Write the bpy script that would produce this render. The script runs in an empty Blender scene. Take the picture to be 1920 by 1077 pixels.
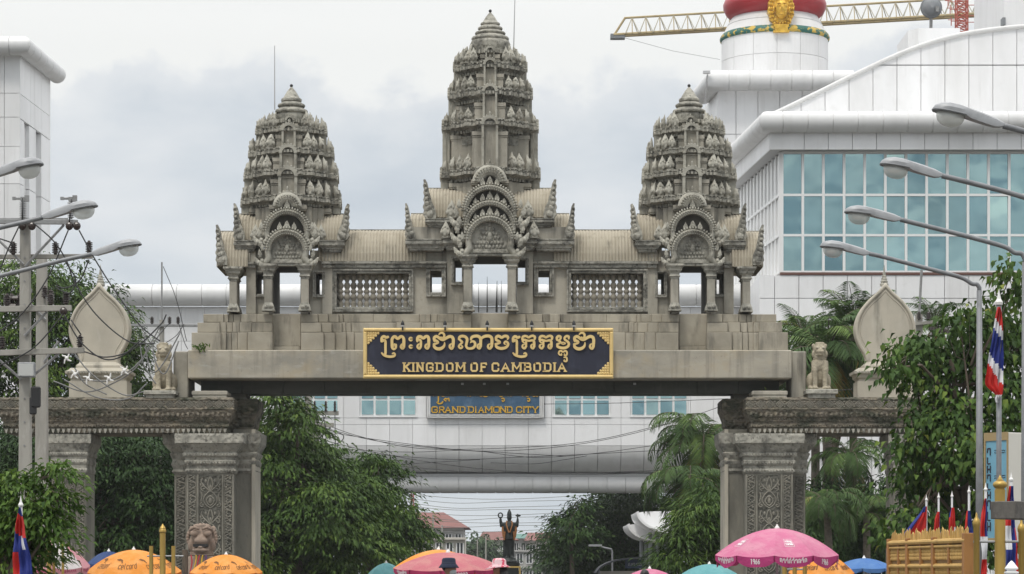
import bpy, math, random
import numpy as np
from mathutils import Vector, Matrix, noise

scn = bpy.context.scene
COL = scn.collection
R = math.radians
random.seed(7)
rng = np.random.default_rng(11)

# ------------------------------------------------------------------ camera
F, CX, HZ, CAMZ = 5063.0, 960.0, 1075.0, 1.55
cam_d = bpy.data.cameras.new('camera')
cam = bpy.data.objects.new('camera', cam_d)
COL.objects.link(cam)
cam.location = (0, 0, CAMZ)
cam.rotation_euler = (R(90), 0, 0)
cam_d.sensor_width = 36
cam_d.lens = F / 1920 * 36
cam_d.shift_y = (HZ - 538.5) / 1920
cam_d.clip_start = 0.5
cam_d.clip_end = 6000
scn.camera = cam

# ------------------------------------------------------------------ light
SUN_EL, SUN_AZ = R(58), R(205)          # azimuth clockwise from +Y
world = bpy.data.worlds.new('World')
scn.world = world
world.use_nodes = True
wn = world.node_tree
wn.nodes.clear()


def wnode(t, **k):
    n = wn.nodes.new(t)
    for a, v in k.items():
        setattr(n, a, v)
    return n


def wmath(op, a, b=None, c=None, clamp=False):
    n = wnode('ShaderNodeMath', operation=op, use_clamp=clamp)
    for i, v in enumerate((a, b, c)):
        if v is None:
            continue
        if isinstance(v, (int, float)):
            n.inputs[i].default_value = v
        else:
            wn.links.new(v, n.inputs[i])
    return n.outputs[0]


sky = wnode('ShaderNodeTexSky', sky_type='NISHITA')
sky.sun_disc = False
sky.sun_elevation = SUN_EL
sky.sun_rotation = SUN_AZ
bg_sky = wnode('ShaderNodeBackground')
bg_sky.inputs[1].default_value = 0.12
wn.links.new(sky.outputs[0], bg_sky.inputs[0])
tc = wnode('ShaderNodeTexCoord')
sep = wnode('ShaderNodeSeparateXYZ')
wn.links.new(tc.outputs['Generated'], sep.inputs[0])
el = sep.outputs[2]


def wnoise(scale, detail, rough, stretch=(1, 1, 1), off=(0, 0, 0), dist=0.0):
    mp = wnode('ShaderNodeMapping')
    mp.inputs['Scale'].default_value = stretch
    mp.inputs['Location'].default_value = off
    wn.links.new(tc.outputs['Generated'], mp.inputs[0])
    n = wnode('ShaderNodeTexNoise')
    n.inputs['Scale'].default_value = scale
    n.inputs['Detail'].default_value = detail
    n.inputs['Roughness'].default_value = rough
    n.inputs['Distortion'].default_value = dist
    wn.links.new(mp.outputs[0], n.inputs['Vector'])
    return n.outputs['Fac']


def wramp(fac, stops):
    n = wnode('ShaderNodeValToRGB')
    while len(n.color_ramp.elements) < len(stops):
        n.color_ramp.elements.new(0.5)
    for e, (p, c) in zip(n.color_ramp.elements, stops):
        e.position = p
        e.color = (*c, 1) if len(c) == 3 else c
    if not isinstance(fac, (int, float)):
        wn.links.new(fac, n.inputs[0])
    return n.outputs[0]


def wmix(fac, a, b):
    n = wnode('ShaderNodeMix', data_type='RGBA')
    for s, v in ((n.inputs[0], fac), (n.inputs[6], a), (n.inputs[7], b)):
        if isinstance(v, (int, float)):
            s.default_value = v
        elif isinstance(v, tuple):
            s.default_value = (*v, 1)
        else:
            wn.links.new(v, s)
    return n.outputs[2]


# high white veil, brighter towards the zenith as an overcast sky is
veil = wramp(el, [(0.0, (.81, .83, .835)), (0.19, (.845, .85, .83)), (0.5, (1.45, 1.46, 1.47)), (1.0, (2.6, 2.62, 2.65))])
# low grey-blue cumulus bank with a lumpy upper edge
lump = wnoise(15.0, 9, .56, (1, 1, 1.3), (1.7, .4, .2))
big = wnoise(7.0, 3, .5, (1, 1, 1.2), (4.1, 2.2, .7))
edge = wmath('ADD', wmath('MULTIPLY', wmath('SUBTRACT', lump, .5), .095), wmath('MULTIPLY', wmath('SUBTRACT', big, .5), .06))
d = wmath('SUBTRACT', wmath('ADD', .181, edge), el)
bank = wmath('MULTIPLY', d, 140.0, clamp=True)
tone = wnoise(14.0, 5, .5, (1, 1, 2.6), (.3, 5.2, 1.1))
bankcol = wramp(tone, [(0.30, (.495, .55, .61)), (0.50, (.59, .635, .68)), (0.72, (.70, .725, .75))])
rim = wmath('MULTIPLY', wmath('SUBTRACT', d, .001), 42.0, clamp=True)   # cloud tops are whiter
bankcol = wmix(rim, (.755, .772, .785), bankcol)
clouds = wmix(wmath('MULTIPLY', bank, .92), veil, bankcol)
# broken darker cloud bases over the rest of the dome
hi = wnoise(3.4, 6, .55, (1, 1, 1.3), (2.0, .0, .0), .4)
hifac = wmath('MULTIPLY', wmath('MULTIPLY', wmath('SUBTRACT', hi, .48), 7.0, clamp=True), wmath('MULTIPLY', wmath('SUBTRACT', el, .20), 9.0, clamp=True))
clouds = wmix(wmath('MULTIPLY', hifac, .8), clouds, (.38, .43, .47))
# the sky behind the camera is broken: streaks of blue-grey between the clouds (seen in the window reflections)
brk = wnoise(22.0, 4, .5, (1, 1, 1.5), (.6, 3.1, 2.4), .6)
south = wmath('MULTIPLY', wmath('SUBTRACT', wmath('MULTIPLY', sep.outputs[1], -1.0), .15), 2.2, clamp=True)
bfac = wmath('MULTIPLY', wmath('MULTIPLY', wmath('SUBTRACT', brk, .46), 6.0, clamp=True), south)
clouds = wmix(wmath('MULTIPLY', bfac, .85), clouds, (.19, .27, .35))
bg_cl = wnode('ShaderNodeBackground')
bg_cl.inputs[1].default_value = 1.0
wn.links.new(clouds, bg_cl.inputs[0])
mx = wnode('ShaderNodeMixShader')
mx.inputs[0].default_value = .95
wn.links.new(bg_sky.outputs[0], mx.inputs[1])
wn.links.new(bg_cl.outputs[0], mx.inputs[2])
wo = wnode('ShaderNodeOutputWorld')
wn.links.new(mx.outputs[0], wo.inputs[0])

sun_d = bpy.data.lights.new('sun', 'SUN')
sun_d.energy = 1.5
sun_d.angle = R(14)
sun_d.color = (1.0, .955, .88)
sun = bpy.data.objects.new('sun', sun_d)
COL.objects.link(sun)
sun.location = (0, 0, 60)
sdir = Vector((math.sin(SUN_AZ) * math.cos(SUN_EL), math.cos(SUN_AZ) * math.cos(SUN_EL), math.sin(SUN_EL)))
sun.rotation_euler = (-sdir).to_track_quat('-Z', 'Y').to_euler()

vs = scn.view_settings
vs.view_transform = 'Standard'
vs.look = 'None'
vs.exposure = 0.13
vs.gamma = 1.0
vs.use_curve_mapping = False
scn.cycles.use_denoising = True
scn.cycles.max_bounces = 6
scn.cycles.diffuse_bounces = 3
scn.cycles.glossy_bounces = 3
scn.cycles.transparent_max_bounces = 6
scn.cycles.volume_bounces = 0


# ------------------------------------------------------------------ helpers
def S(D):
    return D / F


def P(px, py, D):
    s = D / F
    return Vector(((px - CX) * s, D, CAMZ + (HZ - py) * s))


def PX(px, D):
    return (px - CX) * D / F


def PZ(py, D):
    return CAMZ + (HZ - py) * D / F


def tag(o, label=None, cat=None, group=None, kind=None):
    if label: o['label'] = label
    if cat: o['category'] = cat
    if group: o['group'] = group
    if kind: o['kind'] = kind
    return o


def thing(name, label, cat, loc=(0, 0, 0), rotz=0, group=None):
    o = bpy.data.objects.new(name, None)
    o.empty_display_size = .3
    COL.objects.link(o)
    o.location = loc
    o.rotation_euler = (0, 0, rotz)
    return tag(o, label, cat, group)


def root_off(p):
    off = Vector((0, 0, 0))
    while p is not None:
        off += Vector(p.location)
        p = p.parent
    return off


def copy_tree(o, parent=None):
    c = o.copy()
    COL.objects.link(c)
    c.parent = parent
    for ch in list(o.children):
        copy_tree(ch, c)
    return c


class MB:
    """collects geometry in world coordinates; build() links it as one object"""

    def __init__(s):
        s.v, s.f, s.m = [], [], []
        s.mi = 0

    def add(s, vs_, fs_):
        b = len(s.v)
        s.v.extend(vs_)
        for f in fs_:
            s.f.append([i + b for i in f])
            s.m.append(s.mi)
        return b

    def box(s, x0, x1, y0, y1, z0, z1):
        if x0 > x1: x0, x1 = x1, x0
        if y0 > y1: y0, y1 = y1, y0
        if z0 > z1: z0, z1 = z1, z0
        s.add([(x0, y0, z0), (x1, y0, z0), (x1, y1, z0), (x0, y1, z0), (x0, y0, z1), (x1, y0, z1), (x1, y1, z1), (x0, y1, z1)],
              [(0, 3, 2, 1), (4, 5, 6, 7), (0, 1, 5, 4), (1, 2, 6, 5), (2, 3, 7, 6), (3, 0, 4, 7)])

    def obox(s, c, dx, dy, dz, rz=0):
        """box centred at c with half sizes, turned about z"""
        ca, sa = math.cos(rz), math.sin(rz)
        vs_ = []
        for k in (-1, 1):
            for i, j in ((-1, -1), (1, -1), (1, 1), (-1, 1)):
                x, y = i * dx, j * dy
                vs_.append((c[0] + x * ca - y * sa, c[1] + x * sa + y * ca, c[2] + k * dz))
        s.add(vs_, [(0, 3, 2, 1), (4, 5, 6, 7), (0, 1, 5, 4), (1, 2, 6, 5), (2, 3, 7, 6), (3, 0, 4, 7)])

    def prism(s, poly, y0, y1):
        """polygon in (x,z), counter-clockwise seen from -Y, extruded y0..y1"""
        n = len(poly)
        s.add([(x, y0, z) for x, z in poly] + [(x, y1, z) for x, z in poly],
              [tuple(range(n)), tuple(range(2 * n - 1, n - 1, -1))] + [(i, i + n, (i + 1) % n + n, (i + 1) % n) for i in range(n)])

    def prism_x(s, poly, x0, x1):
        """polygon in (y,z) extruded along x"""
        n = len(poly)
        s.add([(x0, y, z) for y, z in poly] + [(x1, y, z) for y, z in poly],
              [tuple(range(n)), tuple(range(2 * n - 1, n - 1, -1))] + [(i, i + n, (i + 1) % n + n, (i + 1) % n) for i in range(n)])

    def prism_z(s, poly, z0, z1):
        n = len(poly)
        s.add([(x, y, z0) for x, y in poly] + [(x, y, z1) for x, y in poly],
              [tuple(range(n - 1, -1, -1)), tuple(range(n, 2 * n))] + [(i, (i + 1) % n, (i + 1) % n + n, i + n) for i in range(n)])

    def loft(s, rings, caps=True):
        n = len(rings[0])
        vs_ = [p for r in rings for p in r]
        fs_ = []
        for k in range(len(rings) - 1):
            for i in range(n):
                j = (i + 1) % n
                fs_.append((k * n + i, k * n + j, (k + 1) * n + j, (k + 1) * n + i))
        if caps:
            fs_.append(tuple(range(n - 1, -1, -1)))
            fs_.append(tuple(range((len(rings) - 1) * n, len(rings) * n)))
        s.add(vs_, fs_)

    def lathe(s, prof, c, n=16, a0=0.0, sy=1.0):
        """prof = [(r,z)] from bottom to top round centre c=(x,y), z absolute"""
        rings = []
        for r, z in prof:
            rings.append([(c[0] + r * math.cos(a0 + 2 * math.pi * i / n), c[1] + sy * r * math.sin(a0 + 2 * math.pi * i / n), z) for i in range(n)])
        s.loft(rings)

    def tube(s, pts, r, n=8, caps=True, flat=1.0):
        """swept tube with mitred corners; r number or list"""
        pts = [Vector(p) for p in pts]
        m = len(pts)
        rs = r if isinstance(r, (list, tuple)) else [r] * m
        tang = []
        for i in range(m - 1):
            t = (pts[i + 1] - pts[i])
            tang.append(t.normalized() if t.length > 1e-9 else Vector((0, 0, 1)))
        t0 = tang[0]
        up = Vector((0, 0, 1)) if abs(t0.z) < .95 else Vector((0, 1, 0))
        u = (up - t0 * up.dot(t0)).normalized()
        rings = []
        for i in range(m):
            ta = tang[max(i - 1, 0)]
            tb = tang[min(i, m - 2)]
            t = (ta + tb)
            t = t.normalized() if t.length > 1e-6 else tb
            u = (u - t * u.dot(t))
            u = u.normalized() if u.length > 1e-6 else t.orthogonal().normalized()
            w = t.cross(u)
            bend = (tb - ta)
            k = 1.0
            if bend.length > 1e-4:
                bdir = bend.normalized()
                k = min(1.0 / max(ta.dot(t), .35), 2.2)
            ring = []
            for a in range(n):
                an = 2 * math.pi * a / n
                off = u * (math.cos(an) * flat) + w * math.sin(an)
                if k > 1.0:
                    off += bdir * off.dot(bdir) * (k - 1)
                ring.append(tuple(pts[i] + off * rs[i]))
            rings.append(ring)
        s.loft(rings, caps)

    def ell(s, c, rx, ry, rz, n=12, m=8, rot=None):
        vs_, fs_ = [], []
        for j in range(m + 1):
            th = math.pi * j / m
            for i in range(n):
                ph = 2 * math.pi * i / n
                p = Vector((rx * math.sin(th) * math.cos(ph), ry * math.sin(th) * math.sin(ph), -rz * math.cos(th)))
                if rot: p = rot @ p
                vs_.append((c[0] + p.x, c[1] + p.y, c[2] + p.z))
        for j in range(m):
            for i in range(n):
                k = (i + 1) % n
                fs_.append((j * n + i, j * n + k, (j + 1) * n + k, (j + 1) * n + i))
        s.add(vs_, fs_)

    def mesh(s, name, mats, off=(0, 0, 0), smooth=False):
        me = bpy.data.meshes.new(name)
        o = off
        me.from_pydata([(v[0] - o[0], v[1] - o[1], v[2] - o[2]) for v in s.v], [], s.f)
        for m_ in (mats if isinstance(mats, (list, tuple)) else [mats]):
            me.materials.append(m_)
        if any(s.m):
            me.polygons.foreach_set('material_index', s.m)
        if smooth:
            me.polygons.foreach_set('use_smooth', [True] * len(me.polygons))
        me.update()
        return me

    def build(s, name, mats, parent=None, smooth=False, bevel=0, remesh=0, sub=0, autos=0):
        off = root_off(parent)
        me = s.mesh(name, mats, off, smooth or autos)
        if autos:
            try:
                me.set_sharp_from_angle(angle=R(autos))
            except Exception:
                pass
        o = bpy.data.objects.new(name, me)
        COL.objects.link(o)
        o.parent = parent
        if bevel:
            b = o.modifiers.new('bevel', 'BEVEL')
            b.width = bevel
            b.segments = 1
            b.limit_method = 'ANGLE'
            b.angle_limit = R(40)
        if remesh:
            r_ = o.modifiers.new('remesh', 'REMESH')
            r_.mode = 'VOXEL'
            r_.voxel_size = remesh
            r_.use_smooth_shade = True
            sm = o.modifiers.new('smooth', 'SMOOTH')
            sm.factor = .5
            sm.iterations = 3
        if sub:
            sb = o.modifiers.new('sub', 'SUBSURF')
            sb.levels = sb.render_levels = sub
        return o


def inst(me, name, parent, loc, rot=(0, 0, 0), scale=(1, 1, 1)):
    o = bpy.data.objects.new(name, me)
    COL.objects.link(o)
    o.parent = parent
    o.location = Vector(loc) - root_off(parent)
    o.rotation_euler = rot
    o.scale = scale
    return o


def spline(pts, n=6):
    """Catmull-Rom through points of any dimension"""
    P_ = [np.array(p, float) for p in pts]
    if len(P_) < 3:
        return [tuple(p) for p in P_]
    out = []
    ext = [2 * P_[0] - P_[1]] + P_ + [2 * P_[-1] - P_[-2]]
    for i in range(1, len(ext) - 2):
        a, b, c, d_ = ext[i - 1], ext[i], ext[i + 1], ext[i + 2]
        for k in range(n):
            t = k / n
            out.append(tuple(.5 * (2 * b + (c - a) * t + (2 * a - 5 * b + 4 * c - d_) * t * t + (3 * b - a - 3 * c + d_) * t ** 3)))
    out.append(tuple(P_[-1]))
    return out


# ------------------------------------------------------------------ materials
def mat(name, col, rough=.8, metal=0.0, spec=.4, spots=(), bumps=(), tint=0.0, attr=None, transl=0.0, coat=0.0):
    """spots: (colour, (sx,sy,sz), detail, lo, hi, amount); bumps: (kind, (sx,sy,sz), strength, distance)"""
    m = bpy.data.materials.new(name)
    m.use_nodes = True
    t = m.node_tree
    N, L = t.nodes, t.links
    bs = N['Principled BSDF']
    bs.inputs['Roughness'].default_value = rough
    bs.inputs['Metallic'].default_value = metal
    bs.inputs['Specular IOR Level'].default_value = spec
    bs.inputs['Coat Weight'].default_value = coat
    geo = N.new('ShaderNodeNewGeometry')

    def mapped(sc, k=0):
        mp = N.new('ShaderNodeMapping')
        mp.inputs['Scale'].default_value = sc
        mp.inputs['Location'].default_value = (k * 3.7, k * 1.3, k * 5.1)
        L.new(geo.outputs['Position'], mp.inputs[0])
        return mp.outputs[0]
    cur = None
    if attr:
        at = N.new('ShaderNodeAttribute')
        at.attribute_name = 'tint'
        rp = N.new('ShaderNodeValToRGB')
        while len(rp.color_ramp.elements) < len(attr):
            rp.color_ramp.elements.new(.5)
        for e, (p, c) in zip(rp.color_ramp.elements, attr):
            e.position = p
            e.color = (*c, 1)
        L.new(at.outputs['Fac'], rp.inputs[0])
        cur = rp.outputs[0]
    for k, (c, sc, det, lo, hi, amt) in enumerate(spots):
        nz = N.new('ShaderNodeTexNoise')
        nz.inputs['Scale'].default_value = 1.0
        nz.inputs['Detail'].default_value = det
        nz.inputs['Roughness'].default_value = .6
        L.new(mapped(sc, k + 1), nz.inputs['Vector'])
        mr = N.new('ShaderNodeMapRange')
        mr.inputs[1].default_value = lo
        mr.inputs[2].default_value = hi
        mr.inputs[3].default_value = 0
        mr.inputs[4].default_value = amt
        L.new(nz.outputs['Fac'], mr.inputs[0])
        mx_ = N.new('ShaderNodeMix')
        mx_.data_type = 'RGBA'
        L.new(mr.outputs[0], mx_.inputs[0])
        if cur is None:
            mx_.inputs[6].default_value = (*col, 1)
        else:
            L.new(cur, mx_.inputs[6])
        mx_.inputs[7].default_value = (*c, 1)
        cur = mx_.outputs[2]
    if tint:
        oi = N.new('ShaderNodeObjectInfo')
        mr = N.new('ShaderNodeMapRange')
        mr.inputs[3].default_value = 1 - tint
        mr.inputs[4].default_value = 1 + tint
        L.new(oi.outputs['Random'], mr.inputs[0])
        hs = N.new('ShaderNodeHueSaturation')
        L.new(mr.outputs[0], hs.inputs['Value'])
        if cur is None:
            hs.inputs['Color'].default_value = (*col, 1)
        else:
            L.new(cur, hs.inputs['Color'])
        cur = hs.outputs[0]
    if cur is None:
        bs.inputs['Base Color'].default_value = (*col, 1)
    else:
        L.new(cur, bs.inputs['Base Color'])
    prev = None
    for k, (kind, sc, st, dist) in enumerate(bumps):
        if kind == 'noise':
            nd = N.new('ShaderNodeTexNoise')
            nd.inputs['Scale'].default_value = 1
            nd.inputs['Detail'].default_value = 6
            nd.inputs['Roughness'].default_value = .65
            out = nd.outputs['Fac']
        elif kind == 'soft':
            nd = N.new('ShaderNodeTexNoise')
            nd.inputs['Scale'].default_value = 1
            nd.inputs['Detail'].default_value = 1
            out = nd.outputs['Fac']
        elif kind == 'cell':
            nd = N.new('ShaderNodeTexVoronoi')
            nd.feature = 'SMOOTH_F1'
            nd.inputs['Scale'].default_value = 1
            out = nd.outputs['Distance']
        elif kind == 'edge':
            nd = N.new('ShaderNodeTexVoronoi')
            nd.feature = 'DISTANCE_TO_EDGE'
            nd.inputs['Scale'].default_value = 1
            out = nd.outputs['Distance']
        elif kind == 'wave':
            nd = N.new('ShaderNodeTexWave')
            nd.wave_type = 'BANDS'
            nd.bands_direction = 'DIAGONAL'
            nd.inputs['Scale'].default_value = 1
            nd.inputs['Distortion'].default_value = 6
            nd.inputs['Detail'].default_value = 2
            out = nd.outputs['Fac']
        L.new(mapped(sc, k), nd.inputs['Vector'])
        bp = N.new('ShaderNodeBump')
        bp.inputs['Strength'].default_value = st
        bp.inputs['Distance'].default_value = dist
        L.new(out, bp.inputs['Height'])
        if prev is not None:
            L.new(prev, bp.inputs['Normal'])
        prev = bp.outputs[0]
    if prev is not None:
        L.new(prev, bs.inputs['Normal'])
    if transl:
        tr = N.new('ShaderNodeBsdfTranslucent')
        if cur is not None:
            L.new(cur, tr.inputs[0])
        else:
            tr.inputs[0].default_value = (*col, 1)
        ms = N.new('ShaderNodeMixShader')
        ms.inputs[0].default_value = transl
        L.new(bs.outputs[0], ms.inputs[1])
        L.new(tr.outputs[0], ms.inputs[2])
        L.new(ms.outputs[0], N['Material Output'].inputs[0])
    return m


DK = (.045, .043, .036)
M = {}
M['stone'] = mat('stone', (.385, .357, .295), .88, spots=[((.25, .235, .195), (.55, .55, .55), 6, .42, .66, .85), ((.45, .42, .35), (2.2, 2.2, 1.3), 4, .52, .72, .6), ((.10, .096, .082), (1.3, 1.3, .25), 7, .52, .70, .75),
                 (DK, (2.4, 2.4, .30), 7, .56, .72, .75), ((.15, .14, .11), (9, 9, 9), 4, .56, .76, .35)], bumps=[('noise', (14, 14, 14), .25, .02)])
M['block'] = mat('block_stone', (.38, .345, .275), .9, spots=[((.23, .205, .155), (.8, .8, .8), 6, .42, .68, .8), ((.085, .08, .067), (2.2, 2.2, .5), 7, .51, .70, .85), ((.385, .345, .27), (3, 3, 2), 4, .52, .72, .4)],
                 bumps=[('noise', (11, 11, 11), .3, .025)], tint=.10)
M['dark_stone'] = mat('shade_dark_stone', (.10, .093, .078), .92, spots=[((.05, .048, .042), (2, 2, .6), 5, .45, .7, .8)])  # dark tone stands in for shade in unlit doorways and recesses
M['baluster'] = mat('baluster_stone', (.27, .245, .195), .9, spots=[((.12, .113, .093), (3, 3, 3), 5, .45, .68, .8), ((.35, .325, .265), (7, 7, 4), 4, .55, .72, .5)], bumps=[('noise', (18, 18, 18), .4, .02)])
M['beam'] = mat('beam_stone', (.395, .358, .287), .85, spots=[((.26, .245, .205), (.5, .5, 1.1), 6, .40, .62, .9), ((.40, .33, .22), (1.4, 1.4, 1.6), 5, .5, .7, .6), ((.13, .124, .104), (3.0, 3.0, .22), 7, .52, .72, .7), ((.46, .44, .39), (2.0, 2, 6), 6, .56, .72, .45), ((.12, .115, .095), (14, 14, 14), 3, .64, .72, .35)],
                bumps=[('noise', (7, 7, 7), .12, .02)])
M['carved'] = mat('carved_stone', (.35, .335, .285), .95, spots=[((.13, .126, .108), (2.0, 2.0, 1.6), 6, .45, .63, .85), ((.46, .435, .365), (5, 5, 5), 4, .52, .70, .7), ((.045, .044, .037), (13, 13, 9), 3, .56, .72, .75)],
                  bumps=[('cell', (8, 8, 8), .55, .09), ('noise', (24, 24, 24), .4, .03)])
M['antefix'] = mat('antefix_stone', (.375, .36, .305), .9, spots=[((.14, .132, .108), (2.2, 2.2, 2.2), 5, .46, .66, .8), ((.42, .385, .31), (6, 6, 6), 3, .54, .72, .6)], bumps=[('noise', (18, 18, 18), .4, .02)])
M['cornice'] = mat('cornice_stone', (.29, .28, .242), .95, spots=[((.10, .097, .083), (1.5, 1.5, 2.0), 6, .44, .62, .85), ((.44, .415, .35), (5, 5, 7), 4, .52, .70, .7), ((.04, .039, .033), (12, 12, 9), 3, .55, .7, .8)],
                   bumps=[('cell', (7.5, 7.5, 7.5), .6, .09), ('noise', (22, 22, 22), .4, .03)])
M['moss'] = mat('lichen_cornice', (.20, .175, .135), .95, spots=[((.06, .065, .045), (1.1, 1.1, 2.6), 6, .44, .60, .9), ((.30, .255, .18), (3, 3, 6), 5, .52, .7, .7), ((.03, .03, .025), (8, 8, 14), 3, .58, .7, .7)],
                bumps=[('cell', (9, 9, 12), 1.0, .09), ('noise', (26, 26, 26), .6, .03)])
M['tile'] = mat('roof_tile_stone', (.385, .345, .268), .85, spots=[((.26, .225, .165), (1.5, 1.5, .5), 5, .45, .7, .8), ((.13, .12, .095), (5, 5, 1.0), 5, .56, .75, .6)], bumps=[('noise', (16, 16, 16), .25, .015)])
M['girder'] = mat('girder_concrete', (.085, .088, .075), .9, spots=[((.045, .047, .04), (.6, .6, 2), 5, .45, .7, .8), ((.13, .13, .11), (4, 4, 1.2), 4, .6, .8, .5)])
M['pillar'] = mat('pillar_stone', (.23, .218, .18), .93, spots=[((.12, .115, .095), (1.2, 1.2, .5), 6, .42, .66, .85), ((.27, .25, .20), (3, 3, .9), 5, .54, .74, .6), ((.05, .05, .042), (6, 6, 2), 4, .6, .78, .6)], bumps=[('noise', (14, 14, 14), .3, .02)])
M['pilcarv'] = mat('pillar_carving', (.235, .22, .18), .95, spots=[((.11, .107, .09), (2.2, 2.2, 1.2), 6, .42, .66, .8), ((.30, .28, .225), (7, 7, 7), 4, .54, .72, .5)], bumps=[('noise', (26, 26, 26), .4, .02)])
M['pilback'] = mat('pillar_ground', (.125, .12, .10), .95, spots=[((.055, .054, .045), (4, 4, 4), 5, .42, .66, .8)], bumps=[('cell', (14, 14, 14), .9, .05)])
M['sema'] = mat('sema_plaster', (.46, .42, .34), .85, spots=[((.36, .33, .27), (.9, .9, .7), 6, .42, .66, .8), ((.16, .152, .125), (2.6, 2.6, .4), 7, .55, .73, .7), ((.50, .47, .40), (4, 4, 2), 4, .55, .72, .4)], bumps=[('noise', (16, 16, 16), .15, .015)])
M['lion'] = mat('lion_stone', (.36, .315, .23), .9, spots=[((.23, .205, .155), (2.5, 2.5, 2), 6, .45, .68, .8), ((.07, .067, .055), (5, 5, 2.4), 5, .60, .75, .7)], bumps=[('cell', (16, 16, 16), .6, .03), ('noise', (30, 30, 30), .5, .02)])
M['pink_stone'] = mat('pink_sandstone', (.29, .215, .165), .9, spots=[((.18, .14, .11), (5, 5, 5), 6, .42, .68, .8), ((.40, .30, .24), (9, 9, 9), 4, .58, .76, .5)], bumps=[('noise', (22, 22, 22), .5, .02)])
M['white'] = mat('white_cladding', (.78, .777, .775), .42, spots=[((.66, .655, .645), (.4, .4, .10), 6, .44, .70, .9), ((.50, .49, .47), (2.2, 2.2, .10), 6, .58, .80, .5), ((.60, .59, .57), (.9, .9, .9), 5, .60, .75, .4)], tint=.04)
M['pipe'] = mat('white_pipe', (.63, .627, .62), .38, spots=[((.53, .525, .51), (1.2, 1.2, .25), 5, .48, .76, .7), ((.46, .45, .42), (3.5, 3.5, .3), 5, .62, .85, .5)], tint=.02)
M['joint'] = mat('joint_grey', (.72, .715, .71), .8)
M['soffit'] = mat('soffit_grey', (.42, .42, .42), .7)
M['frame_white'] = mat('white_frame', (.76, .76, .75), .45)
M['brownline'] = mat('brown_sill', (.14, .07, .055), .7)


def glassmat(name, col, rough=.03, wav=.25, sc=.55):
    m = mat(name, col, rough, metal=.85, spec=.5, spots=[(tuple(c * .75 for c in col), (.25, .25, .35), 3, .42, .62, .5)], bumps=[('soft', (sc, sc, sc), wav, .05)], tint=.12)
    return m


M['glass'] = glassmat('teal_glass', (.42, .60, .585))
M['glass_dark'] = glassmat('dark_teal_glass', (.33, .50, .51))
M['gold'] = mat('gold_paint', (.56, .385, .115), .42, metal=.25, spots=[((.43, .29, .09), (3, 3, 3), 5, .45, .7, .7)])
M['letter_gold'] = mat('letter_gold', (.72, .53, .22), .5, spots=[((.56, .39, .15), (4, 4, 4), 5, .45, .7, .6)])
M['brass'] = mat('brass_post', (.42, .28, .075), .42, metal=.55, spots=[((.30, .195, .05), (6, 6, 3), 5, .45, .7, .6)], bumps=[('noise', (30, 30, 30), .1, .01)])
M['navy'] = mat('navy_board', (.017, .019, .036), .6, spots=[((.05, .055, .085), (3.2, 3.2, 1.2), 7, .50, .78, .75), ((.15, .155, .17), (7, 7, .7), 6, .66, .84, .55), ((.008, .009, .016), (1.5, 1.5, 2.5), 5, .5, .7, .6)])
M['blue_board'] = mat('blue_board', (.04, .095, .165), .55, spots=[((.13, .21, .31), (1.6, 1.6, 1.2), 6, .48, .74, .7), ((.03, .07, .13), (2.5, 2.5, 1), 5, .52, .72, .6)])
M['ygold'] = mat('yellow_gold_letter', (.62, .36, .03), .45)
M['red_ring'] = mat('red_ring', (.36, .022, .03), .35, spots=[((.25, .02, .025), (.5, .5, .5), 4, .45, .7, .6)])
M['medal'] = mat('medallion_gold', (.72, .44, .06), .38, metal=.3, bumps=[('cell', (3, 3, 3), .8, .2)], spots=[((.50, .28, .03), (2, 2, 2), 5, .45, .65, .7)])
M['green_band'] = mat('green_gold_band', (.02, .12, .095), .5, spots=[((.55, .37, .06), (2.2, 2.2, 3.2), 2, .50, .56, 1.0)])
M['grey_dome'] = mat('grey_cladding', (.64, .635, .62), .6, spots=[((.52, .515, .50), (.8, .8, .25), 5, .45, .75, .8)])
M['crane'] = mat('crane_yellow', (.42, .33, .17), .6, spots=[((.30, .22, .11), (.6, .6, .6), 4, .45, .7, .8)])
M['crane_pale'] = mat('crane_lacing', (.42, .39, .31), .6)
M['mast_red'] = mat('mast_red', (.42, .10, .07), .6)
M['dish'] = mat('dish_grey', (.19, .2, .21), .6, spots=[((.2, .205, .21), (1, 1, 1), 3, .5, .7, .6)])
M['steel'] = mat('lamp_steel', (.20, .205, .21), .5, metal=.3, spots=[((.13, .133, .138), (5, 5, 5), 5, .45, .7, .7)])
M['lamp_body'] = mat('lamp_housing', (.30, .305, .31), .45, metal=.2, spots=[((.19, .195, .2), (6, 6, 6), 5, .48, .72, .7)])
M['concrete'] = mat('pole_concrete', (.33, .315, .28), .9, spots=[((.22, .21, .185), (3, 3, .7), 6, .45, .7, .8), ((.5, .48, .44), (8, 8, 2), 4, .58, .75, .4)], bumps=[('noise', (20, 20, 20), .2, .01)])
M['porcelain'] = mat('brown_porcelain', (.035, .024, .02), .25)
M['porc_grey'] = mat('grey_porcelain', (.42, .42, .42), .3)
M['iron'] = mat('galvanised_iron', (.28, .28, .275), .5, metal=.4, spots=[((.15, .14, .13), (9, 9, 9), 4, .5, .7, .6)])
M['cable'] = mat('cable_black', (.03, .03, .03), .6)
M['cable_grey'] = mat('cable_grey', (.17, .17, .165), .6)
M['plastic_white'] = mat('white_plastic', (.72, .71, .68), .45)
M['black'] = mat('black_metal', (.02, .02, .02), .5)
M['dark_box'] = mat('weathered_dark_steel', (.115, .105, .092), .7, spots=[((.05, .045, .04), (12, 12, 5), 5, .42, .66, .8), ((.2, .185, .165), (26, 26, 26), 4, .55, .75, .5)], bumps=[('noise', (40, 40, 40), .25, .006)])
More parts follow.
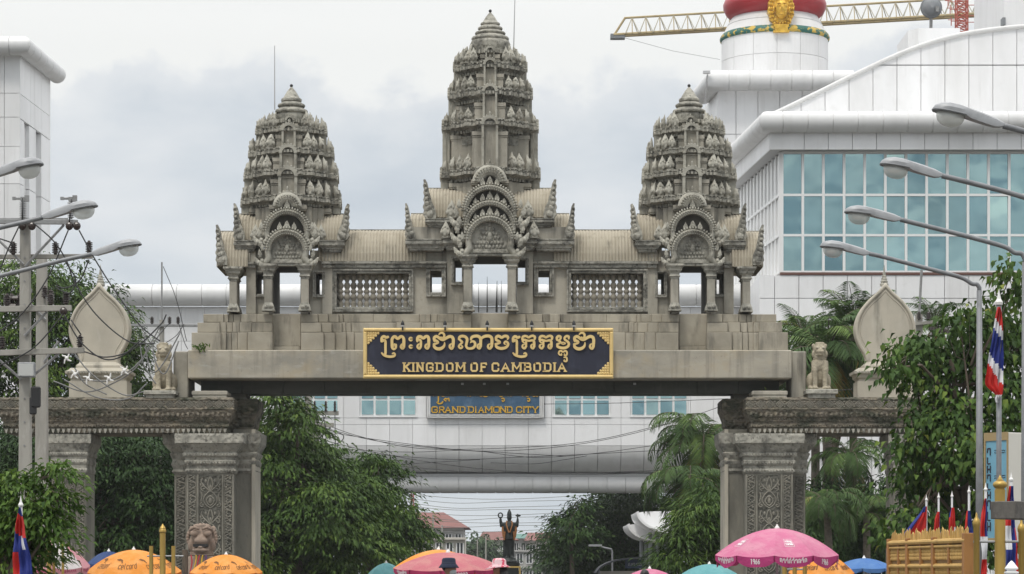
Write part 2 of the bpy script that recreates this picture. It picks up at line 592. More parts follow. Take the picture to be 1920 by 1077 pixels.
M['bark'] = mat('bark', (.12, .095, .07), .95, spots=[((.06, .05, .038), (6, 6, 2), 5, .45, .7, .8)], bumps=[('noise', (14, 14, 4), .7, .04)])
M['palm_bark'] = mat('palm_bark', (.17, .145, .115), .95, spots=[((.08, .07, .055), (5, 5, 12), 5, .45, .7, .8)], bumps=[('noise', (8, 8, 20), .8, .05)])
M['leaf_mid'] = mat('leaf_mid', (.05, .1, .03), .6, spec=.18, attr=[(0, (.022, .050, .009)), (.5, (.064, .118, .018)), (1, (.155, .22, .036))], transl=.14)
M['leaf_deep'] = mat('leaf_deep', (.03, .07, .02), .6, spec=.18, attr=[(0, (.016, .038, .010)), (.5, (.038, .078, .017)), (1, (.08, .13, .028))], transl=.1)
M['leaf_bright'] = mat('leaf_bright', (.07, .13, .03), .6, spec=.18, attr=[(0, (.03, .068, .012)), (.5, (.082, .15, .024)), (1, (.17, .24, .045))], transl=.28)
M['leaf_big'] = mat('leaf_big', (.05, .11, .03), .6, spec=.18, attr=[(0, (.022, .052, .010)), (.5, (.060, .115, .02)), (.8, (.14, .20, .03)), (1, (.25, .26, .05))], transl=.15)
M['leaf_far'] = mat('leaf_far', (.05, .09, .04), .6, spec=.18, attr=[(0, (.026, .05, .022)), (.5, (.045, .08, .032)), (1, (.075, .115, .045))], transl=.2)
M['palm_leaf'] = mat('palm_leaf', (.045, .09, .03), .6, spec=.18, attr=[(0, (.032, .068, .022)), (.5, (.072, .125, .036)), (.8, (.125, .19, .045)), (1, (.29, .20, .055))], transl=.12)
M['ground'] = mat('ground_earth', (.095, .088, .075), .95, spots=[((.06, .056, .048), (.1, .1, .1), 6, .42, .66, .8)])
M['asphalt'] = mat('asphalt', (.055, .055, .055), .9, spots=[((.08, .078, .074), (.3, .3, .3), 6, .45, .7, .7)], bumps=[('noise', (30, 30, 30), .2, .01)])
M['paving'] = mat('pavement', (.16, .15, .135), .9, spots=[((.11, .105, .095), (.5, .5, .5), 6, .45, .7, .7)])
M['roadline'] = mat('road_paint', (.7, .69, .65), .7)


def flat(name, col, rough=.7, **k):
    M[name] = mat(name, col, rough, **k)
    return M[name]

# ================================================================== SETTING
def plane(name, x0, x1, y0, y1, z, m, n=1):
    b = MB()
    for i in range(n):
        ya, yb = y0 + (y1 - y0) * i / n, y0 + (y1 - y0) * (i + 1) / n
        b.add([(x0, ya, z), (x1, ya, z), (x1, yb, z), (x0, yb, z)], [(0, 1, 2, 3)])
    return tag(b.build(name, M[m]), kind='structure')


plane('ground', -3000, 3000, -200, 5000, 0.0, 'ground')
plane('road', -6.4, 5.2, -60, 900, 0.006, 'asphalt')
for nm, x0, x1 in (('pavement', -14.5, -6.55), ('pavement', 5.35, 14.5)):
    b = MB(); b.box(x0, x1, -60, 140, .002, .13); tag(b.build(nm, M['paving']), kind='structure')
for nm, x0, x1 in (('kerb', -6.55, -6.4), ('kerb', 5.2, 5.35)):
    b = MB(); b.box(x0, x1, -60, 140, .003, .15); tag(b.build(nm, M['concrete'], bevel=.02), kind='structure')
b = MB()
for k in range(40):
    y = -20 + k * 8
    b.add([(-.67, y, .012), (-.55, y, .012), (-.55, y + 3, .012), (-.67, y + 3, .012)], [(0, 1, 2, 3)])
tag(b.build('road_marking', M['roadline']), kind='structure')

# ================================================================== GATEWAY
GD, XC = 80.0, -.66


def U(px, dy):                       # left-half pixel -> metres from the gate axis
    return PX(px, GD + dy) - XC


def GZ(py, dy):
    return PZ(py, GD + dy)


UNIT = MB(); UNIT.box(-.5, .5, -.5, .5, -.5, .5)
CUBE = {}


def cube_mesh(m):
    if m not in CUBE:
        CUBE[m] = UNIT.mesh('block_' + m, M[m])
    return CUBE[m]


def bar(name, parent, m, x0, x1, y0, y1, z0, z1):
    return inst(cube_mesh(m), name, parent, ((x0 + x1) / 2, (y0 + y1) / 2, (z0 + z1) / 2), (0, 0, 0), (abs(x1 - x0), abs(y1 - y0), abs(z1 - z0)))


def cbox(b, x0, x1, y0, y1, z0, z1, c=.02):
    """box with chamfered front edges"""
    b.add([(x0, y1, z0), (x1, y1, z0), (x1, y1, z1), (x0, y1, z1), (x0, y0 + c, z0), (x1, y0 + c, z0), (x1, y0 + c, z1), (x0, y0 + c, z1),
           (x0 + c, y0, z0 + c), (x1 - c, y0, z0 + c), (x1 - c, y0, z1 - c), (x0 + c, y0, z1 - c)],
          [(3, 2, 1, 0), (0, 1, 5, 4), (1, 2, 6, 5), (2, 3, 7, 6), (3, 0, 4, 7), (4, 5, 9, 8), (5, 6, 10, 9), (6, 7, 11, 10), (7, 4, 8, 11), (8, 9, 10, 11)])


gate = thing('stone_gateway', 'weathered khmer-style stone gateway with three carved towers spanning the whole road', 'gateway', (XC, GD + 1.5, 0))


def gb(name, m, parts, parent=gate, **k):
    """parts = [(u0,u1,dy0,dy1,z0,z1)] boxes"""
    b = MB()
    for u0, u1, d0, d1, z0, z1 in parts:
        b.box(XC + u0, XC + u1, GD + d0, GD + d1, z0, z1)
    return b.build(name, M[m], parent, **k)


# lintel beam and the dark girder under it
zb0, zb1 = GZ(710, 0), GZ(656.5, 0)
ub = U(352, 0)
gb('lintel_beam', 'beam', [(ub, -ub, 0, 3.4, zb0, zb1)], bevel=.03)
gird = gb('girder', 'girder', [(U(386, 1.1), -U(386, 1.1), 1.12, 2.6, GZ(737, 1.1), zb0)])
ue = U(376, 1.0)
ng = 14
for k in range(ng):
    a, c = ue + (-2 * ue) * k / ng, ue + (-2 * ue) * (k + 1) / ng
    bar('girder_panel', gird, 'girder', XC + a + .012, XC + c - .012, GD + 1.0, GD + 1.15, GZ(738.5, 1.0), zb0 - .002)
for px in (867, 908, 952, 1190):
    bar('recessed_light', gird, 'porc_grey', PX(px - 2.5, 81), PX(px + 2.5, 81), GD + .93, GD + .999, GZ(722, 1), GZ(718.5, 1))
for sg in (-1, 1):                      # posts that carry the girder on the side gates
    x = sg * abs(U(428, 1.3))
    gb('bearing_block', 'pillar', [(x - .55, x + .55, 1.3, 2.5, GZ(748, 1.3), GZ(737, 1.1) - .004)])

# stepped plinth of separate blocks
plinth = gb('plinth', 'block', [(U(364, .9), -U(364, .9), .95, 3.2, zb1 + .003, GZ(624, .9)), (U(375, .9), -U(375, .9), 1.0, 3.1, GZ(624, .9), GZ(605.5, .9)),
                                (U(386, .9), -U(386, .9), 1.05, 3.0, GZ(605.5, .9), GZ(590, .9))])
BL = {(623.5, 656.4): [(359, 414, .15), (414, 424, .3), (424, 434, .38), (434, 445, .3), (445, 464, .25), (464, 511, .12), (564, 607, .12), (607, 628, .22), (628, 649, .35), (649, 664, .45), (664, 700, .5), (700, 770, .55), (770, 830, .55), (830, 884, .5)],
      (604.7, 623.5): [(370, 412, .28), (412, 424, .42), (424, 436, .48), (436, 449, .42), (449, 472, .36), (472, 511, .26), (564, 602, .26), (602, 622, .36), (622, 641, .5), (641, 648, .6), (648, 658, .66), (658, 743, .74), (743, 790, .62), (790, 815, .52), (815, 850, .44), (850, 884, .3)],
      (589.0, 604.7): [(381, 419, .42), (419, 428, .52), (428, 438, .58), (438, 452, .52), (452, 482, .46), (482, 511, .38), (564, 596, .38), (596, 615, .5), (615, 635, .62), (635, 643, .78), (643, 700, .86), (700, 787, .86), (787, 807, .72), (807, 820, .78), (820, 851, .6), (851, 884, .45)]}
for (p0, p1), row in BL.items():
    for a, c, dy in row:
        for sg in (-1, 1):
            u0, u1 = U(a, dy) + .003, U(c, dy) - .003
            if sg > 0: u0, u1 = -u1, -u0
            b = MB(); jz = random.uniform(-.006, .006)
            z0 = zb1 + .004 if p1 > 650 else GZ(p1, dy) + .004
            cbox(b, XC + u0, XC + u1, GD + dy + random.uniform(0, .015), GD + 1.0, z0, GZ(p0, dy) - .003 + jz, .013)
            b.build('stone_block', M['block'], plinth)
for sg in (-1, 1):
    u0, u1 = U(511, .7), U(564, .7)
    if sg > 0: u0, u1 = -u1, -u0
    gb('door_apron', 'block', [(u0, u1, .70, 1.0, GZ(650, .7), GZ(588.5, .7)), (u0, u1, .62, 1.0, zb1 + .004, GZ(650, .7) - .003)], plinth, bevel=.02)
gb('door_apron', 'block', [(U(884, .6), -U(884, .6), .6, 1.0, zb1 + .004, GZ(587.5, .6))], plinth, bevel=.02)

ZF = GZ(588.6, 1.0)                      # floor of the galleries


def wall(name, m, ua, uc, d0, d1, z0, z1, holes, parent=gate):
    """wall between ua..uc with rectangular holes (u0,u1,z0,z1), mirrored to both sides"""
    hs = sorted(holes)
    for sg in (-1, 1):
        pr, cur = [], ua
        for h in hs:
            pr += [(cur, h[0], d0, d1, z0, z1), (h[0], h[1], d0, d1, z0, h[2]), (h[0], h[1], d0, d1, h[3], z1)]
            cur = h[1]
        pr.append((cur, uc, d0, d1, z0, z1))
        if sg > 0:
            pr = [(-c, -a, *r) for a, c, *r in pr]
        gb(name, m, [p for p in pr if p[1] - p[0] > .001 and p[5] - p[4] > .001], parent)


def H(p0, p1, q0, q1, dy):
    return (U(p0, dy), U(p1, dy), GZ(q1, dy), GZ(q0, dy))


def both(fn):
    for sg in (-1, 1):
        fn(sg)


def mir(sg, a, c):
    return (a, c) if sg < 0 else (-c, -a)


# gallery wall: turned-baluster window and small square window
hb = H(631.5, 766.5, 514, 577, 1.0)
hq = H(807, 828, 509, 549, 1.0)
wall('gallery_wall', 'stone', U(604, 1.0), U(838, 1.0), 1.0, 2.7, ZF - .02, GZ(490, 1.0), [hb, hq])
wall('gallery_wall', 'stone', U(768, 1.0), U(838, 1.0), 1.004, 2.7, GZ(490, 1.0), GZ(468, 1.0), [])
# pilaster bay with the narrow window beside the middle door
hn = H(852, 866, 489, 529, .75)
wall('pilaster', 'stone', U(838, .75), U(868.5, .75), .75, 2.7, ZF - .02, GZ(466, .75), [hn])
# inner jambs of the middle doorway
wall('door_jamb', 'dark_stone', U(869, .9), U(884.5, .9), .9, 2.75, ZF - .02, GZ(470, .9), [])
# side towers: inner pilaster, outer pilaster, narrow windows, jambs
wall('pilaster', 'stone', U(604.5, .85), U(622.6, .85), .85, 2.7, ZF - .02, GZ(470, .85), [])
hs1 = H(592.5, 604.0, 514, 553, .95)
wall('pilaster', 'stone', U(581, .95), U(604.4, .95), .95, 2.6, ZF - .02, GZ(470, .95), [hs1])
hs2 = H(481.5, 494, 514, 552, .95)
wall('pilaster', 'stone', U(479.5, .95), U(505, .95), .95, 2.6, ZF - .02, GZ(470, .95), [hs2])
wall('pilaster', 'stone', U(461.6, .8), U(479.4, .8), .8, 2.7, ZF - .02, GZ(470, .8), [])
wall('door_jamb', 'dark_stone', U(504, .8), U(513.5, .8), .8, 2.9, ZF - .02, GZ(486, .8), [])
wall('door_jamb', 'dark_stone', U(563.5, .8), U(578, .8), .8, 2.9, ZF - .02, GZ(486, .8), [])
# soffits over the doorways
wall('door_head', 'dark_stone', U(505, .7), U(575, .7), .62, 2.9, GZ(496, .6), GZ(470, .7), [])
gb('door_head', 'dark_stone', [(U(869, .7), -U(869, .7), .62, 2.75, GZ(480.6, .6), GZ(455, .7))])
# porch at the outer end
wall('porch_beam', 'stone', U(428, .9), U(470, .9), .75, 2.6, GZ(502, .75), GZ(474, .75), [])


# carved frames round the windows
def frame(h, dy, wpx, name='window_frame', m='cornice', sill=False):
    w = wpx * S(GD)
    for sg in (-1, 1):
        a, c = mir(sg, h[0], h[1])
        z0, z1 = h[2], h[3]
        gb(name, m, [(a - w, a, dy - .09, dy + .12, z0 - w, z1 + w), (c, c + w, dy - .09, dy + .12, z0 - w, z1 + w),
                     (a, c, dy - .09, dy + .12, z0 - w, z0), (a, c, dy - .09, dy + .12, z1, z1 + w)], bevel=.015)
        gb('frame_moulding', m, [(a - w - .05, a - w, dy - .13, dy + .05, z0 - w - .05, z1 + w + .05), (c + w, c + w + .05, dy - .13, dy + .05, z0 - w - .05, z1 + w + .05),
                                 (a - w, c + w, dy - .13, dy + .05, z1 + w, z1 + w + .05), (a - w, c + w, dy - .13, dy + .05, z0 - w - .05, z0 - w)])


frame(hb, 1.0, 5.5)
frame(hq, 1.0, 5)
frame((hn[0], hn[1], hn[2], hn[3]), .75, 3.2)
frame(hs1, .95, 2.4)
frame(hs2, .95, 2.4)
# turned balusters
bm_ = MB()
hz = hb[3] - hb[2]
prof = []
for t, r in ((0, .075), (.05, .085), (.07, .06), (.13, .092), (.19, .062), (.23, .05), (.27, .085), (.33, .1), (.39, .08), (.43, .05), (.47, .085), (.5, .095), (.53, .085), (.57, .05), (.61, .08), (.67, .1), (.73, .085), (.77, .05), (.81, .062), (.87, .092), (.93, .06), (.95, .085), (1, .075)):
    prof.append((r * 1.02, t * hz))
bm_.lathe(prof, (0, 0), 10)
bmesh_ = bm_.mesh('baluster', M['baluster'], smooth=True)
for sg in (-1, 1):
    a, c = mir(sg, hb[0], hb[1])
    grille = gb('baluster_window', 'cornice', [(a, c, 1.08, 1.4, hb[2], hb[2] + .03)])
    for k in range(11):
        u = a + (c - a) * (k + .5) / 11
        inst(bmesh_, 'baluster', grille, (XC + u, GD + 1.24, hb[2]))


# string course under the roofs
def course(p0, p1, q0, q1, dy, m='cornice', name='string_course', lip=.06):
    for sg in (-1, 1):
        a, c = mir(sg, U(p0, dy), U(p1, dy))
        z0, z1 = GZ(q1, dy), GZ(q0, dy)
        h = z1 - z0
        gb(name, m, [(a, c, dy, dy + .5, z0, z0 + h * .62), (a - .03, c + .03, dy - lip, dy + .5, z0 + h * .62, z1)])


course(623, 771.5, 490.5, 502, .88)
course(772, 837, 490.5, 501.5, .82)
course(838, 868, 489.8, 501, .66) if False else None
course(605, 622, 491, 502, .74)
course(462, 479, 491, 502, .7)

# ---- columns with capitals and leafy bases
CAPP = [(0, 0), (.12, .04), (.18, .22), (.30, .10), (.40, .14), (.55, .42), (.62, .48), (.66, .40), (.80, .62), (.86, .75), (1.0, .75)]


def column(cu, hw, dy, zt, zb, capw, caph, baseh, sg, parent=gate, dep=None):
    dep = dep or hw
    cx, cy = XC + cu, GD + dy + dep
    b = MB()
    b.box(cx - hw, cx + hw, cy - dep, cy + dep, zb, zt - caph)
    col = b.build('column', M['stone'], parent, bevel=.02)
    k = MB()
    rings = []
    for t, o in CAPP:
        e = o * (capw - hw) / .75
        rings.append([(cx - hw - e, cy - dep - e, zt - caph + t * caph), (cx + hw + e, cy - dep - e, zt - caph + t * caph), (cx + hw + e, cy + dep + e, zt - caph + t * caph), (cx - hw - e, cy + dep + e, zt - caph + t * caph)])
    k.loft(rings)
    k.build('capital', M['carved'], col)
    k = MB()
    rings = []
    for t, o in ((0, .085), (.12, .085), (.16, .07), (.5, .055), (.8, .02), (1, .0)):
        e = o * .9
        rings.append([(cx - hw - e, cy - dep - e, zb + t * baseh), (cx + hw + e, cy - dep - e, zb + t * baseh), (cx + hw + e, cy + dep + e, zb + t * baseh), (cx - hw - e, cy + dep + e, zb + t * baseh)])
    k.loft(rings)
    for s_ in (-1, 1):                 # curled leaves of the base
        for q in (.02, .07):
            k.ell((cx + s_ * (hw * .25 + q * .9), cy - dep - .085, zb + baseh * .5), .035, .03, baseh * .2, 8, 6)
    k.build('column_base', M['carved'], col)
    return col


zdoorS, zdoorC = GZ(495.5, .15), GZ(478.5, .15)
for sg in (-1, 1):
    uS = 6.03 * sg
    for q in (-1, 1):
        column(uS + q * (.0159 * 34), .0159 * 7.4, .12, zdoorS, ZF, .0159 * 17, .44, .25, sg)
    column(sg * abs(U(437.5, .5)), .0159 * 7.2, .45, GZ(501, .45), ZF, .0159 * 18, .42, .25, sg, dep=.4)
for q in (-1, 1):
    column(q * .0159 * 41, .0159 * 8, .12, zdoorC, ZF, .0159 * 18, .42, .27, 1)
# low railing in the middle doorway
b = MB()
for k in range(5):
    x = XC - .5 + k * .25
    b.box(x - .015, x + .015, GD + 2.7, GD + 2.73, ZF, ZF + .12)
b.box(XC - .52, XC + .52, GD + 2.695, GD + 2.735, ZF + .12, ZF + .16)
b.build('door_railing', M['iron'], gate)


# ---- ribbed stone roofs
def ribroof(name, ua, uc, zr, ze, dr, de, pitch=.097, parent=gate, back=True, rib=.034):
    n = max(2, round((uc - ua) / pitch))
    xs = []
    for i in range(n):
        for t, hgt in ((0, 0), (.14, .7), (.33, 1), (.55, .95), (.74, .6), (.84, 0)):
            xs.append((ua + (uc - ua) * (i + t) / n, hgt * rib))
    xs.append((uc, 0))
    rows = []
    for side in ((1, -1) if back else (1,)):
        m_ = 9
        for j in range(m_):
            t = j / (m_ - 1)
            if side == 1:
                tt = t
            else:
                tt = 1 - t
            z = ze + (zr - ze) * math.sin(tt * math.pi / 2) ** .9
            yy = de + (dr - de) * (1 - math.cos(tt * math.pi / 2))
            if side == -1: yy = 2 * dr - yy
            ny = -side * (1 - .75 * tt)
            nz_ = .3 + .7 * tt
            if side == -1 and j == 0: continue
            rows.append([(XC + x, GD + yy + ny * h_, z + nz_ * h_ * .6) for x, h_ in xs])
    b = MB()
    w = len(xs)
    b.add([p for r in rows for p in r], [(j * w + i, j * w + i + 1, (j + 1) * w + i + 1, (j + 1) * w + i) for j in range(len(rows) - 1) for i in range(w - 1)])
    # gable ends
    for e in (0, w - 1):
        b.add([r[e] for r in rows], [tuple(range(len(rows)))])
    o = b.build(name, M['tile'], parent)
    # worn ridge line and eave board
    r_ = MB()
    r_.box(XC + ua, XC + uc, GD + dr - .1, GD + dr + .1, zr - .02, zr + .045)
    r_.build('roof_ridge', M['cornice'], o)
    return o


for sg in (-1, 1):
    a, c = mir(sg, U(598, 1.3), U(800, 1.3))
    ribroof('gallery_roof', a, c, GZ(434, 2.0), GZ(490.3, .86), 2.0, .86)
    a, c = mir(sg, U(412, 1.5), U(470, 1.5))
    ribroof('porch_roof', a, c, GZ(436.5, 1.9), GZ(500.5, .62), 1.9, .62)
    a, c = mir(sg, U(447, 1.5), U(500, 1.5))
    ribroof('wing_roof', a, c, GZ(404, 1.9), GZ(450.5, .95), 1.9, .95)
    a, c = mir(sg, U(590, 1.5), U(643, 1.5))
    ribroof('wing_roof', a, c, GZ(404, 1.9), GZ(450.5, .95), 1.9, .95)
    a, c = mir(sg, U(770, 1.5), U(850, 1.5))
    ribroof('wing_roof', a, c, GZ(403.5, 1.9), GZ(447.5, .78), 1.9, .78)
    a, c = mir(sg, U(803, 1.5), U(880, 1.5))
    ribroof('wing_roof', a, c, GZ(356, 1.9), GZ(408.5, .70), 1.9, .70)


# ---- moulded cornices on wings and bodies
CORN = [(0, -.16), (.10, -.13), (.20, -.13), (.25, -.09), (.36, -.085), (.52, -.03), (.58, .0), (.80, .0), (.83, -.035), (.88, -.02), (.93, .0), (1.0, -.01)]


def rectcornice(name, ua, uc, d0, d1, z0, z1, parent=gate, m='cornice', k=1.0):
    b = MB()
    rings = []
    for t, o in CORN:
        e = o * k
        z = z0 + (z1 - z0) * t
        rings.append([(XC + ua - e, GD + d0 - e, z), (XC + uc + e, GD + d0 - e, z), (XC + uc + e, GD + d1 + e, z), (XC + ua - e, GD + d1 + e, z)])
    b.loft(rings)
    return b.build(name, M[m], parent)


for sg in (-1, 1):
    for p0, p1, q0, q1, dy in ((437.5, 482, 451, 472.5, .62), (598, 646, 451, 472.5, .62), (759.8, 838, 448, 470, .52), (830, 872, 447, 469, .40), (797, 852, 409.5, 426, .45), (446, 482, 500.5, 503, .7)):
        if q1 - q0 < 5: continue
        a, c = mir(sg, U(p0, dy), U(p1, dy))
        rectcornice('wing_cornice', a, c, dy, 3.2, GZ(q1, dy), GZ(q0, dy), k=.8)
    for p0, p1, q0, q1, dy in ((772, 850, 426, 449, .62), (440, 500, 404, 452, 1.0), (590, 643, 404, 452, 1.0)):
        if dy == 1.0: continue
        a, c = mir(sg, U(p0, dy), U(p1, dy))
        gb('wing_wall', 'stone', [(a, c, dy, 3.0, GZ(q1, dy), GZ(q0, dy))])

# ---- naga finials standing on the roof ends
FIN = [(.30, 0), (.95, 0), (1.0, .12), (.92, .24), (.80, .34), (.66, .44), (.60, .55), (.50, .66), (.44, .78), (.36, .90), (.20, 1.0), (.06, .985), (.10, .90), (.04, .83), (.12, .74), (.06, .66), (.14, .57), (.06, .48), (.14, .40), (.02, .30), (.12, .22), (.04, .12), (.16, .05)]


def finial(u_out, u_in, z0, z1, dy, th=.3):
    b = MB()
    poly = [(XC + u_out + (u_in - u_out) * a, z0 + (z1 - z0) * t) for a, t in FIN]
    if u_in < u_out: poly = poly[::-1]
    b.prism(poly, GD + dy, GD + dy + th)
    for a, t, r in ((.55, .12, .11), (.45, .26, .09), (.35, .38, .075), (.32, .5, .065), (.28, .62, .055), (.25, .74, .05), (.2, .86, .04)):
        b.ell((XC + u_out + (u_in - u_out) * a, GD + dy, z0 + (z1 - z0) * t), r, .09, r * 1.2, 8, 6)
    b.build('roof_finial', M['carved'], gate)


for sg in (-1, 1):
    for p0, p1, q0, q1, dy in ((403, 426, 421, 497, .42), (436, 459, 381, 452, .74), (656, 632, 382, 450, .74), (758, 779, 381, 448, .55), (792, 818, 336, 410, .48)):
        finial(-sg * U(p0, dy), -sg * U(p1, dy), GZ(q1, dy), GZ(q0, dy), dy)


# ---- carved flame antefix (shared mesh, height 1, width ~.62)
def antefix_mb():
    b = MB()
    rings = []
    for t, w, y in ((0, .30, 0), (.06, .34, 0), (.08, .25, 0), (.16, .27, -.02), (.25, .34, -.04), (.36, .345, -.06), (.46, .30, -.05), (.55, .265, -.03), (.66, .20, 0), (.78, .125, .03), (.90, .055, .05), (1.0, .008, .06)):
        n = 10
        rings.append([(w * math.cos(2 * math.pi * i / n), y + w * .62 * math.sin(2 * math.pi * i / n), t) for i in range(n)])
    b.loft(rings)
    for x, z, r in ((0, .40, .13), (-.22, .30, .10), (.22, .30, .10), (0, .22, .12), (-.13, .53, .08), (.13, .53, .08), (0, .62, .08)):
        b.ell((x, -.17 + .10 * (z - .3), z), r, .10, r * 1.25, 6, 4)
    return b


ANTE = antefix_mb().mesh('antefix', M['antefix'], smooth=True)
try: ANTE.set_sharp_from_angle(angle=R(50))
except Exception: pass


ANTES = [ANTE]
for q in range(4):                       # weathered variants: worn tips, chipped flanks
    am = antefix_mb()
    am.v = [(x + .055 * noise.noise(Vector((x * 4 + q * 7, y * 4, z * 5))), y + .05 * noise.noise(Vector((x * 4, y * 4 + q * 5, z * 5 + 9))), (min(z, .86 + .05 * q) if q != 1 else z) + .04 * noise.noise(Vector((x * 3, q * 9, z * 4)))) for x, y, z in am.v]
    me_ = am.mesh('antefix', M['antefix'], smooth=True)
    try: me_.set_sharp_from_angle(angle=R(45))
    except Exception: pass
    ANTES.append(me_)


def plan(w, cx, cy, z, k=(.30, .55, .82, .66)):
    a, c, e, f = k
    q = [(1, a), (e, a), (e, c), (f, c), (f, f), (c, f), (c, e), (a, e), (a, 1)]
    pts = []
    for rot in range(4):
        ca, sa = (1, 0, -1, 0)[rot], (0, 1, 0, -1)[rot]
        for x, y in q:
            pts.append((cx + w * (x * ca - y * sa), cy + w * (x * sa + y * ca), z))
    return pts


TCOR = [(0, .72), (.08, .76), (.16, .765), (.20, .82), (.32, .83), (.46, .93), (.52, 1.0), (.78, 1.0), (.80, .965), (.86, .975), (.92, .995), (1.0, .985)]
DT = 1.9
st = S(GD + DT)


def arch(name, cu, zc, r, band, y, depth, parent, legs=.5, curl=True, m='carved', foliage=15, ang=0):
    """carved arch band with naga ends, in the plane y (front), centred cu (metres from the gate axis)"""
    pts = []
    a0 = -.36 if legs else 0.0
    for k in range(29):
        a = a0 + (math.pi - 2 * a0) * k / 28
        pts.append((XC + cu - r * math.cos(a), zc + r * math.sin(a)))
    if legs:
        L_ = [(XC + cu - r * 1.30, zc - r * legs), (XC + cu - r * 1.10, zc - r * (legs * .55 + .2))]
        R_ = [(2 * (XC + cu) - x, z) for x, z in L_][::-1]
        pts = L_ + pts + R_
    b = MB()
    b.tube([(x, y + depth / 2, z) for x, z in pts], depth / 2, 8, True, band / depth)
    o = b.build(name, M[m], parent, smooth=True)
    if foliage:
        f = MB()
        for k in range(foliage):
            a = math.pi * (k + .5) / foliage
            ca, sa = -math.cos(a), math.sin(a)
            rr = r + band * .55
            rot = Matrix.Rotation(math.atan2(ca, sa), 3, 'Y')
            f.ell((XC + cu + rr * ca, y + depth * .3, zc + rr * sa), band * .19, depth * .30, band * (.34 if k % 2 else .26), 6, 6, rot)
            for rr, q in ((r + band * .12, .17), (r - band * .36, .12)):
                f.ell((XC + cu + rr * ca, y, zc + rr * sa), band * q, .045, band * q, 6, 4, rot)
        if curl:
            for s_ in (-1, 1):
                bx, bz = XC + cu + s_ * r * 1.25, zc - r * legs
                for dx, dz, rr in ((.06, .02, .15), (.20, .08, .12), (.02, .18, .11)):
                    f.ell((bx + s_ * dx * r, y + depth * .25, bz + dz * r), rr * r, depth * .42, rr * r * 1.3, 7, 6)
        f.build('arch_foliage', M[m], o)
        if curl:                        # fan of flame-shaped naga heads at both feet of the arch
            for s_ in (-1, 1):
                for q, (dx, dz, tl, hh) in enumerate(((1.22, -legs - .08, .25, .62), (1.46, -legs + .04, .5, .55), (1.36, -legs + .38, .15, .55), (1.26, -legs + .72, .05, .48))):
                    inst(ANTES[q], 'naga_head', parent, (XC + cu + s_ * r * dx, y + depth * .3 - .02 * q, zc + r * dz), (0, s_ * tl, 0), (hh * r * .58, hh * r * .4, hh * r * .86))
    return o


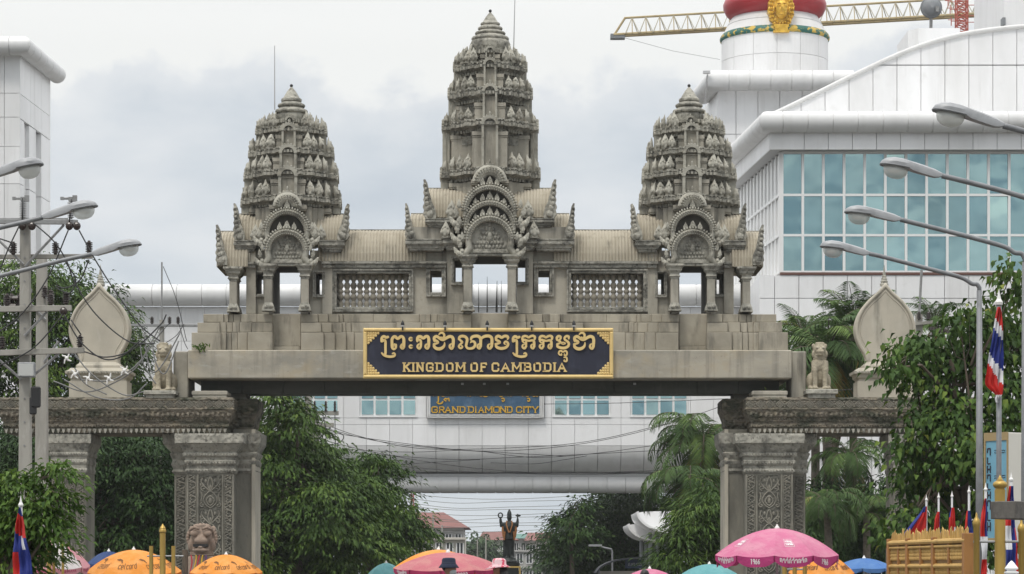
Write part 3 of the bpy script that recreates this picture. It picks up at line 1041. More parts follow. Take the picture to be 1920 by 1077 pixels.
def tower(cu, tiers, zbase, body0, tip, collar, rings, ped, hfac, npost):
    """tiers = [(py_top, py_bottom, half px)] from the lowest cornice up"""
    cx, cy = XC + cu, GD + DT
    z = lambda py: GZ(py, DT)
    core = MB()
    zs = [zbase] + [z(t[0]) for t in tiers]
    for k, (q0, q1, w) in enumerate(tiers):
        wb = w * st * (.71 if k else body0)
        lo = zs[k] - .02
        core.loft([plan(wb, cx, cy, lo), plan(wb, cx, cy, z(q1) + .02)])
    t = core.build('tower', M['stone'], gate)
    for k, (q0, q1, w) in enumerate(tiers):
        b = MB()
        b.loft([plan(w * st * f, cx, cy, z(q1) + (z(q0) - z(q1)) * tt) for tt, f in TCOR])
        b.build('cornice', M['cornice'], t)
        # capital band of the storey pilasters under the cornice
        bh = (18 if npost else 6) * st
        b = MB()
        wb = w * st
        b.loft([plan(wb * f, cx, cy, z(q1) - bh + bh * tt) for tt, f in ((0, .715), (.15, .74), (.3, .725), (.75, .73), (.8, .75), (.99, .75))])
        b.build('pilaster_band', M['carved'], t)
        # dentils and hanging leaves round the cornice
        b = MB()
        for fz, fr, hh, ww in ((.64, 1.0, .042, .028), (.26, .835, .045, .026), (.90, .985, .025, .022)):
            pp = plan(w * st * fr, cx, cy, z(q1) + (z(q0) - z(q1)) * fz)
            for i in range(len(pp)):
                A, C = Vector(pp[i]), Vector(pp[(i + 1) % len(pp)])
                m_ = max(1, int((C - A).length / .105))
                for j in range(m_):
                    c = A.lerp(C, (j + .5) / m_)
                    if c.y > cy + .25 * w * st: continue
                    b.obox(c, ww, ww, hh)
        o = b.build('dentil', M['antefix'], t); o['kind'] = 'stuff'
        # false door with arched head on the front and both sides
        dz0 = (zs[k] if k else z(q1) - .3)
        for face in range(3):
            fw = (w * .145 if npost else w * .17) * st
            top = z(q0) + 5 * st
            zc = top - fw * 1.35
            b = MB()
            d_ = MB()
            y0 = -(w * st) - .035
            zlow = dz0 if (k or npost) else z(q1)
            dd = .29 * w * st
            if k == 0: zlow = z(q1) - 6 * st
            b.box(-fw * 1.22, -fw * .86, y0, y0 + .22, zlow, zc)
            b.box(fw * .86, fw * 1.22, y0, y0 + .22, zlow, zc)
            pa = [(math.cos(math.pi * i / 12), math.sin(math.pi * i / 12)) for i in range(13)]
            poly = [(fw * 1.30 * a, zc + fw * 1.30 * s_) for a, s_ in pa] + [(fw * .84 * a, zc + fw * .84 * s_) for a, s_ in pa[::-1]]
            for i in range(12):
                b.prism([(fw * 1.32 * pa[i][0], zc + fw * 1.32 * pa[i][1]), (fw * 1.32 * pa[i + 1][0], zc + fw * 1.32 * pa[i + 1][1]), (fw * .84 * pa[i + 1][0], zc + fw * .84 * pa[i + 1][1]), (fw * .84 * pa[i][0], zc + fw * .84 * pa[i][1])], y0 - .03, y0 + .22)
            for i in range(9):
                a = math.pi * (i + .5) / 9
                b.ell((fw * 1.3 * math.cos(a), y0 + .02, zc + fw * 1.34 * math.sin(a)), fw * .16, .06, fw * .16, 6, 4)
            b.ell((0, y0 + .02, zc + fw * 1.62), fw * .14, .06, fw * .34, 6, 5)
            d_.prism([(fw * .9, zlow)] + [(fw * .9 * a, zc + fw * .9 * s_) for a, s_ in pa] + [(-fw * .9, zlow)], y0 + .13, y0 + .3 + dd)
            d_.box(-fw * .84, fw * .84, y0 + .09, y0 + .2, zc - .05, zc - .01)
            ang = (0, math.pi / 2, -math.pi / 2)[face]
            e_, g_ = MB(), MB()         # plain wall panels and small capitals beside the niche
            dp = (.12 if face == 0 else .2) * w * st
            for s_, q_ in ((-1, e_), (1, g_)):
                x0_, x1_ = sorted((s_ * fw * 1.2, s_ * .37 * w * st))
                q_.box(x0_, x1_, y0 + dp, y0 + dp + .25 * w * st, zlow, z(q1) + .04)
                q_.box(x0_ - .02, x1_ + .02, y0 + dp - .04, y0 + dp + .2 * w * st, z(q1) - 5 * st, z(q1) + .03)
                q_.box(x0_ - .01, x1_ + .01, y0 + dp - .02, y0 + dp + .2 * w * st, z(q1) - 8 * st, z(q1) - 6.5 * st)
            for mb, nm, mm in ((b, 'niche_frame', 'antefix'), (d_, 'false_door', 'stone'), (e_, 'wall_panel', 'stone'), (g_, 'wall_panel', 'stone')):
                ca, sa = math.cos(ang), math.sin(ang)
                mb.v = [(cx + v[0] * ca - v[1] * sa, cy + v[0] * sa + v[1] * ca, v[2]) for v in mb.v]
                mb.build(nm, M[mm], t)
        # antefixes on the cornice
        hz_ = (hfac[k]) * st
        back = MB()
        for qx in (-1, 1):
            for qy in (-1, 1):
                for (a, c, s_) in ((.46, .75, 1.0), (.61, .60, 1.0), (.765, .46, 1.0), (.93, .17, .97)):
                    if k == len(tiers) - 1 and a < .7: continue
                    x, y = qx * a * w * st, qy * c * w * st
                    rz = math.atan2(y, x) + math.pi / 2
                    if a < .7: rz = 0 if qy < 0 else math.pi
                    elif a > .7: rz = math.pi / 2 * qx
                    rz += random.uniform(-.12, .12)
                    h_ = hz_ * s_ * random.uniform(1.0, 1.2)
                    loc = (cx + x, cy + y, z(q0) - .015)
                    if qy < 0:
                        inst(random.choice(ANTES), 'antefix', t, loc, (random.uniform(-.07, .07), random.uniform(-.09, .09), rz), (h_ * random.uniform(.76, .92), h_ * .85, h_))
                    else:
                        b0 = MB(); b0.v = []
                        src = antefix_mb()
                        ca, sa = math.cos(rz), math.sin(rz)
                        back.add([(loc[0] + (v[0] * ca - v[1] * sa) * h_, loc[1] + (v[0] * sa + v[1] * ca) * h_, loc[2] + v[2] * h_) for v in src.v], src.f)
        o = back.build('antefix', M['antefix'], t)
        o['kind'] = 'stuff'
        if npost and 0 < k < 4:
            for sx in (-1, 1):
                for sy in (-1, 1):
                    x = cx + sx * .93 * w * st
                    y = cy + sy * .42 * w * st
                    b = MB(); b.tube([(x, y, zs[k] - .02), (x, y, z(q1) + .1)], .028, 6)
                    b.build('strut', M['pillar'], t)
    # collar and stepped spire
    b = MB()
    (c0, c1, cw) = collar
    b.lathe([(cw * st * .80, z(c1) - .2), (cw * st * .84, z(c1)), (cw * st * .95, (z(c1) * .6 + z(c0) * .4)), (cw * st * 1.0, z(c1) * .25 + z(c0) * .75), (cw * st * .93, z(c0))], (cx, cy), 20)
    b.build('collar', M['carved'], t, autos=40)
    b = MB()
    pr = []
    for (r0, r1, w) in rings:
        za, zb_ = z(r1), z(r0)
        pr += [(w * st * .80, za), (w * st * .97, za + (zb_ - za) * .18), (w * st, za + (zb_ - za) * .4), (w * st * .97, za + (zb_ - za) * .62), (w * st * .78, za + (zb_ - za) * .85), (w * st * .74, zb_)]
    lw = rings[-1][2]
    pr += [(lw * st * .72, z(rings[-1][0]) + .01), (lw * st * .42, z(rings[-1][0]) * .5 + z(tip) * .5), (lw * st * .12, z(tip) - .06), (.0, z(tip))]
    b.lathe(pr, (cx, cy), 16)
    b.build('spire', M['carved'], t, autos=35)
    b = MB(); b.ell((cx, cy, z(tip)), .05, .05, .05, 8, 6); b.build('finial_knob', M['black'], t)
    # side niches of the lower body: small antefixes beside the pediment
    return t


SIDE = [(376, 398, 90), (328.5, 350, 84.5), (287, 309, 76), (246, 265, 63), (229, 240, 38)]
MAIN = [(326, 351, 90.5), (236, 262, 87), (175.5, 207, 76), (126, 152, 66), (101, 113, 47)]
towers = []
for cu in (-6.03, 6.03):
    towers.append(tower(cu, SIDE, GZ(452, DT) - .1, .86, 161, (213, 236, 28), [(203, 215, 31), (193, 203, 26), (182, 193, 19.5)], None, (29, 28, 27, 25, 18), False))
towers.append(tower(0, MAIN, GZ(470, DT), .84, 21, (78, 102, 38), [(66, 79, 35.5), (58, 67, 29), (49, 58, 23.5), (41, 49, 18.5)], None, (28, 24, 25, 28, 15), True))


# ---- carved pediments over the doors
def tympanum(cu, zc, r, zl, y, parent, h):
    b = MB()
    pa = [(math.cos(math.pi * i / 16), math.sin(math.pi * i / 16)) for i in range(17)]
    b.prism([(XC + cu + r * 1.05, zl)] + [(XC + cu + r * 1.02 * a, zc + r * 1.04 * s_) for a, s_ in pa] + [(XC + cu - r * 1.05, zl)], y, y + .3)
    o = b.build('tympanum', M['carved'], parent)
    f = MB()
    for row, (n, zf) in enumerate(((9, .08), (8, .24), (6, .42), (5, .58), (3, .74), (1, .9))):
        for i in range(n):
            x = (i - (n - 1) / 2) * r * 1.75 / 9
            zz = zl + (zc + r - zl) * zf
            f.ell((XC + cu + x, y - .01, zz), r * .085, .05, r * .11, 7, 5)
    f.ell((XC + cu, y - .03, zl + (zc + r - zl) * .45), r * .14, .07, r * .3, 8, 6)
    f.build('relief_figure', M['carved'], o)
    b = MB()
    b.box(XC + cu - r * 1.2, XC + cu + r * 1.2, y - .06, y + .3, zl - .11, zl)
    b.box(XC + cu - r * 1.2, XC + cu + r * 1.2, y - .02, y + .3, zl - .19, zl - .11)
    b.build('door_lintel', M['carved'], parent)


def pediment(cu, rows, tow, tym):
    """rows = [(py of crown outer, half px outer, band px, y front, legs)] lowest first"""
    prev = None
    for (pt, ho, band, y, legs, fol, nfig) in rows:
        s_ = S(GD + y)
        r = (ho - band / 2) * s_
        zc = GZ(pt, y) - band / 2 * s_ - r
        arch('pediment_arch', cu, zc, r, band * s_, GD + y, .34, tow, legs, legs > .3, 'antefix', fol)
        b = MB()                        # backing stone behind the arch
        pa = [(math.cos(math.pi * i / 14), math.sin(math.pi * i / 14)) for i in range(15)]
        b.prism([(XC + cu + r * 1.02, zc - r * .5)] + [(XC + cu + r * 1.0 * a, zc + r * 1.02 * q) for a, q in pa] + [(XC + cu - r * 1.02, zc - r * .5)], GD + y + .27, GD + y + .9)
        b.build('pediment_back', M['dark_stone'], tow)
        for i in range(nfig):           # row of small figures standing on the arch below
            x = (i - (nfig - 1) / 2) * 13.5 * s_
            rp_ = prev[1] * s_
            zz = GZ(prev[0], y) - rp_ + math.sqrt(max(rp_ * rp_ - x * x, 0)) - 1.5 * s_
            h_ = (19 - 2.2 * abs(i - (nfig - 1) / 2)) * s_
            inst(ANTES[i % 3], 'arch_figure', tow, (XC + cu + x, GD + y + .10, zz), (0, 0, 0), (h_ * .85, h_ * .5, h_))
        prev = (pt, ho)


for sg in (-1, 1):
    cu = 6.03 * sg
    tw = towers[0] if sg < 0 else towers[1]
    pediment(cu, [(428, 42, 12, .06, .72, 25, 0), (391, 43, 11, .12, .62, 27, 3), (366, 21, 8, .20, 0, 13, 1)], tw, None)
    s_ = S(GD + .2)
    r = 30 * s_
    tympanum(cu, GZ(428, .1) - 12 * s_ - r, r, GZ(486, .2), GD + .30, tw, 0)
    for q in (-1, 1):                   # flame stones at both sides of the pediment
        for px, py, h_, dy in ((62, 452, 32, .72), (50, 452, 36, .62)):
            inst(ANTE, 'antefix', tw, (XC + cu + q * px * s_, GD + dy, GZ(py, dy)), (0, 0, q * .25), (h_ * s_ * .9, h_ * s_ * .8, h_ * s_))
s_ = S(GD + .2)
pediment(0, [(402.6, 47, 12.5, .0, .72, 27, 0), (374, 50, 11, .05, .66, 29, 5), (345, 51, 11, .10, .6, 31, 5), (314, 27, 9, .16, 0, 15, 3)], towers[2], None)
tympanum(0, GZ(402.6, .1) - 13 * s_ - 34 * s_, 34 * s_, GZ(467.5, .2), GD + .22, towers[2], 0)
for q in (-1, 1):
    for px, py, h_, dy in ((83, 447, 34, .42), (72, 410, 36, .5), ):
        if h_: inst(ANTE, 'antefix', towers[2], (XC + q * px * s_, GD + dy, GZ(py, dy)), (0, 0, q * .25), (h_ * s_ * .9, h_ * s_ * .8, h_ * s_))

# ---- lightning rods
for px, p0, p1, lab in ((515, 86, 206, 'thin lightning rod rising beside the left stone tower top'), (963, 0, 98, 'tall thin lightning rod leaning beside the middle tower spire')):
    b = MB()
    top = P(px + (3 if px > 900 else 0), p0 if p0 else -25, GD + DT)
    b.tube([P(px, p1, GD + DT), top], [.022, .012], 6)
    tag(b.build('lightning_rod', M['porc_grey']), lab, 'lightning rod')
# rods seen through the middle doorway stand on the bridge roof behind

# ================================================================== SIGN BOARD
def stroke(b, pts, w, y, th=.05):
    """flat thick stroke through (x,z) points, extruded from y towards y+th"""
    n = len(pts)
    ws = w if isinstance(w, (list, tuple)) else [w] * n
    Lf, Rt = [], []
    for i in range(n):
        a = Vector(pts[max(i - 1, 0)]); c = Vector(pts[min(i + 1, n - 1)])
        t = (c - a)
        t = t.normalized() if t.length > 1e-9 else Vector((1, 0))
        nrm = Vector((-t.y, t.x))
        Lf.append(Vector(pts[i]) + nrm * ws[i] / 2)
        Rt.append(Vector(pts[i]) - nrm * ws[i] / 2)
        if i == 0: t0 = t
    tN = t
    cap0 = [Vector(pts[0]) + (Matrix.Rotation(math.pi * k / 5, 2) @ (Lf[0] - Vector(pts[0]))) for k in range(1, 5)]
    capN = [Vector(pts[-1]) + (Matrix.Rotation(math.pi * k / 5, 2) @ (Rt[-1] - Vector(pts[-1]))) for k in range(1, 5)]
    front, idx = [], []
    for i in range(n):
        front += [Lf[i], Rt[i]]
    m_ = 2 * n
    fr = front + cap0 + capN
    N_ = len(fr)
    vs_ = [(p.x, y, p.y) for p in fr] + [(p.x, y + th, p.y) for p in fr]
    fs_ = []
    for i in range(n - 1):
        fs_.append((2 * i, 2 * i + 1, 2 * i + 3, 2 * i + 2))
    fs_.append(tuple([0] + list(range(m_, m_ + 4)) + [1]))
    fs_.append(tuple([2 * n - 1] + list(range(m_ + 4, m_ + 8)) + [2 * n - 2]))
    outline = [2 * i for i in range(n - 1, -1, -1)] + list(range(m_, m_ + 4)) + [2 * i + 1 for i in range(n)] + list(range(m_ + 4, m_ + 8))
    for k in range(len(outline)):
        a, c = outline[k], outline[(k + 1) % len(outline)]
        fs_.append((a, c, c + N_, a + N_))
    b.add(vs_, fs_)


# single-stroke capitals in a 1 x 1 box; serif ticks are added by the caller
GLY = {
    'K': [[(.08, 0), (.08, 1)], [(.92, 1), (.16, .46)], [(.34, .58), (.92, 0)]], 'I': [[(.5, 0), (.5, 1)]], 'N': [[(.1, 0), (.1, 1)], [(.1, 1), (.9, 0)], [(.9, 0), (.9, 1)]],
    'G': [[(.92, .74), (.92, .88), (.78, 1), (.22, 1), (.07, .86), (.07, .14), (.22, 0), (.78, 0), (.92, .14), (.92, .46), (.56, .46)]],
    'D': [[(.12, 0), (.12, 1), (.72, 1), (.93, .82), (.93, .18), (.72, 0), (.12, 0)]], 'O': [[(.22, 1), (.78, 1), (.93, .84), (.93, .16), (.78, 0), (.22, 0), (.07, .16), (.07, .84), (.22, 1)]],
    'M': [[(.08, 0), (.08, 1)], [(.08, 1), (.5, .3), (.92, 1)], [(.92, 1), (.92, 0)]], 'F': [[(.12, 0), (.12, 1), (.92, 1), (.92, .86)], [(.12, .52), (.7, .52)]],
    'C': [[(.93, .72), (.93, .86), (.78, 1), (.22, 1), (.07, .84), (.07, .16), (.22, 0), (.78, 0), (.93, .14), (.93, .28)]], 'A': [[(.06, 0), (.5, 1), (.94, 0)], [(.24, .34), (.76, .34)]],
    'B': [[(.12, 0), (.12, 1), (.72, 1), (.88, .88), (.88, .64), (.74, .53), (.12, .53)], [(.74, .53), (.94, .40), (.94, .14), (.76, 0), (.12, 0)]],
    'R': [[(.12, 0), (.12, 1), (.7, 1), (.88, .86), (.88, .64), (.7, .5), (.12, .5)], [(.5, .5), (.95, 0)]], 'T': [[(.5, 0), (.5, 1)], [(.04, .84), (.04, 1), (.96, 1), (.96, .84)]],
    'Y': [[(.06, 1), (.5, .46), (.94, 1)], [(.5, .46), (.5, 0)]], 'i': [[(.5, 0), (.5, .66)], [(.5, .92), (.5, 1.0)]]}
TICK = {'K': [(.08, 0), (.08, 1), (.92, 0), (.92, 1)], 'I': [(.5, 0), (.5, 1)], 'N': [(.1, 0), (.1, 1), (.9, 1)], 'M': [(.08, 0), (.08, 1), (.92, 0), (.92, 1)], 'A': [(.06, 0), (.94, 0)], 'F': [(.12, 0)], 'R': [(.12, 0), (.95, 0)], 'T': [(.5, 0)], 'Y': [(.5, 0), (.06, 1), (.94, 1)], 'i': [(.5, 0)], 'D': [(.04, 0), (.04, 1)], 'B': [(.04, 0), (.04, 1)]}


def letter(ch, x0, x1, z0, z1, w, y, th, m, parent, name='letter', tick=.09):
    b = MB()
    k = 0
    for st_ in GLY[ch]:
        pts = [(x0 + (x1 - x0) * a, z0 + w / 2 + (z1 - z0 - w) * c) for a, c in st_]
        stroke(b, pts, w, y - .002 * k, th + .002 * k); k += 1
    for a, c in TICK.get(ch, []):
        xx = x0 + (x1 - x0) * a
        zz = z0 + w * .3 + (z1 - z0 - w * .6) * c
        hw = max((x1 - x0) * tick * (2.2 if ch in 'Ii' else 1.6), w * .75)
        stroke(b, [(xx - hw, zz), (xx + hw, zz)], w * .55, y - .002 * k, th + .002 * k); k += 1
    return b.build(name, M[m], parent)


sy = -.22
sD = GD + sy
sign = thing('name_board', 'navy name board with gold frame and khmer and latin lettering on the stone beam', 'sign', (PX(915.5, sD), sD, PZ(712, sD)))
X0, X1, Z0, Z1 = PX(681, sD), PX(1150, sD), PZ(709.8, sD), PZ(615.2, sD)
fw = 7 * S(sD)
b = MB(); b.box(X0 + fw * .5, X1 - fw * .5, sD + .07, sD + .2, Z0 + fw * .5, Z1 - fw * .5)
b.build('board', M['navy'], sign)
for a in ((X0, X0 + fw, Z0 + fw, Z1 - fw), (X1 - fw, X1, Z0 + fw, Z1 - fw), (X0, X1, Z0, Z0 + fw), (X0, X1, Z1 - fw, Z1)):
    b = MB(); cbox(b, a[0], a[1], sD, sD + .21, a[2], a[3], .035); b.build('frame_bar', M['letter_gold'], sign)
for x, z, sx, sz in ((X0 + fw, Z0 + fw, 1, 1), (X1 - fw, Z0 + fw, -1, 1), (X0 + fw, Z1 - fw, 1, -1), (X1 - fw, Z1 - fw, -1, -1)):
    b = MB()
    L_ = 23 * S(sD)
    for i in range(5):
        for j in range(5 - i):
            b.ell((x + sx * (i + .6) * L_ / 5, sD + .045, z + sz * (j + .6) * L_ / 5), L_ / 9.5, .03, L_ / 8, 6, 4, Matrix.Rotation(random.uniform(-1, 1), 3, 'Y'))
    b.prism([(x + sx * .01, z + sz * .01), (x + sx * L_, z + sz * .01), (x + sx * .01, z + sz * L_)] if sx * sz > 0 else [(x + sx * .01, z + sz * .01), (x + sx * .01, z + sz * L_), (x + sx * L_, z + sz * .01)], sD + .045, sD + .068)
    b.build('corner_ornament', M['letter_gold'], sign)

Zm1 = lambda x, y: (PX(676 + x / 7.869, sD), PZ(606 + y / 7.869, sD))
Zm2 = lambda x, y: (PX(910 + x / 7.869, sD), PZ(606 + y / 7.869, sD))
zs_ = S(sD) / 7.869
RO = [([(312, 268), (312, 225), (330, 200), (352, 198), (374, 213), (402, 205)], 38), ([(330, 262), (352, 250), (367, 275), (367, 350), (368, 430), (362, 462)], 36), ([(312, 442), (350, 476), (425, 496), (490, 487), (507, 462), (490, 442), (470, 452)], [22, 34, 36, 36, 30, 26, 20])]
JA = [([(1092, 262), (1086, 222), (1105, 200), (1135, 200), (1170, 228), (1215, 246), (1262, 222), (1310, 198), (1350, 205), (1368, 240), (1368, 290), (1364, 350)], [38, 42, 42, 42, 40, 40, 42, 44, 44, 44, 44, 40]),
      ([(1364, 345), (1344, 378), (1316, 354), (1320, 322), (1342, 304)], [40, 38, 34, 28, 14]), ([(1156, 168), (1178, 148), (1212, 146), (1234, 172), (1230, 206), (1205, 218), (1185, 204)], [16, 28, 30, 34, 32, 24, 14]),
      ([(1096, 252), (1130, 268), (1142, 286), (1118, 300), (1078, 310)], [34, 36, 34, 30, 26]), ([(1084, 312), (1090, 352), (1130, 378), (1180, 378), (1222, 352), (1238, 318), (1240, 284)], [34, 42, 46, 46, 40, 28, 12])]
KA = [([(546, 240), (552, 206), (580, 192), (612, 196), (640, 212), (668, 196), (700, 188), (730, 204), (728, 234)], [34, 36, 36, 34, 32, 34, 36, 36, 32]), ([(548, 268), (575, 246), (610, 256), (650, 262), (694, 254), (718, 276), (720, 346)], [26, 32, 32, 30, 34, 38, 38]),
      ([(720, 342), (702, 374), (676, 352), (682, 322), (706, 308)], [36, 34, 30, 24, 12]), ([(602, 262), (602, 344)], 30), ([(602, 340), (578, 374), (548, 352), (554, 322), (580, 316)], [34, 34, 30, 24, 12]), ([(560, 286), (585, 296), (596, 316)], [20, 22, 18])]


def sh(g, dx): return [([(x + dx, y) for x, y in p], w) for p, w in g]


def ring_(cx, cy, r, w): return ([(cx + r * math.cos(a * math.pi / 6), cy + r * math.sin(a * math.pi / 6)) for a in range(13)], w)


KH = [(Zm1, RO), (Zm1, [([(492, 318), (510, 310), (506, 336), (486, 336)], 13), ([(524, 318), (520, 362), (494, 384), (468, 362), (464, 300), (464, 240), (486, 206), (512, 200), (548, 230), (590, 200), (620, 206), (638, 240), (638, 300), (638, 352)], [26, 30, 32, 40, 42, 42, 42, 42, 40, 42, 42, 44, 44, 40]), ([(500, 306), (520, 318)], 16), ([(638, 348), (620, 376), (594, 352), (606, 318), (630, 300)], [40, 36, 32, 26, 12])]),
      (Zm1, [ring_(740, 236, 21, 25), ring_(742, 347, 20, 25)]),
      (Zm1, [([(838, 266), (840, 222), (862, 198), (892, 202), (925, 224), (958, 200), (988, 198), (1006, 230), (1006, 290), (1006, 345)], [36, 42, 42, 42, 40, 42, 44, 44, 44, 40]), ([(845, 250), (872, 246), (889, 270), (889, 345)], [30, 34, 36, 36]), ([(889, 342), (868, 376), (840, 352), (848, 320), (872, 304)], [36, 36, 32, 26, 12]), ([(1006, 342), (985, 376), (957, 352), (964, 320), (988, 304)], [40, 36, 32, 26, 12])]),
      (Zm1, JA),
      (Zm1, [([(1452, 236), (1462, 206), (1500, 192), (1545, 202), (1572, 236), (1566, 290), (1555, 335)], [34, 38, 40, 40, 40, 38, 34]), ([(1456, 238), (1482, 262), (1500, 284), (1466, 318), (1450, 346), (1476, 372), (1504, 350), (1488, 330)], [30, 32, 32, 30, 30, 30, 26, 14]), ([(1555, 330), (1572, 364), (1602, 376), (1650, 370), (1684, 340), (1690, 300), (1668, 270), (1638, 272), (1622, 290)], [32, 34, 34, 38, 38, 36, 34, 28, 14]), ([(1628, 240), (1644, 208), (1690, 192), (1740, 196), (1770, 228), (1772, 290), (1772, 340)], [32, 40, 42, 44, 44, 42, 40]), ([(1772, 338), (1752, 374), (1726, 350), (1734, 318), (1758, 302)], [40, 36, 32, 26, 12]),
             ([(1780, 226), (1826, 198), (1880, 190), (1922, 204), (1938, 236), (1938, 300), (1934, 345)], [36, 42, 44, 44, 44, 44, 40]), ([(1934, 342), (1908, 376), (1880, 354), (1886, 322), (1912, 304)], [40, 36, 32, 26, 12])]),
      (Zm2, [([(158, 248), (160, 210), (186, 192), (212, 196), (240, 214), (280, 192), (318, 194), (336, 214), (328, 236)], [34, 40, 42, 40, 38, 40, 42, 36, 24]), ([(162, 250), (196, 266), (212, 286), (180, 302), (148, 308)], [32, 36, 36, 32, 26]), ([(156, 308), (164, 348), (205, 370), (250, 374), (305, 358), (335, 318), (326, 284), (300, 272), (280, 286), (284, 308), (304, 312)], [32, 40, 42, 42, 40, 38, 32, 28, 24, 20, 12])]),
      (Zm2, sh(RO, 98)), (Zm2, KA), (Zm2, sh(KA, 255)),
      (Zm2, [([(1060, 248), (1056, 212), (1082, 192), (1110, 202), (1108, 232), (1088, 244)], [34, 36, 36, 34, 28, 14]), ([(1066, 250), (1104, 272), (1100, 294), (1058, 310)], [28, 34, 30, 26]), ([(1062, 310), (1068, 346), (1120, 366), (1175, 366), (1222, 340), (1232, 298), (1206, 266), (1174, 244), (1172, 212), (1200, 192), (1230, 200), (1232, 228)], [30, 38, 40, 40, 38, 36, 34, 32, 32, 34, 34, 26]), ([(1112, 296), (1142, 284), (1172, 290), (1182, 300), (1150, 312), (1114, 298)], 16),
             ([(1098, 470), (1082, 446), (1094, 416), (1120, 410), (1145, 426), (1180, 410), (1204, 430), (1200, 468), (1168, 476), (1166, 452)], [20, 24, 26, 26, 24, 26, 26, 26, 22, 12]), ([(1096, 470), (1126, 470), (1120, 446)], [20, 22, 12]), ([(1162, 506), (1196, 506), (1204, 548), (1188, 566), (1162, 556), (1168, 540)], [18, 24, 26, 26, 22, 12])]),
      (Zm2, sh(JA, 230))]
for fn, strokes in KH:
    b = MB()
    for k, (pts, w) in enumerate(strokes):
        n = 4
        if isinstance(w, list):
            sp = spline([(*p, q) for p, q in zip(pts, w)], n)
            stroke(b, [fn(p[0], p[1]) for p in sp], [max(p[2], 4) * zs_ for p in sp], sD + .012 - .0025 * k, .058 + .0025 * k)
        else:
            sp = spline(pts, n)
            stroke(b, [fn(*p) for p in sp], w * zs_, sD + .012 - .0025 * k, .058 + .0025 * k)
    b.build('khmer_letter', M['letter_gold'], sign)
for fn, s0 in ((Zm1, [('K', 636, 732), ('I', 762, 794), ('N', 830, 926), ('G', 970, 1074), ('D', 1114, 1220), ('O', 1266, 1366), ('M', 1410, 1542), ('O', 1628, 1726), ('F', 1772, 1862)]),
               (Zm2, [('C', 98, 200), ('A', 238, 356), ('M', 396, 532), ('B', 572, 674), ('O', 716, 816), ('D', 866, 970), ('I', 1006, 1038), ('A', 1072, 1188)])):
    for ch, a, c in s0:
        x0, z0 = fn(a, 720); x1, z1 = fn(c, 580)
        letter(ch, x0, x1, z0, z1, 27 * zs_, sD + .02, .05, 'letter_gold', sign)
for px in (755, 834.5, 913.5, 997, 1076):
    x, z = PX(px, sD), PZ(617, sD)
    b = MB()
    b.tube([(x, sD - .03, z - .05), (x, sD - .03, z + .10)], .022, 8)
    b.lathe([(.03, z + .08), (.055, z + .11), (.05, z + .17), (.02, z + .23), (.004, z + .25)], (x, sD - .03), 8)
    o = b.build('spotlight', M['black'], sign)
    b = MB(); b.lathe([(.05, z + .055), (.058, z + .07), (.058, z + .09), (.045, z + .1)], (x, sD - .03), 8); b.build('lamp_collar', M['porc_grey'], o)

# ================================================================== SIDE GATES
def loft_rect(b, x0, x1, y0, y1, prof):
    """prof = [(z, out)] rectangles grown outwards by out"""
    b.loft([[(x0 - e, y0 - e, z), (x1 + e, y0 - e, z), (x1 + e, y1 + e, z), (x0 - e, y1 + e, z)] for z, e in prof])


# shared carved relief pieces (unit high = 1 m, in the xz plane, proud towards -y)
def spiral(cx, cz, r, turns, a0, sgn=1, n=14):
    return [(cx + r * (1 - .8 * k / n) * math.cos(a0 + sgn * turns * 2 * math.pi * k / n), cz + r * (1 - .8 * k / n) * math.sin(a0 + sgn * turns * 2 * math.pi * k / n)) for k in range(n + 1)]


def relief(polys, rad, name, blobs=()):
    b = MB()
    for p in polys:
        b.tube([(x, 0, z) for x, z in p], rad, 4, False, 1.0)
    for x, z, rx, rz in blobs:
        b.ell((x, 0, z), rx, .03, rz, 6, 4)
    return b.mesh(name, M['pilcarv'])


tear = [(0, 0), (.13, .10), (.20, .24), (.15, .38), (0, .52), (-.15, .38), (-.20, .24), (-.13, .10), (0, 0)]
tear2 = [(x * .55, .07 + z * .6) for x, z in tear]
MED = relief([spline(tear, 3), spline(tear2, 3), spiral(.20, .62, .085, 1.2, -1.5, 1), spiral(-.20, .62, .085, 1.2, -1.6, -1),
              spline([(0, .5), (.16, .66), (.26, .80), (.22, .93)], 4), spline([(0, .5), (-.16, .66), (-.26, .80), (-.22, .93)], 4),
              spline([(0, .52), (.07, .70), (.05, .84), (0, .97)], 4), spline([(0, .52), (-.07, .70), (-.05, .84), (0, .97)], 4),
              spiral(.235, .09, .075, 1.1, 1.5, -1), spiral(-.235, .09, .075, 1.1, 1.6, 1), spline([(.27, .2), (.24, .36), (.27, .5)], 3), spline([(-.27, .2), (-.24, .36), (-.27, .5)], 3)],
             .022, 'carved_medallion', [(0, .24, .05, .10), (0, .36, .04, .05), (.13, .84, .035, .06), (-.13, .84, .035, .06), (0, .66, .03, .07), (.28, .72, .03, .05), (-.28, .72, .03, .05)])
SCR = relief([spline([(-.09, 0), (.09, .12), (.10, .22), (0, .27), (-.06, .2), (-.01, .15)], 3), spline([(.09, .5), (-.09, .62 - .25), (-.10, .30), (-.02, .27)], 3), spline([(.09, .25), (-.09, .37), (-.10, .47), (0, .5)], 3),
              [(-.115, 0), (-.115, .5)], [(.115, 0), (.115, .5)]], .018, 'carved_scroll', [(.05, .40, .035, .05), (-.06, .09, .03, .05), (.06, .05, .025, .03), (-.04, .30, .025, .03)])
DIA = relief([[(-.13, .0), (0, .13), (.13, 0), (0, -.13), (-.13, 0)], [(-.07, 0), (0, .07), (.07, 0), (0, -.07), (-.07, 0)]], .016, 'band_rosette', [(0, 0, .03, .03), (.13, .09, .03, .03), (.13, -.09, .03, .03)])
tb = MB(); tb.prism([(-.05, 0), (-.03, -.09), (0, -.14), (.03, -.09), (.05, 0)], -.03, .05)
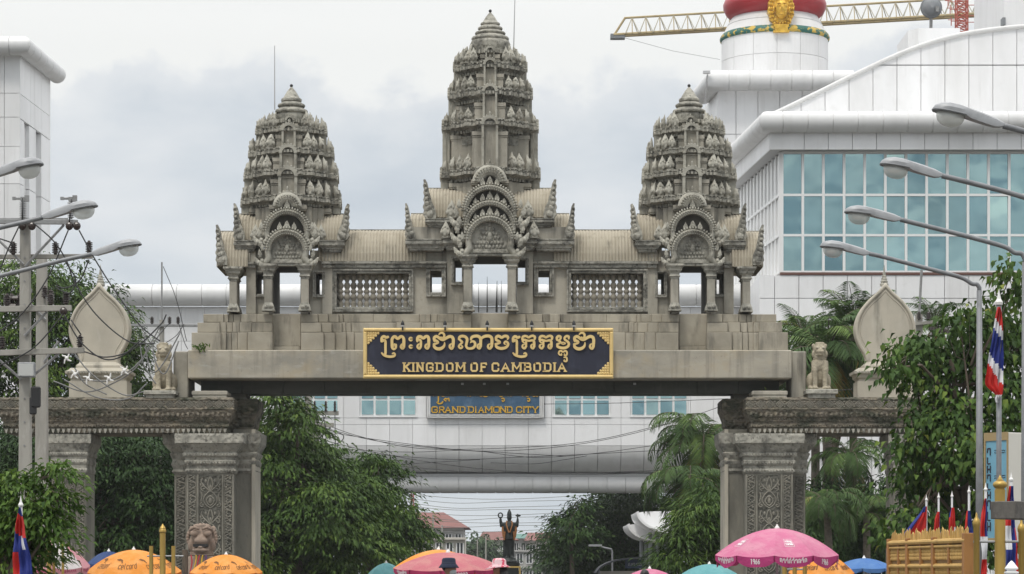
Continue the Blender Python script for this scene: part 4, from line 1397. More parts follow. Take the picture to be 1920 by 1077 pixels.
TOOTH = tb.mesh('fringe_tooth', M['carved'])
tb = MB(); tb.prism([(-.02, 0), (-.02, -.04), (.02, -.04), (.02, 0)], -.015, .03)
BEAD = tb.mesh('bead', M['carved'])

EY = -.3                                 # front of the entablature
for sg in (-1, 1):
    side = 'left' if sg < 0 else 'right'
    lab = ('stone side gateway with carved lintel left of the main arch behind utility poles' if sg < 0 else 'stone side gateway with carved lintel right of the main arch beside the palms')
    sx = lambda px, dy: XC + (U(px, dy) if sg < 0 else -U(px, dy))
    def mx2(a, c, dy):
        u, v = sx(a, dy), sx(c, dy)
        return (u, v) if u < v else (v, u)
    g = thing('side_gateway', lab, 'gateway', (sx(270, 1), GD + 1, 0), 0, None)
    # entablature
    x0, x1 = mx2(-8, 438.5, EY)
    z = lambda py, dy=EY: GZ(py, dy)
    pe = S(GD)
    b = MB()
    loft_rect(b, x0, x1, GD + EY, GD + 2.5, [(z(811), -13 * pe), (z(801), -13 * pe), (z(800), -11 * pe), (z(796), -10 * pe), (z(795), -12 * pe), (z(791), -12 * pe), (z(790), -9.5 * pe), (z(786), -9 * pe), (z(784), -8 * pe), (z(778), -5 * pe), (z(772), -2.6 * pe), (z(768.5), -1.6 * pe), (z(768), -.2 * pe), (z(766.5), 0), (z(765), -1.2 * pe), (z(751.5), -1.2 * pe), (z(750), .2 * pe), (z(748), .2 * pe), (z(747.5), -2 * pe), (z(745), -3 * pe)])
    ent = b.build('entablature', M['moss'], g)
    n = int((x1 - x0) / .29)
    for k in range(n):
        inst(DIA, 'band_rosette', ent, (x0 + (x1 - x0) * (k + .5) / n, GD + EY + .012, (z(765) + z(751)) / 2), scale=(1, 1, .82))
    n = int((x1 - x0 - .4) / .152)
    for k in range(n):
        inst(TOOTH, 'fringe_tooth', ent, (x0 + .2 + (x1 - x0 - .4) * (k + .5) / n, GD + EY + .19, z(803.5)))
    b = MB()
    for zz, st_ in ((785.5, .075), (799.2, .075)):
        n = int((x1 - x0 - .3) / st_)
        for k in range(n):
            b.ell((x0 + .15 + (x1 - x0 - .3) * (k + .5) / n, GD + EY + .14 + (.02 if zz > 790 else 0), z(zz)), .026, .035, .03, 6, 4)
    for k in range(46):                 # leaf row in the hollow of the moulding
        xx = x0 + .1 + (x1 - x0 - .2) * (k + .5) / 46
        b.ell((xx, GD + EY + .075, z(777)), .055, .05, .085, 6, 5)
    o = b.build('beading', M['moss'], ent); o['kind'] = 'stuff'
    # recessed return block towards the road
    xa, xb = mx2(400, 483, .95)
    b = MB()
    loft_rect(b, xa, xb, GD + 1.05, GD + 2.9, [(z(816, .9), -10 * pe), (z(800, .9), -10 * pe), (z(797, .9), -8 * pe), (z(786, .9), -7 * pe), (z(772, .9), -2 * pe), (z(768, .9), 0), (z(750, .9), 0), (z(747, .9), -2 * pe)])
    b.build('return_block', M['moss'], g)
    # slab under the beam and stub wall beside it
    xa, xb = mx2(359.5, 426, -.1)
    b = MB(); loft_rect(b, xa, xb, GD - .1, GD + 1.0, [(z(746, -.1), -.02), (z(741, -.1), -.03), (z(740, -.1), 0), (z(734, -.1), 0), (z(733, -.1), -.03)])
    b.build('bearing_slab', M['stone'], g)
    xa, xb = mx2(325, 353, .5)
    b = MB(); b.box(xa, xb, GD + .5, GD + 2.2, z(746, .5) - .05, z(659, .5)); b.build('stub_wall', M['stone'], g, bevel=.03)

    # pillars
    def pillar(pa, pb, dy, dep, ztop, cap_py, cap_out, inner):
        xa, xb = mx2(pa, pb, dy)
        zc = GZ(cap_py, dy)
        b = MB(); b.box(xa, xb, GD + dy, GD + dep, 0, ztop)
        p = b.build('pillar', M['pillar'], g, bevel=.02)
        hgt = ztop - zc
        k = MB()
        c_ = cap_out
        loft_rect(k, xa, xb, GD + dy, GD + dep, [(zc, .02), (zc + hgt * .03, .09 * c_), (zc + hgt * .09, .14 * c_), (zc + hgt * .12, .05 * c_), (zc + hgt * .2, .06 * c_), (zc + hgt * .22, .16 * c_), (zc + hgt * .31, .22 * c_), (zc + hgt * .34, .12 * c_), (zc + hgt * .41, .14 * c_), (zc + hgt * .43, .28 * c_),
                                                  (zc + hgt * .50, .33 * c_), (zc + hgt * .53, .22 * c_), (zc + hgt * .62, .40 * c_), (zc + hgt * .74, .66 * c_), (zc + hgt * .76, .78 * c_), (zc + hgt * .95, .8 * c_), (ztop, .78 * c_)])
        cp = k.build('capital', M['carved'], p)
        k = MB()
        for t, e in ((.265, .235), (.47, .34), (.06, .16)):
            nn = int((xb - xa + .4) / .1)
            for i in range(nn):
                k.ell((xa - .2 * c_ + (xb - xa + .4 * c_) * (i + .5) / nn, GD + dy - e * c_ + .01, zc + hgt * t), .035, .03, .04, 6, 4)
        o = k.build('beading', M['carved'], cp); o['kind'] = 'stuff'
        return p, xa, xb, zc
    p, xa, xb, zc = pillar(351, 438, 0, 1.9, z(813), 888, .42, True)
    w = xb - xa
    yf = GD
    bd = w * .19                        # border width
    for a, c, mm in ((xa + .02, xa + .02 + bd, 'b'), (xb - .02 - bd, xb - .02, 'b'), (xa + w * .26, xb - w * .26, 'c')):
        k = MB(); k.box(a, c, yf - .012, yf + .05, .3, zc - .05); k.build('sunk_panel', M['pilback'], p)
        if mm == 'c':
            hh = .96; zz = zc - .07
            while zz - hh > .3:
                inst(MED, 'carved_medallion', p, ((a + c) / 2, yf - .02, zz - hh), scale=((c - a) / .64, 1, hh)); zz -= hh
        else:
            hh = .42; zz = zc - .07
            while zz - hh > .3:
                inst(SCR, 'carved_scroll', p, ((a + c) / 2, yf - .02, zz - hh), scale=((c - a) / .25, 1, hh / .5)); zz -= hh
    for q in (a for a in (xa + .02 + bd + .035, xb - .02 - bd - .035, xa + .008, xb - .008)):
        k = MB(); k.box(q - .022, q + .022, yf - .055, yf + .02, .0, zc - .03); k.build('fillet', M['pilcarv'], p)
    # wings of the inner pillar
    xa2, xb2 = mx2(436, 476, 1.0)
    k = MB(); k.box(xa2, xb2, GD + .9, GD + 2.4, 0, z(812, 1) + .1); wg = k.build('pillar_wing', M['pillar'], g, bevel=.02)
    if sg < 0: q0, q1 = xb2 - .05, xb2 + .06
    else: q0, q1 = xa2 - .06, xa2 + .05
    k = MB(); k.box(q0, q1, GD + .82, GD + 2.5, 0, z(812, 1) + .1); k.build('lit_edge_strip', M['sema'], wg)  # paler strip puts the lit edge of the pillar into colour
    k = MB(); zc1 = GZ(888, 1)
    h1 = z(813, 1) - zc1
    loft_rect(k, xa2, xb2 - .0, GD + .9, GD + 2.4, [(zc1, .02), (zc1 + h1 * .06, .07), (zc1 + h1 * .12, .03), (zc1 + h1 * .24, .09), (zc1 + h1 * .31, .1), (zc1 + h1 * .34, .05), (zc1 + h1 * .45, .12), (zc1 + h1 * .5, .13), (zc1 + h1 * .53, .08), (zc1 + h1 * .74, .22), (zc1 + h1 * .95, .24), (z(813, 1), .24)])
    k.build('capital', M['carved'], wg)
    xa3, xb3 = mx2(327, 352, .55)
    k = MB(); k.box(xa3, xb3, GD + .55, GD + 1.9, 0, z(812, .6)); wg = k.build('pillar_wing', M['pillar'], g, bevel=.02)
    k = MB(); k.box(xa3 + .03, xb3 - .03, GD + .538, GD + .56, .3, zc - .05); k.build('sunk_panel', M['pilback'], wg)
    zz = zc - .07
    while zz - .42 > .3:
        inst(SCR, 'carved_scroll', wg, ((xa3 + xb3) / 2, GD + .53, zz - .42), scale=((xb3 - xa3 - .06) / .25, 1, .84)); zz -= .42
    k = MB()
    loft_rect(k, xa3, xb3, GD + .55, GD + 1.9, [(zc, .02), (zc + h1 * .06, .07), (zc + h1 * .12, .03), (zc + h1 * .24, .09), (zc + h1 * .34, .05), (zc + h1 * .5, .13), (zc + h1 * .53, .08), (zc + h1 * .74, .3), (zc + h1 * .95, .32), (z(815, .6), .32)])
    k.build('capital', M['carved'], wg)
    # outer pillar
    p, xa, xb, zc = pillar(97, 161, .1, 1.8, z(813), 886, .22, False)
    w = xb - xa
    yf = GD + .1
    for a, c, mm in ((xa + .015, xa + w * .24, 's'), (xb - w * .24, xb - .015, 's'), (xa + w * .29, xb - w * .29, 'c')):
        k = MB(); k.box(a, c, yf - .012, yf + .05, .3, zc - .05); k.build('sunk_panel', M['pilback'], p)
        hh, zz = (.96, zc - .07) if mm == 'c' else (.42, zc - .07)
        while zz - hh > .3:
            if mm == 'c': inst(MED, 'carved_medallion', p, ((a + c) / 2, yf - .02, zz - hh), scale=((c - a) / .64, 1, hh))
            else: inst(SCR, 'carved_scroll', p, ((a + c) / 2, yf - .02, zz - hh), scale=((c - a) / .25, 1, hh / .5))
            zz -= hh

# ================================================================== SEMA STONES ON THE SIDE GATES
SEM = [(0, 533), (-8, 542), (-17, 551), (-30, 562), (-43, 577), (-52, 594), (-56.5, 613), (-55, 630), (-49, 646), (-41, 659), (-36, 670), (-36, 680), (-40, 690)]
for pc, lab in ((185.5, 'leaf-shaped plaster boundary stone with ringed spire on the left side gateway'), (1660.5, 'leaf-shaped plaster boundary stone partly behind a leafy branch on the right side gateway')):
    dy = .7
    cx = PX(pc, GD + dy)
    s_ = S(GD + dy)
    z = lambda py: GZ(py, dy)
    t = thing('boundary_stone', lab, 'boundary stone', (cx, GD + dy, z(747)))
    half = spline(SEM, 5)
    left = [(cx + x * s_, z(y)) for x, y in half]
    right = [(2 * cx - x, zz) for x, zz in left][::-1]
    b = MB(); b.prism(left + right[:-1], GD + dy + .05, GD + dy + .55)
    b.build('slab', M['sema'], t, bevel=.02)
    b = MB()
    rim = left[::-1] + [(2 * cx - x, zz) for x, zz in left][1:]
    b.tube([(cx + (x - cx) * .955, GD + dy + .05, zz - .03) for x, zz in rim], .055, 6, True)
    b.tube([(cx + (x - cx) * .83, GD + dy + .05, z(612) + (zz - z(612)) * .84) for x, zz in rim], .018, 5, True)
    b.build('raised_rim', M['sema'], t, smooth=True)
    b = MB()
    b.lathe([(.13, z(535)), (.13, z(531)), (.10, z(529)), (.11, z(526)), (.085, z(524)), (.09, z(521)), (.065, z(519)), (.07, z(516)), (.045, z(514)), (.05, z(511)), (.03, z(508)), (.018, z(500)), (.002, z(494))], (cx, GD + dy + .3), 10)
    b.build('ringed_spire', M['carved'], t, autos=40)
    b = MB()
    loft_rect(b, cx - 58 * s_, cx + 58 * s_, GD + dy - .25, GD + dy + .85, [(z(747), -.06), (z(716), -.06), (z(715), -.1), (z(712), -.1), (z(709), -.04), (z(703), -.02), (z(702), .04), (z(697), .05), (z(696), -.02), (z(691), -.1)])
    bs = b.build('base', M['sema'], t)
    b = MB()
    for k in range(22):
        b.ell((cx + (k - 10.5) * 5.2 * s_, GD + dy - .29, z(699.5)), .035, .03, .04, 6, 4)
    b.build('beading', M['carved'], bs)
    b = MB(); loft_rect(b, cx - 42 * s_, cx + 42 * s_, GD + dy - .1, GD + dy + .7, [(z(691.5), 0), (z(686), 0), (z(683), -.05), (z(679), -.12)])
    b.build('slab_foot', M['sema'], t)

# ================================================================== GUARDIAN LIONS
def lion(lab, pc, dy, zb, m, hgt, ped=None, group=None):
    cx, cy = PX(pc, GD + dy), GD + dy + .4
    k = hgt / 1.5
    t = thing('lion_statue', lab, 'lion statue', (cx, cy, zb), 0, group)
    b = MB()
    E = lambda x, y, z, rx, ry, rz, rot=None: b.ell((cx + x * k, cy + y * k, zb + z * k), rx * k, ry * k, rz * k, 14, 10, rot)
    T = lambda pts, rs: b.tube([(cx + x * k, cy + y * k, zb + z * k) for x, y, z in pts], [r * k for r in rs], 10)
    E(0, .18, .46, .25, .34, .40); E(0, -.02, .80, .235, .22, .30); E(0, .08, .62, .22, .26, .42)
    E(0, -.06, 1.02, .19, .19, .18)
    E(0, -.10, 1.26, .195, .20, .185); E(0, .02, 1.22, .215, .18, .22)
    E(0, -.27, 1.17, .125, .10, .075); E(0, -.25, 1.08, .115, .09, .05)
    for s_ in (-1, 1):
        T([(s_ * .15, -.12, .88), (s_ * .165, -.20, .60), (s_ * .15, -.20, .36), (s_ * .15, -.21, .07)], [.115, .10, .078, .08])
        E(s_ * .15, -.27, .055, .10, .15, .06)
        E(s_ * .25, .20, .28, .13, .26, .27); E(s_ * .27, -.02, .07, .09, .20, .075)
        E(s_ * .185, -.02, 1.36, .055, .05, .08)
        E(s_ * .085, -.26, 1.29, .055, .05, .035)
        E(s_ * .19, -.12, 1.10, .06, .07, .12)
    T([(0, .46, .15), (0, .52, .5), (0, .40, .95)], [.06, .05, .03])
    E(0, -.30, 1.22, .045, .05, .05)
    for a in range(7):
        an = -.9 + a * .3
        E(math.sin(an) * .15, -.20 + abs(an) * .05, 1.40 + .03 * math.cos(an), .035, .05, .045)
    E(0, 0, .03, .33, .42, .045)
    b.build('body', M[m], t, remesh=.022 * k)
    for s_ in (-1, 1):
        q = MB(); q.ell((cx + s_ * .085 * k, cy - .295 * k, zb + 1.285 * k), .034 * k, .02 * k, .026 * k, 8, 6); q.build('eye', M['sema' if m == 'lion' else m], t)
    q = MB()
    q.tube([(cx + (a - 3) * .032 * k, cy - (.335 - abs(a - 3) * .012) * k, zb + (1.118 + abs(a - 3) * .006) * k) for a in range(7)], .011 * k, 5)
    q.build('mouth', M['dark_stone'], t)
    q = MB()
    for i in range(9):
        an = -1.1 + i * .275
        q.ell((cx + math.sin(an) * .2 * k, cy - (.19 - abs(an) * .06) * k, zb + (.98 - .045 * math.cos(an)) * k), .03 * k, .03 * k, .045 * k, 6, 5)
    q.build('collar', M[m], t)
    if ped:
        x0, x1, z0, z1 = ped
        q = MB(); loft_rect(q, x0, x1, cy - .62, cy + .6, [(z0, -.02), (z0 + (z1 - z0) * .45, -.02), (z0 + (z1 - z0) * .5, .05), (z1 - .02, .05), (z1, .03)])
        q.build('plinth', M['carved'], t)


dy = -.1
zt = GZ(733.5, dy)
lion('seated stone guardian lion on the left side gateway beside the leaf-shaped stone', 304.5, dy, zt, 'lion', 1.49, (PX(274, 79.9), PX(328, 79.9), GZ(746, dy) - .02, zt))
lion('seated stone guardian lion on the right side gateway in front of dark palms', 1539, dy, GZ(731, dy), 'lion', 1.46, (PX(1513, 79.9), PX(1566, 79.9), GZ(746, dy) - .02, GZ(731, dy)))
# pink lion mask statue in front of the left inner pillar

# ================================================================== WHITE CASINO COMPLEX BEHIND
CYL = MB(); CYL.lathe([(1, -.5), (1, .5)], (0, 0), 28)
cyl_me = CYL.mesh('pipe_segment', M['pipe'], smooth=True)
try: cyl_me.set_sharp_from_angle(angle=R(50))
except Exception: pass


def pipe_run(parent, pts, r, seg, gap=.05, name='parapet_pipe', first=0.0):
    """big round parapet pipe built from jointed segments; returns the core"""
    pts = [Vector(p) for p in pts]
    b = MB(); b.tube(pts, r - .05, 24)
    core = b.build(name, M['joint'], parent, smooth=True)
    for i in range(len(pts) - 1):
        a, c = pts[i], pts[i + 1]
        d_ = (c - a); L_ = d_.length; d_.normalize()
        s0 = 0.0 if i == 0 else r * 1.35
        s1 = L_ if i == len(pts) - 2 else L_ - r * 1.35
        n = max(1, round((s1 - s0) / seg))
        for k in range(n):
            t0, t1 = s0 + (s1 - s0) * k / n, s0 + (s1 - s0) * (k + 1) / n
            m_ = a + d_ * (t0 + t1) / 2
            q = d_.to_track_quat('Z', 'Y').to_euler()
            inst(cyl_me, 'pipe_segment', core, m_, q, (r, r, t1 - t0 - gap))
    for i in range(1, len(pts) - 1):    # mitred corner piece
        da = (pts[i] - pts[i - 1]).normalized(); dc = (pts[i + 1] - pts[i]).normalized()
        b = MB(); b.tube([pts[i] - da * (r * 1.35 - gap / 2), pts[i], pts[i] + dc * (r * 1.35 - gap / 2)], r, 28)
        b.build('pipe_corner', M['pipe'], core, smooth=True, autos=50)
    return core


def panel_wall(parent, p0, ux, w_edges, z_edges, th=.12, gap=.022, m='white', name='cladding_panel', back=.5):
    """clad wall from p0 along unit ux (horizontal); edges in metres; panels face ux rotated -90 deg (towards the camera for ux=+x)"""
    ux = Vector(ux).normalized()
    nrm = Vector((ux.y, -ux.x, 0))
    ang = math.atan2(ux.y, ux.x)
    for i in range(len(w_edges) - 1):
        for j in range(len(z_edges) - 1):
            w = w_edges[i + 1] - w_edges[i]; h = z_edges[j + 1] - z_edges[j]
            c = Vector(p0) + ux * (w_edges[i] + w / 2) - nrm * (th / 2)
            inst(cube_mesh(m), name, parent, (c.x, c.y, z_edges[j] + h / 2), (0, 0, ang), (w - gap, th, h - gap))


def wallbox(parent, name, p0, ux, w, dep, z0, z1, m='joint', inset=.04):
    ux = Vector(ux).normalized(); nrm = Vector((ux.y, -ux.x, 0))
    a = Vector(p0) - nrm * inset
    q = [a, a + ux * w, a + ux * w - nrm * dep, a - nrm * dep]
    b = MB(); b.prism_z([(v.x, v.y) for v in q], z0, z1)
    return b.build(name, M[m], parent)


def lin(a, b, n): return [a + (b - a) * k / n for k in range(n + 1)]


# ---------------- glazed block on the right
D1 = 150.0
SD = Vector((-.0755, 1, 0)).normalized()     # direction of the receding side wall
cas = thing('glazed_casino_block', 'white clad casino block with three rows of teal mirror windows under a round parapet', 'building', (PX(1700, D1), D1 + 6, 0))
xl, xr = PX(1466, D1), PX(2160, D1)
zt, zb_ = PZ(286, D1), PZ(511, D1)
c0 = Vector((xl, D1, 0))
wallbox(cas, 'wall', c0, (1, 0, 0), xr - xl, 22, 0, PZ(212, D1 - 1), 'joint', .45)
# frame and panes of the curtain wall
ex = [PX(1466.4 + 38.7 * k, D1) - xl for k in range(18)]
rows = [(PZ(510, D1), PZ(443.5, D1)), (PZ(439.5, D1), PZ(368, D1)), (PZ(364, D1), PZ(289, D1))]
cw = wallbox(cas, 'curtain_wall', c0 + Vector((0, .06, 0)), (1, 0, 0), xr - xl, .35, zb_, zt, 'frame_white', 0.06)
random.seed(5)
for r0, r1 in rows:
    for k in range(17):
        a, c = ex[k] + .075, ex[k + 1] - .075
        dk = random.random() < .42
        inst(cube_mesh('glass_dark' if dk else 'glass'), 'pane', cw, (xl + (a + c) / 2, D1 + .06, (r0 + r1) / 2), (random.uniform(-.022, .022), 0, random.uniform(-.02, .02)), (c - a, .04, r1 - r0))
for k in range(18):
    bar('mullion', cw, 'frame_white', xl + ex[k] - .07, xl + ex[k] + .07, D1 - .07, D1 + .1, zb_, zt)
for z0 in (zb_ + .02, PZ(441.5, D1), PZ(366, D1), zt - .02):
    bar('transom', cw, 'frame_white', xl, xr, D1 - .05, D1 + .1, z0 - .065, z0 + .065)
bar('window_sill', cw, 'brownline', xl - .1, xr, D1 - .16, D1 + .2, PZ(516, D1), PZ(511.5, D1))
# receding side wall with close vertical fins
n_ = Vector((-SD.y, SD.x, 0))
sw_len = 20.0
c1 = c0 + SD * .25
q = [c1, c0 + SD * sw_len, c0 + SD * sw_len + Vector((.4, 0, 0)), c1 + Vector((.4, 0, 0))]
b = MB(); b.prism_z([(v.x, v.y) for v in (q[0], q[3], q[2], q[1])], zb_, zt)
sw = b.build('side_wall', M['grey_dome'], cas)
for k in range(17):
    p = c0 + SD * (k * 1.2)
    inst(cube_mesh('frame_white'), 'mullion', sw, (p.x - .06, p.y + .1, (zb_ + zt) / 2), (0, 0, math.atan2(SD.y, SD.x)), (.22, .2, zt - zb_))
    if k:
        for r0, r1 in rows:
            p2 = c0 + SD * (k * 1.2 - .6)
            inst(cube_mesh('frame_white'), 'infill_panel', sw, (p2.x - .03, p2.y + .1, (r0 + r1) / 2), (0, 0, math.atan2(SD.y, SD.x)), (.85, .08, r1 - r0))
for z0 in (PZ(441.5, D1), PZ(366, D1)):
    p = c0 + SD * (sw_len / 2)
    inst(cube_mesh('frame_white'), 'transom', sw, (p.x - .06, p.y, z0), (0, 0, math.atan2(SD.y, SD.x)), (sw_len, .24, .14))
# overhanging fascia, soffit and the round parapet
of = .75
f0 = Vector((PX(1441, D1), D1 - of, 0))
wt = [PX(1460 + 45 * k, D1) - f0.x for k in range(16)]
wt[0] = 0
zf0, zf1 = PZ(281, D1 - of), PZ(247, D1 - of)
b = MB(); b.prism_z([(v.x, v.y) for v in (f0 + Vector((.05, .12, 0)), Vector((xr, f0.y + .12, 0)), Vector((xr, D1 + 22, 0)), f0 + SD * 21 + Vector((.1, 0, 0)))], zf0 + .01, zf1)
fa = b.build('fascia', M['soffit'], cas)
panel_wall(fa, f0, (1, 0, 0), wt, [zf0, zf1], .12, .03)
panel_wall(fa, f0 + SD * 20.3, -SD, lin(0, 20.2, 13), [zf0, zf1], .12, .03)
rp = 19.5 * S(D1)
pz = PZ(229, D1 - 1)
pc = Vector((PX(1437, D1), D1 - 1.0, pz))
pipe_run(cas, [pc + SD * 22, pc, Vector((xr, D1 - 1.0, pz))], rp, 1.36)
# lower white wall
zl = [0, PZ(860, D1), PZ(700, D1), PZ(560, D1), PZ(516.5, D1)]
panel_wall(cas, Vector((PX(1424, D1), D1 - .1, 0)), (1, 0, 0), [0] + [PX(1452 + 45.5 * k, D1) - PX(1424, D1) for k in range(16)], zl, .16, .035)
wallbox(cas, 'wall', Vector((PX(1424, D1), D1, 0)), (1, 0, 0), 22, 12, 0, PZ(517, D1), 'white', .05)

# ---------------- hall with the sloping roof line
D2 = 165.0
hall = thing('sloped_roof_hall', 'white panelled hall with a rising curved roof line behind the glazed block', 'building', (PX(1750, D2), D2 + 5, 0))
prof_ = spline([(1430, 224), (1468, 207), (1540, 172), (1620, 133), (1700, 97), (1780, 71), (1860, 57), (1960, 48), (2060, 43), (2160, 40)], 12)


def hall_top(px):
    for a, c in zip(prof_, prof_[1:]):
        if a[0] <= px <= c[0]:
            return a[1] + (c[1] - a[1]) * (px - a[0]) / (c[0] - a[0])
    return prof_[-1][1] if px > 1500 else prof_[0][1]


poly = [(PX(x, D2), PZ(y + 2, D2)) for x, y in prof_]
b = MB(); b.prism([(PX(1430, D2), 0), (PX(2160, D2), 0)] + poly[::-1], D2 + .14, D2 + 14)
b.build('wall', M['joint'], hall)
ed = [1430, 1457] + [1502 + 44.95 * k for k in range(15)]
for a, c in zip(ed, ed[1:]):
    for q0, q1 in ((123.3, None), (230, 121.6)):
        lo = PZ(q0, D2)
        a_, c_ = a + .55, c - .55
        ta, tc_ = hall_top(a_), hall_top(c_)
        if q1 is None:
            if tc_ > 121: continue
            pts = []
            xa = a_
            if ta > 121.5:
                while hall_top(xa) > 121.5: xa += .5
            pts = [(PX(xa, D2), lo), (PX(c_, D2), lo)] + [(PX(x, D2), PZ(hall_top(x), D2)) for x in (c_, (xa + c_) / 2, xa)]
        else:
            xs = [c_ - (c_ - a_) * k / 4 for k in range(5)]
            pts = [(PX(a_, D2), lo), (PX(c_, D2), lo)] + [(PX(x, D2), PZ(max(hall_top(x), q1), D2)) for x in xs]
        b = MB(); b.prism(pts, D2, D2 + .13); b.build('cladding_panel', M['white'], hall)
b = MB(); b.tube([(PX(x, D2), D2 - .05, PZ(y - 1, D2)) for x, y in prof_[::3]], .14, 8)
b.build('roof_edge', M['grey_dome'], hall, smooth=True)
# box on its roof and the tall white block at the right edge
D3 = 180.0
rb = thing('rooftop_plant_room', 'small plain white plant room with bevelled corner above the sloping roof', 'building', (PX(1745, D3), D3 + 3, 0))
b = MB(); b.prism_z([(PX(1706, D3), D3 + .9), (PX(1722, D3), D3), (PX(1800, D3), D3), (PX(1800, D3), D3 + 6), (PX(1706, D3), D3 + 6)], 0, PZ(53, D3)); b.build('wall', M['white'], rb)
rb = thing('white_tower_block', 'plain white tower block cut by the top right corner of the view', 'building', (PX(1960, D3 + 4), D3 + 8, 0))
b = MB(); b.box(PX(1883, D3 + 4), PX(2100, D3 + 4), D3 + 4, D3 + 16, 0, PZ(-110, D3 + 4)); w_ = b.build('wall', M['white'], rb)
b = MB(); b.box(PX(1879, D3 + 4), PX(1884.5, D3 + 4), D3 + 3.8, D3 + 4.6, PZ(48, D3 + 4), PZ(34, D3 + 4)); b.build('wall_box', M['dish'], rb)

# ---------------- round tower with red ring and gold medallion
D4 = 190.0
tcx, tcy = PX(1452.5, D4), D4 + 4
s4 = S(D4 + 4)
tcx = PX(1452.5, D4 + 4)
z4 = lambda py: PZ(py, D4 + 4)
dt = thing('round_tower', 'white drum tower with a red ring, green and gold band and golden face medallion', 'tower', (tcx, tcy, 0))
b = MB(); b.lathe([(98 * s4, z4(180)), (98 * s4, z4(79))], (tcx, tcy), 48); dr = b.build('drum', M['joint'], dt, smooth=True, autos=50)
for k in range(14):
    a0 = 2 * math.pi * (k + .38) / 14 + .004; a1 = 2 * math.pi * (k + 1.38) / 14 - .004
    for q0, q1 in ((178, 118.6), (117.8, 79)):
        b = MB(); rr = 99.5 * s4
        arc = [(tcx + rr * math.cos(a0 + (a1 - a0) * i / 6), tcy + rr * math.sin(a0 + (a1 - a0) * i / 6)) for i in range(7)] + [(tcx + 97 * s4 * math.cos(a0 + (a1 - a0) * i / 6), tcy + 97 * s4 * math.sin(a0 + (a1 - a0) * i / 6)) for i in range(6, -1, -1)]
        b.prism_z(arc, z4(q0), z4(q1)); b.build('cladding_panel', M['white'], dr)
b = MB()
b.lathe([(99 * s4, z4(79.5)), (102 * s4, z4(78)), (103 * s4, z4(74)), (101 * s4, z4(69)), (98.5 * s4, z4(66))], (tcx, tcy), 48)
b.build('ornament_band', M['green_band'], dt, smooth=True)
b = MB()
b.lathe([(98 * s4, z4(67)), (95 * s4, z4(62)), (90 * s4, z4(52)), (88.5 * s4, z4(50.5)), (89 * s4, z4(49)), (86 * s4, z4(44)), (80 * s4, z4(34)), (76 * s4, z4(30)), (70 * s4, z4(20))], (tcx, tcy), 48)
b.build('shoulder', M['grey_dome'], dt, smooth=True, autos=30)
b = MB()
b.lathe([(74 * s4, z4(36)), (82 * s4, z4(36)), (91 * s4, z4(28)), (96 * s4, z4(18)), (96.5 * s4, z4(10)), (93 * s4, z4(1)), (85 * s4, z4(-6)), (74 * s4, z4(-9)), (60 * s4, z4(-9))], (tcx, tcy), 56)
b.build('red_ring', M['red_ring'], dt, smooth=True)
b = MB()
b.lathe([(66 * s4, z4(-5)), (70 * s4, z4(-30)), (78 * s4, z4(-60)), (74 * s4, z4(-95)), (56 * s4, z4(-130)), (30 * s4, z4(-160)), (8 * s4, z4(-190)), (0, z4(-215))], (tcx, tcy), 40)
b.build('bulb_top', M['grey_dome'], dt, smooth=True)
# medallion: scalloped gold disc with a broad calm face
ym = tcy - 100 * s4
mxc = PX(1464.5, ym)
sm = S(ym)
zm = lambda py: PZ(py, ym)
b = MB()
ol = []
for k in range(56):
    a = 2 * math.pi * k / 56
    rr = 1 + .045 * math.sin(a * 14)
    ol.append((mxc + 24.5 * sm * rr * math.cos(a), zm(17) + 37 * sm * rr * math.sin(a)))
b.prism(ol, ym - .1, ym + .7)
md = b.build('medallion', M['medal'], dt)
b = MB()
for ring, n in ((.93, 26), (.76, 22)):
    for k in range(n):
        a = 2 * math.pi * k / n
        b.ell((mxc + 24 * sm * ring * math.cos(a), ym - .12, zm(17) + 36 * sm * ring * math.sin(a)), 2.6 * sm, .14, 3.2 * sm, 7, 5)
b.build('petal', M['medal'], md)
b = MB()
b.ell((mxc, ym - .1, zm(18)), 13.5 * sm, .6, 19 * sm, 16, 12)
b.ell((mxc, ym - .62, zm(19)), 2.6 * sm, .35, 6 * sm, 8, 6)
b.ell((mxc, ym - .55, zm(29)), 5.5 * sm, .2, 1.8 * sm, 10, 6)
for s_ in (-1, 1):
    b.ell((mxc + s_ * 6 * sm, ym - .55, zm(14)), 4 * sm, .2, 1.6 * sm, 8, 6)
    b.ell((mxc + s_ * 6 * sm, ym - .6, zm(9.5)), 4.6 * sm, .12, 1.0 * sm, 8, 6)
    b.ell((mxc + s_ * 14.5 * sm, ym - .2, zm(20)), 2.4 * sm, .3, 7 * sm, 8, 6)
b.build('face', M['medal'], md, smooth=True)
b = MB()
for q0, q1, h_ in ((62, 58, 15), (58, 52, 12), (52, 47, 14)):
    b.box(mxc - h_ * sm, mxc + h_ * sm, ym - .3, ym + .8, zm(q0), zm(q1))
b.build('medallion_foot', M['medal'], md)
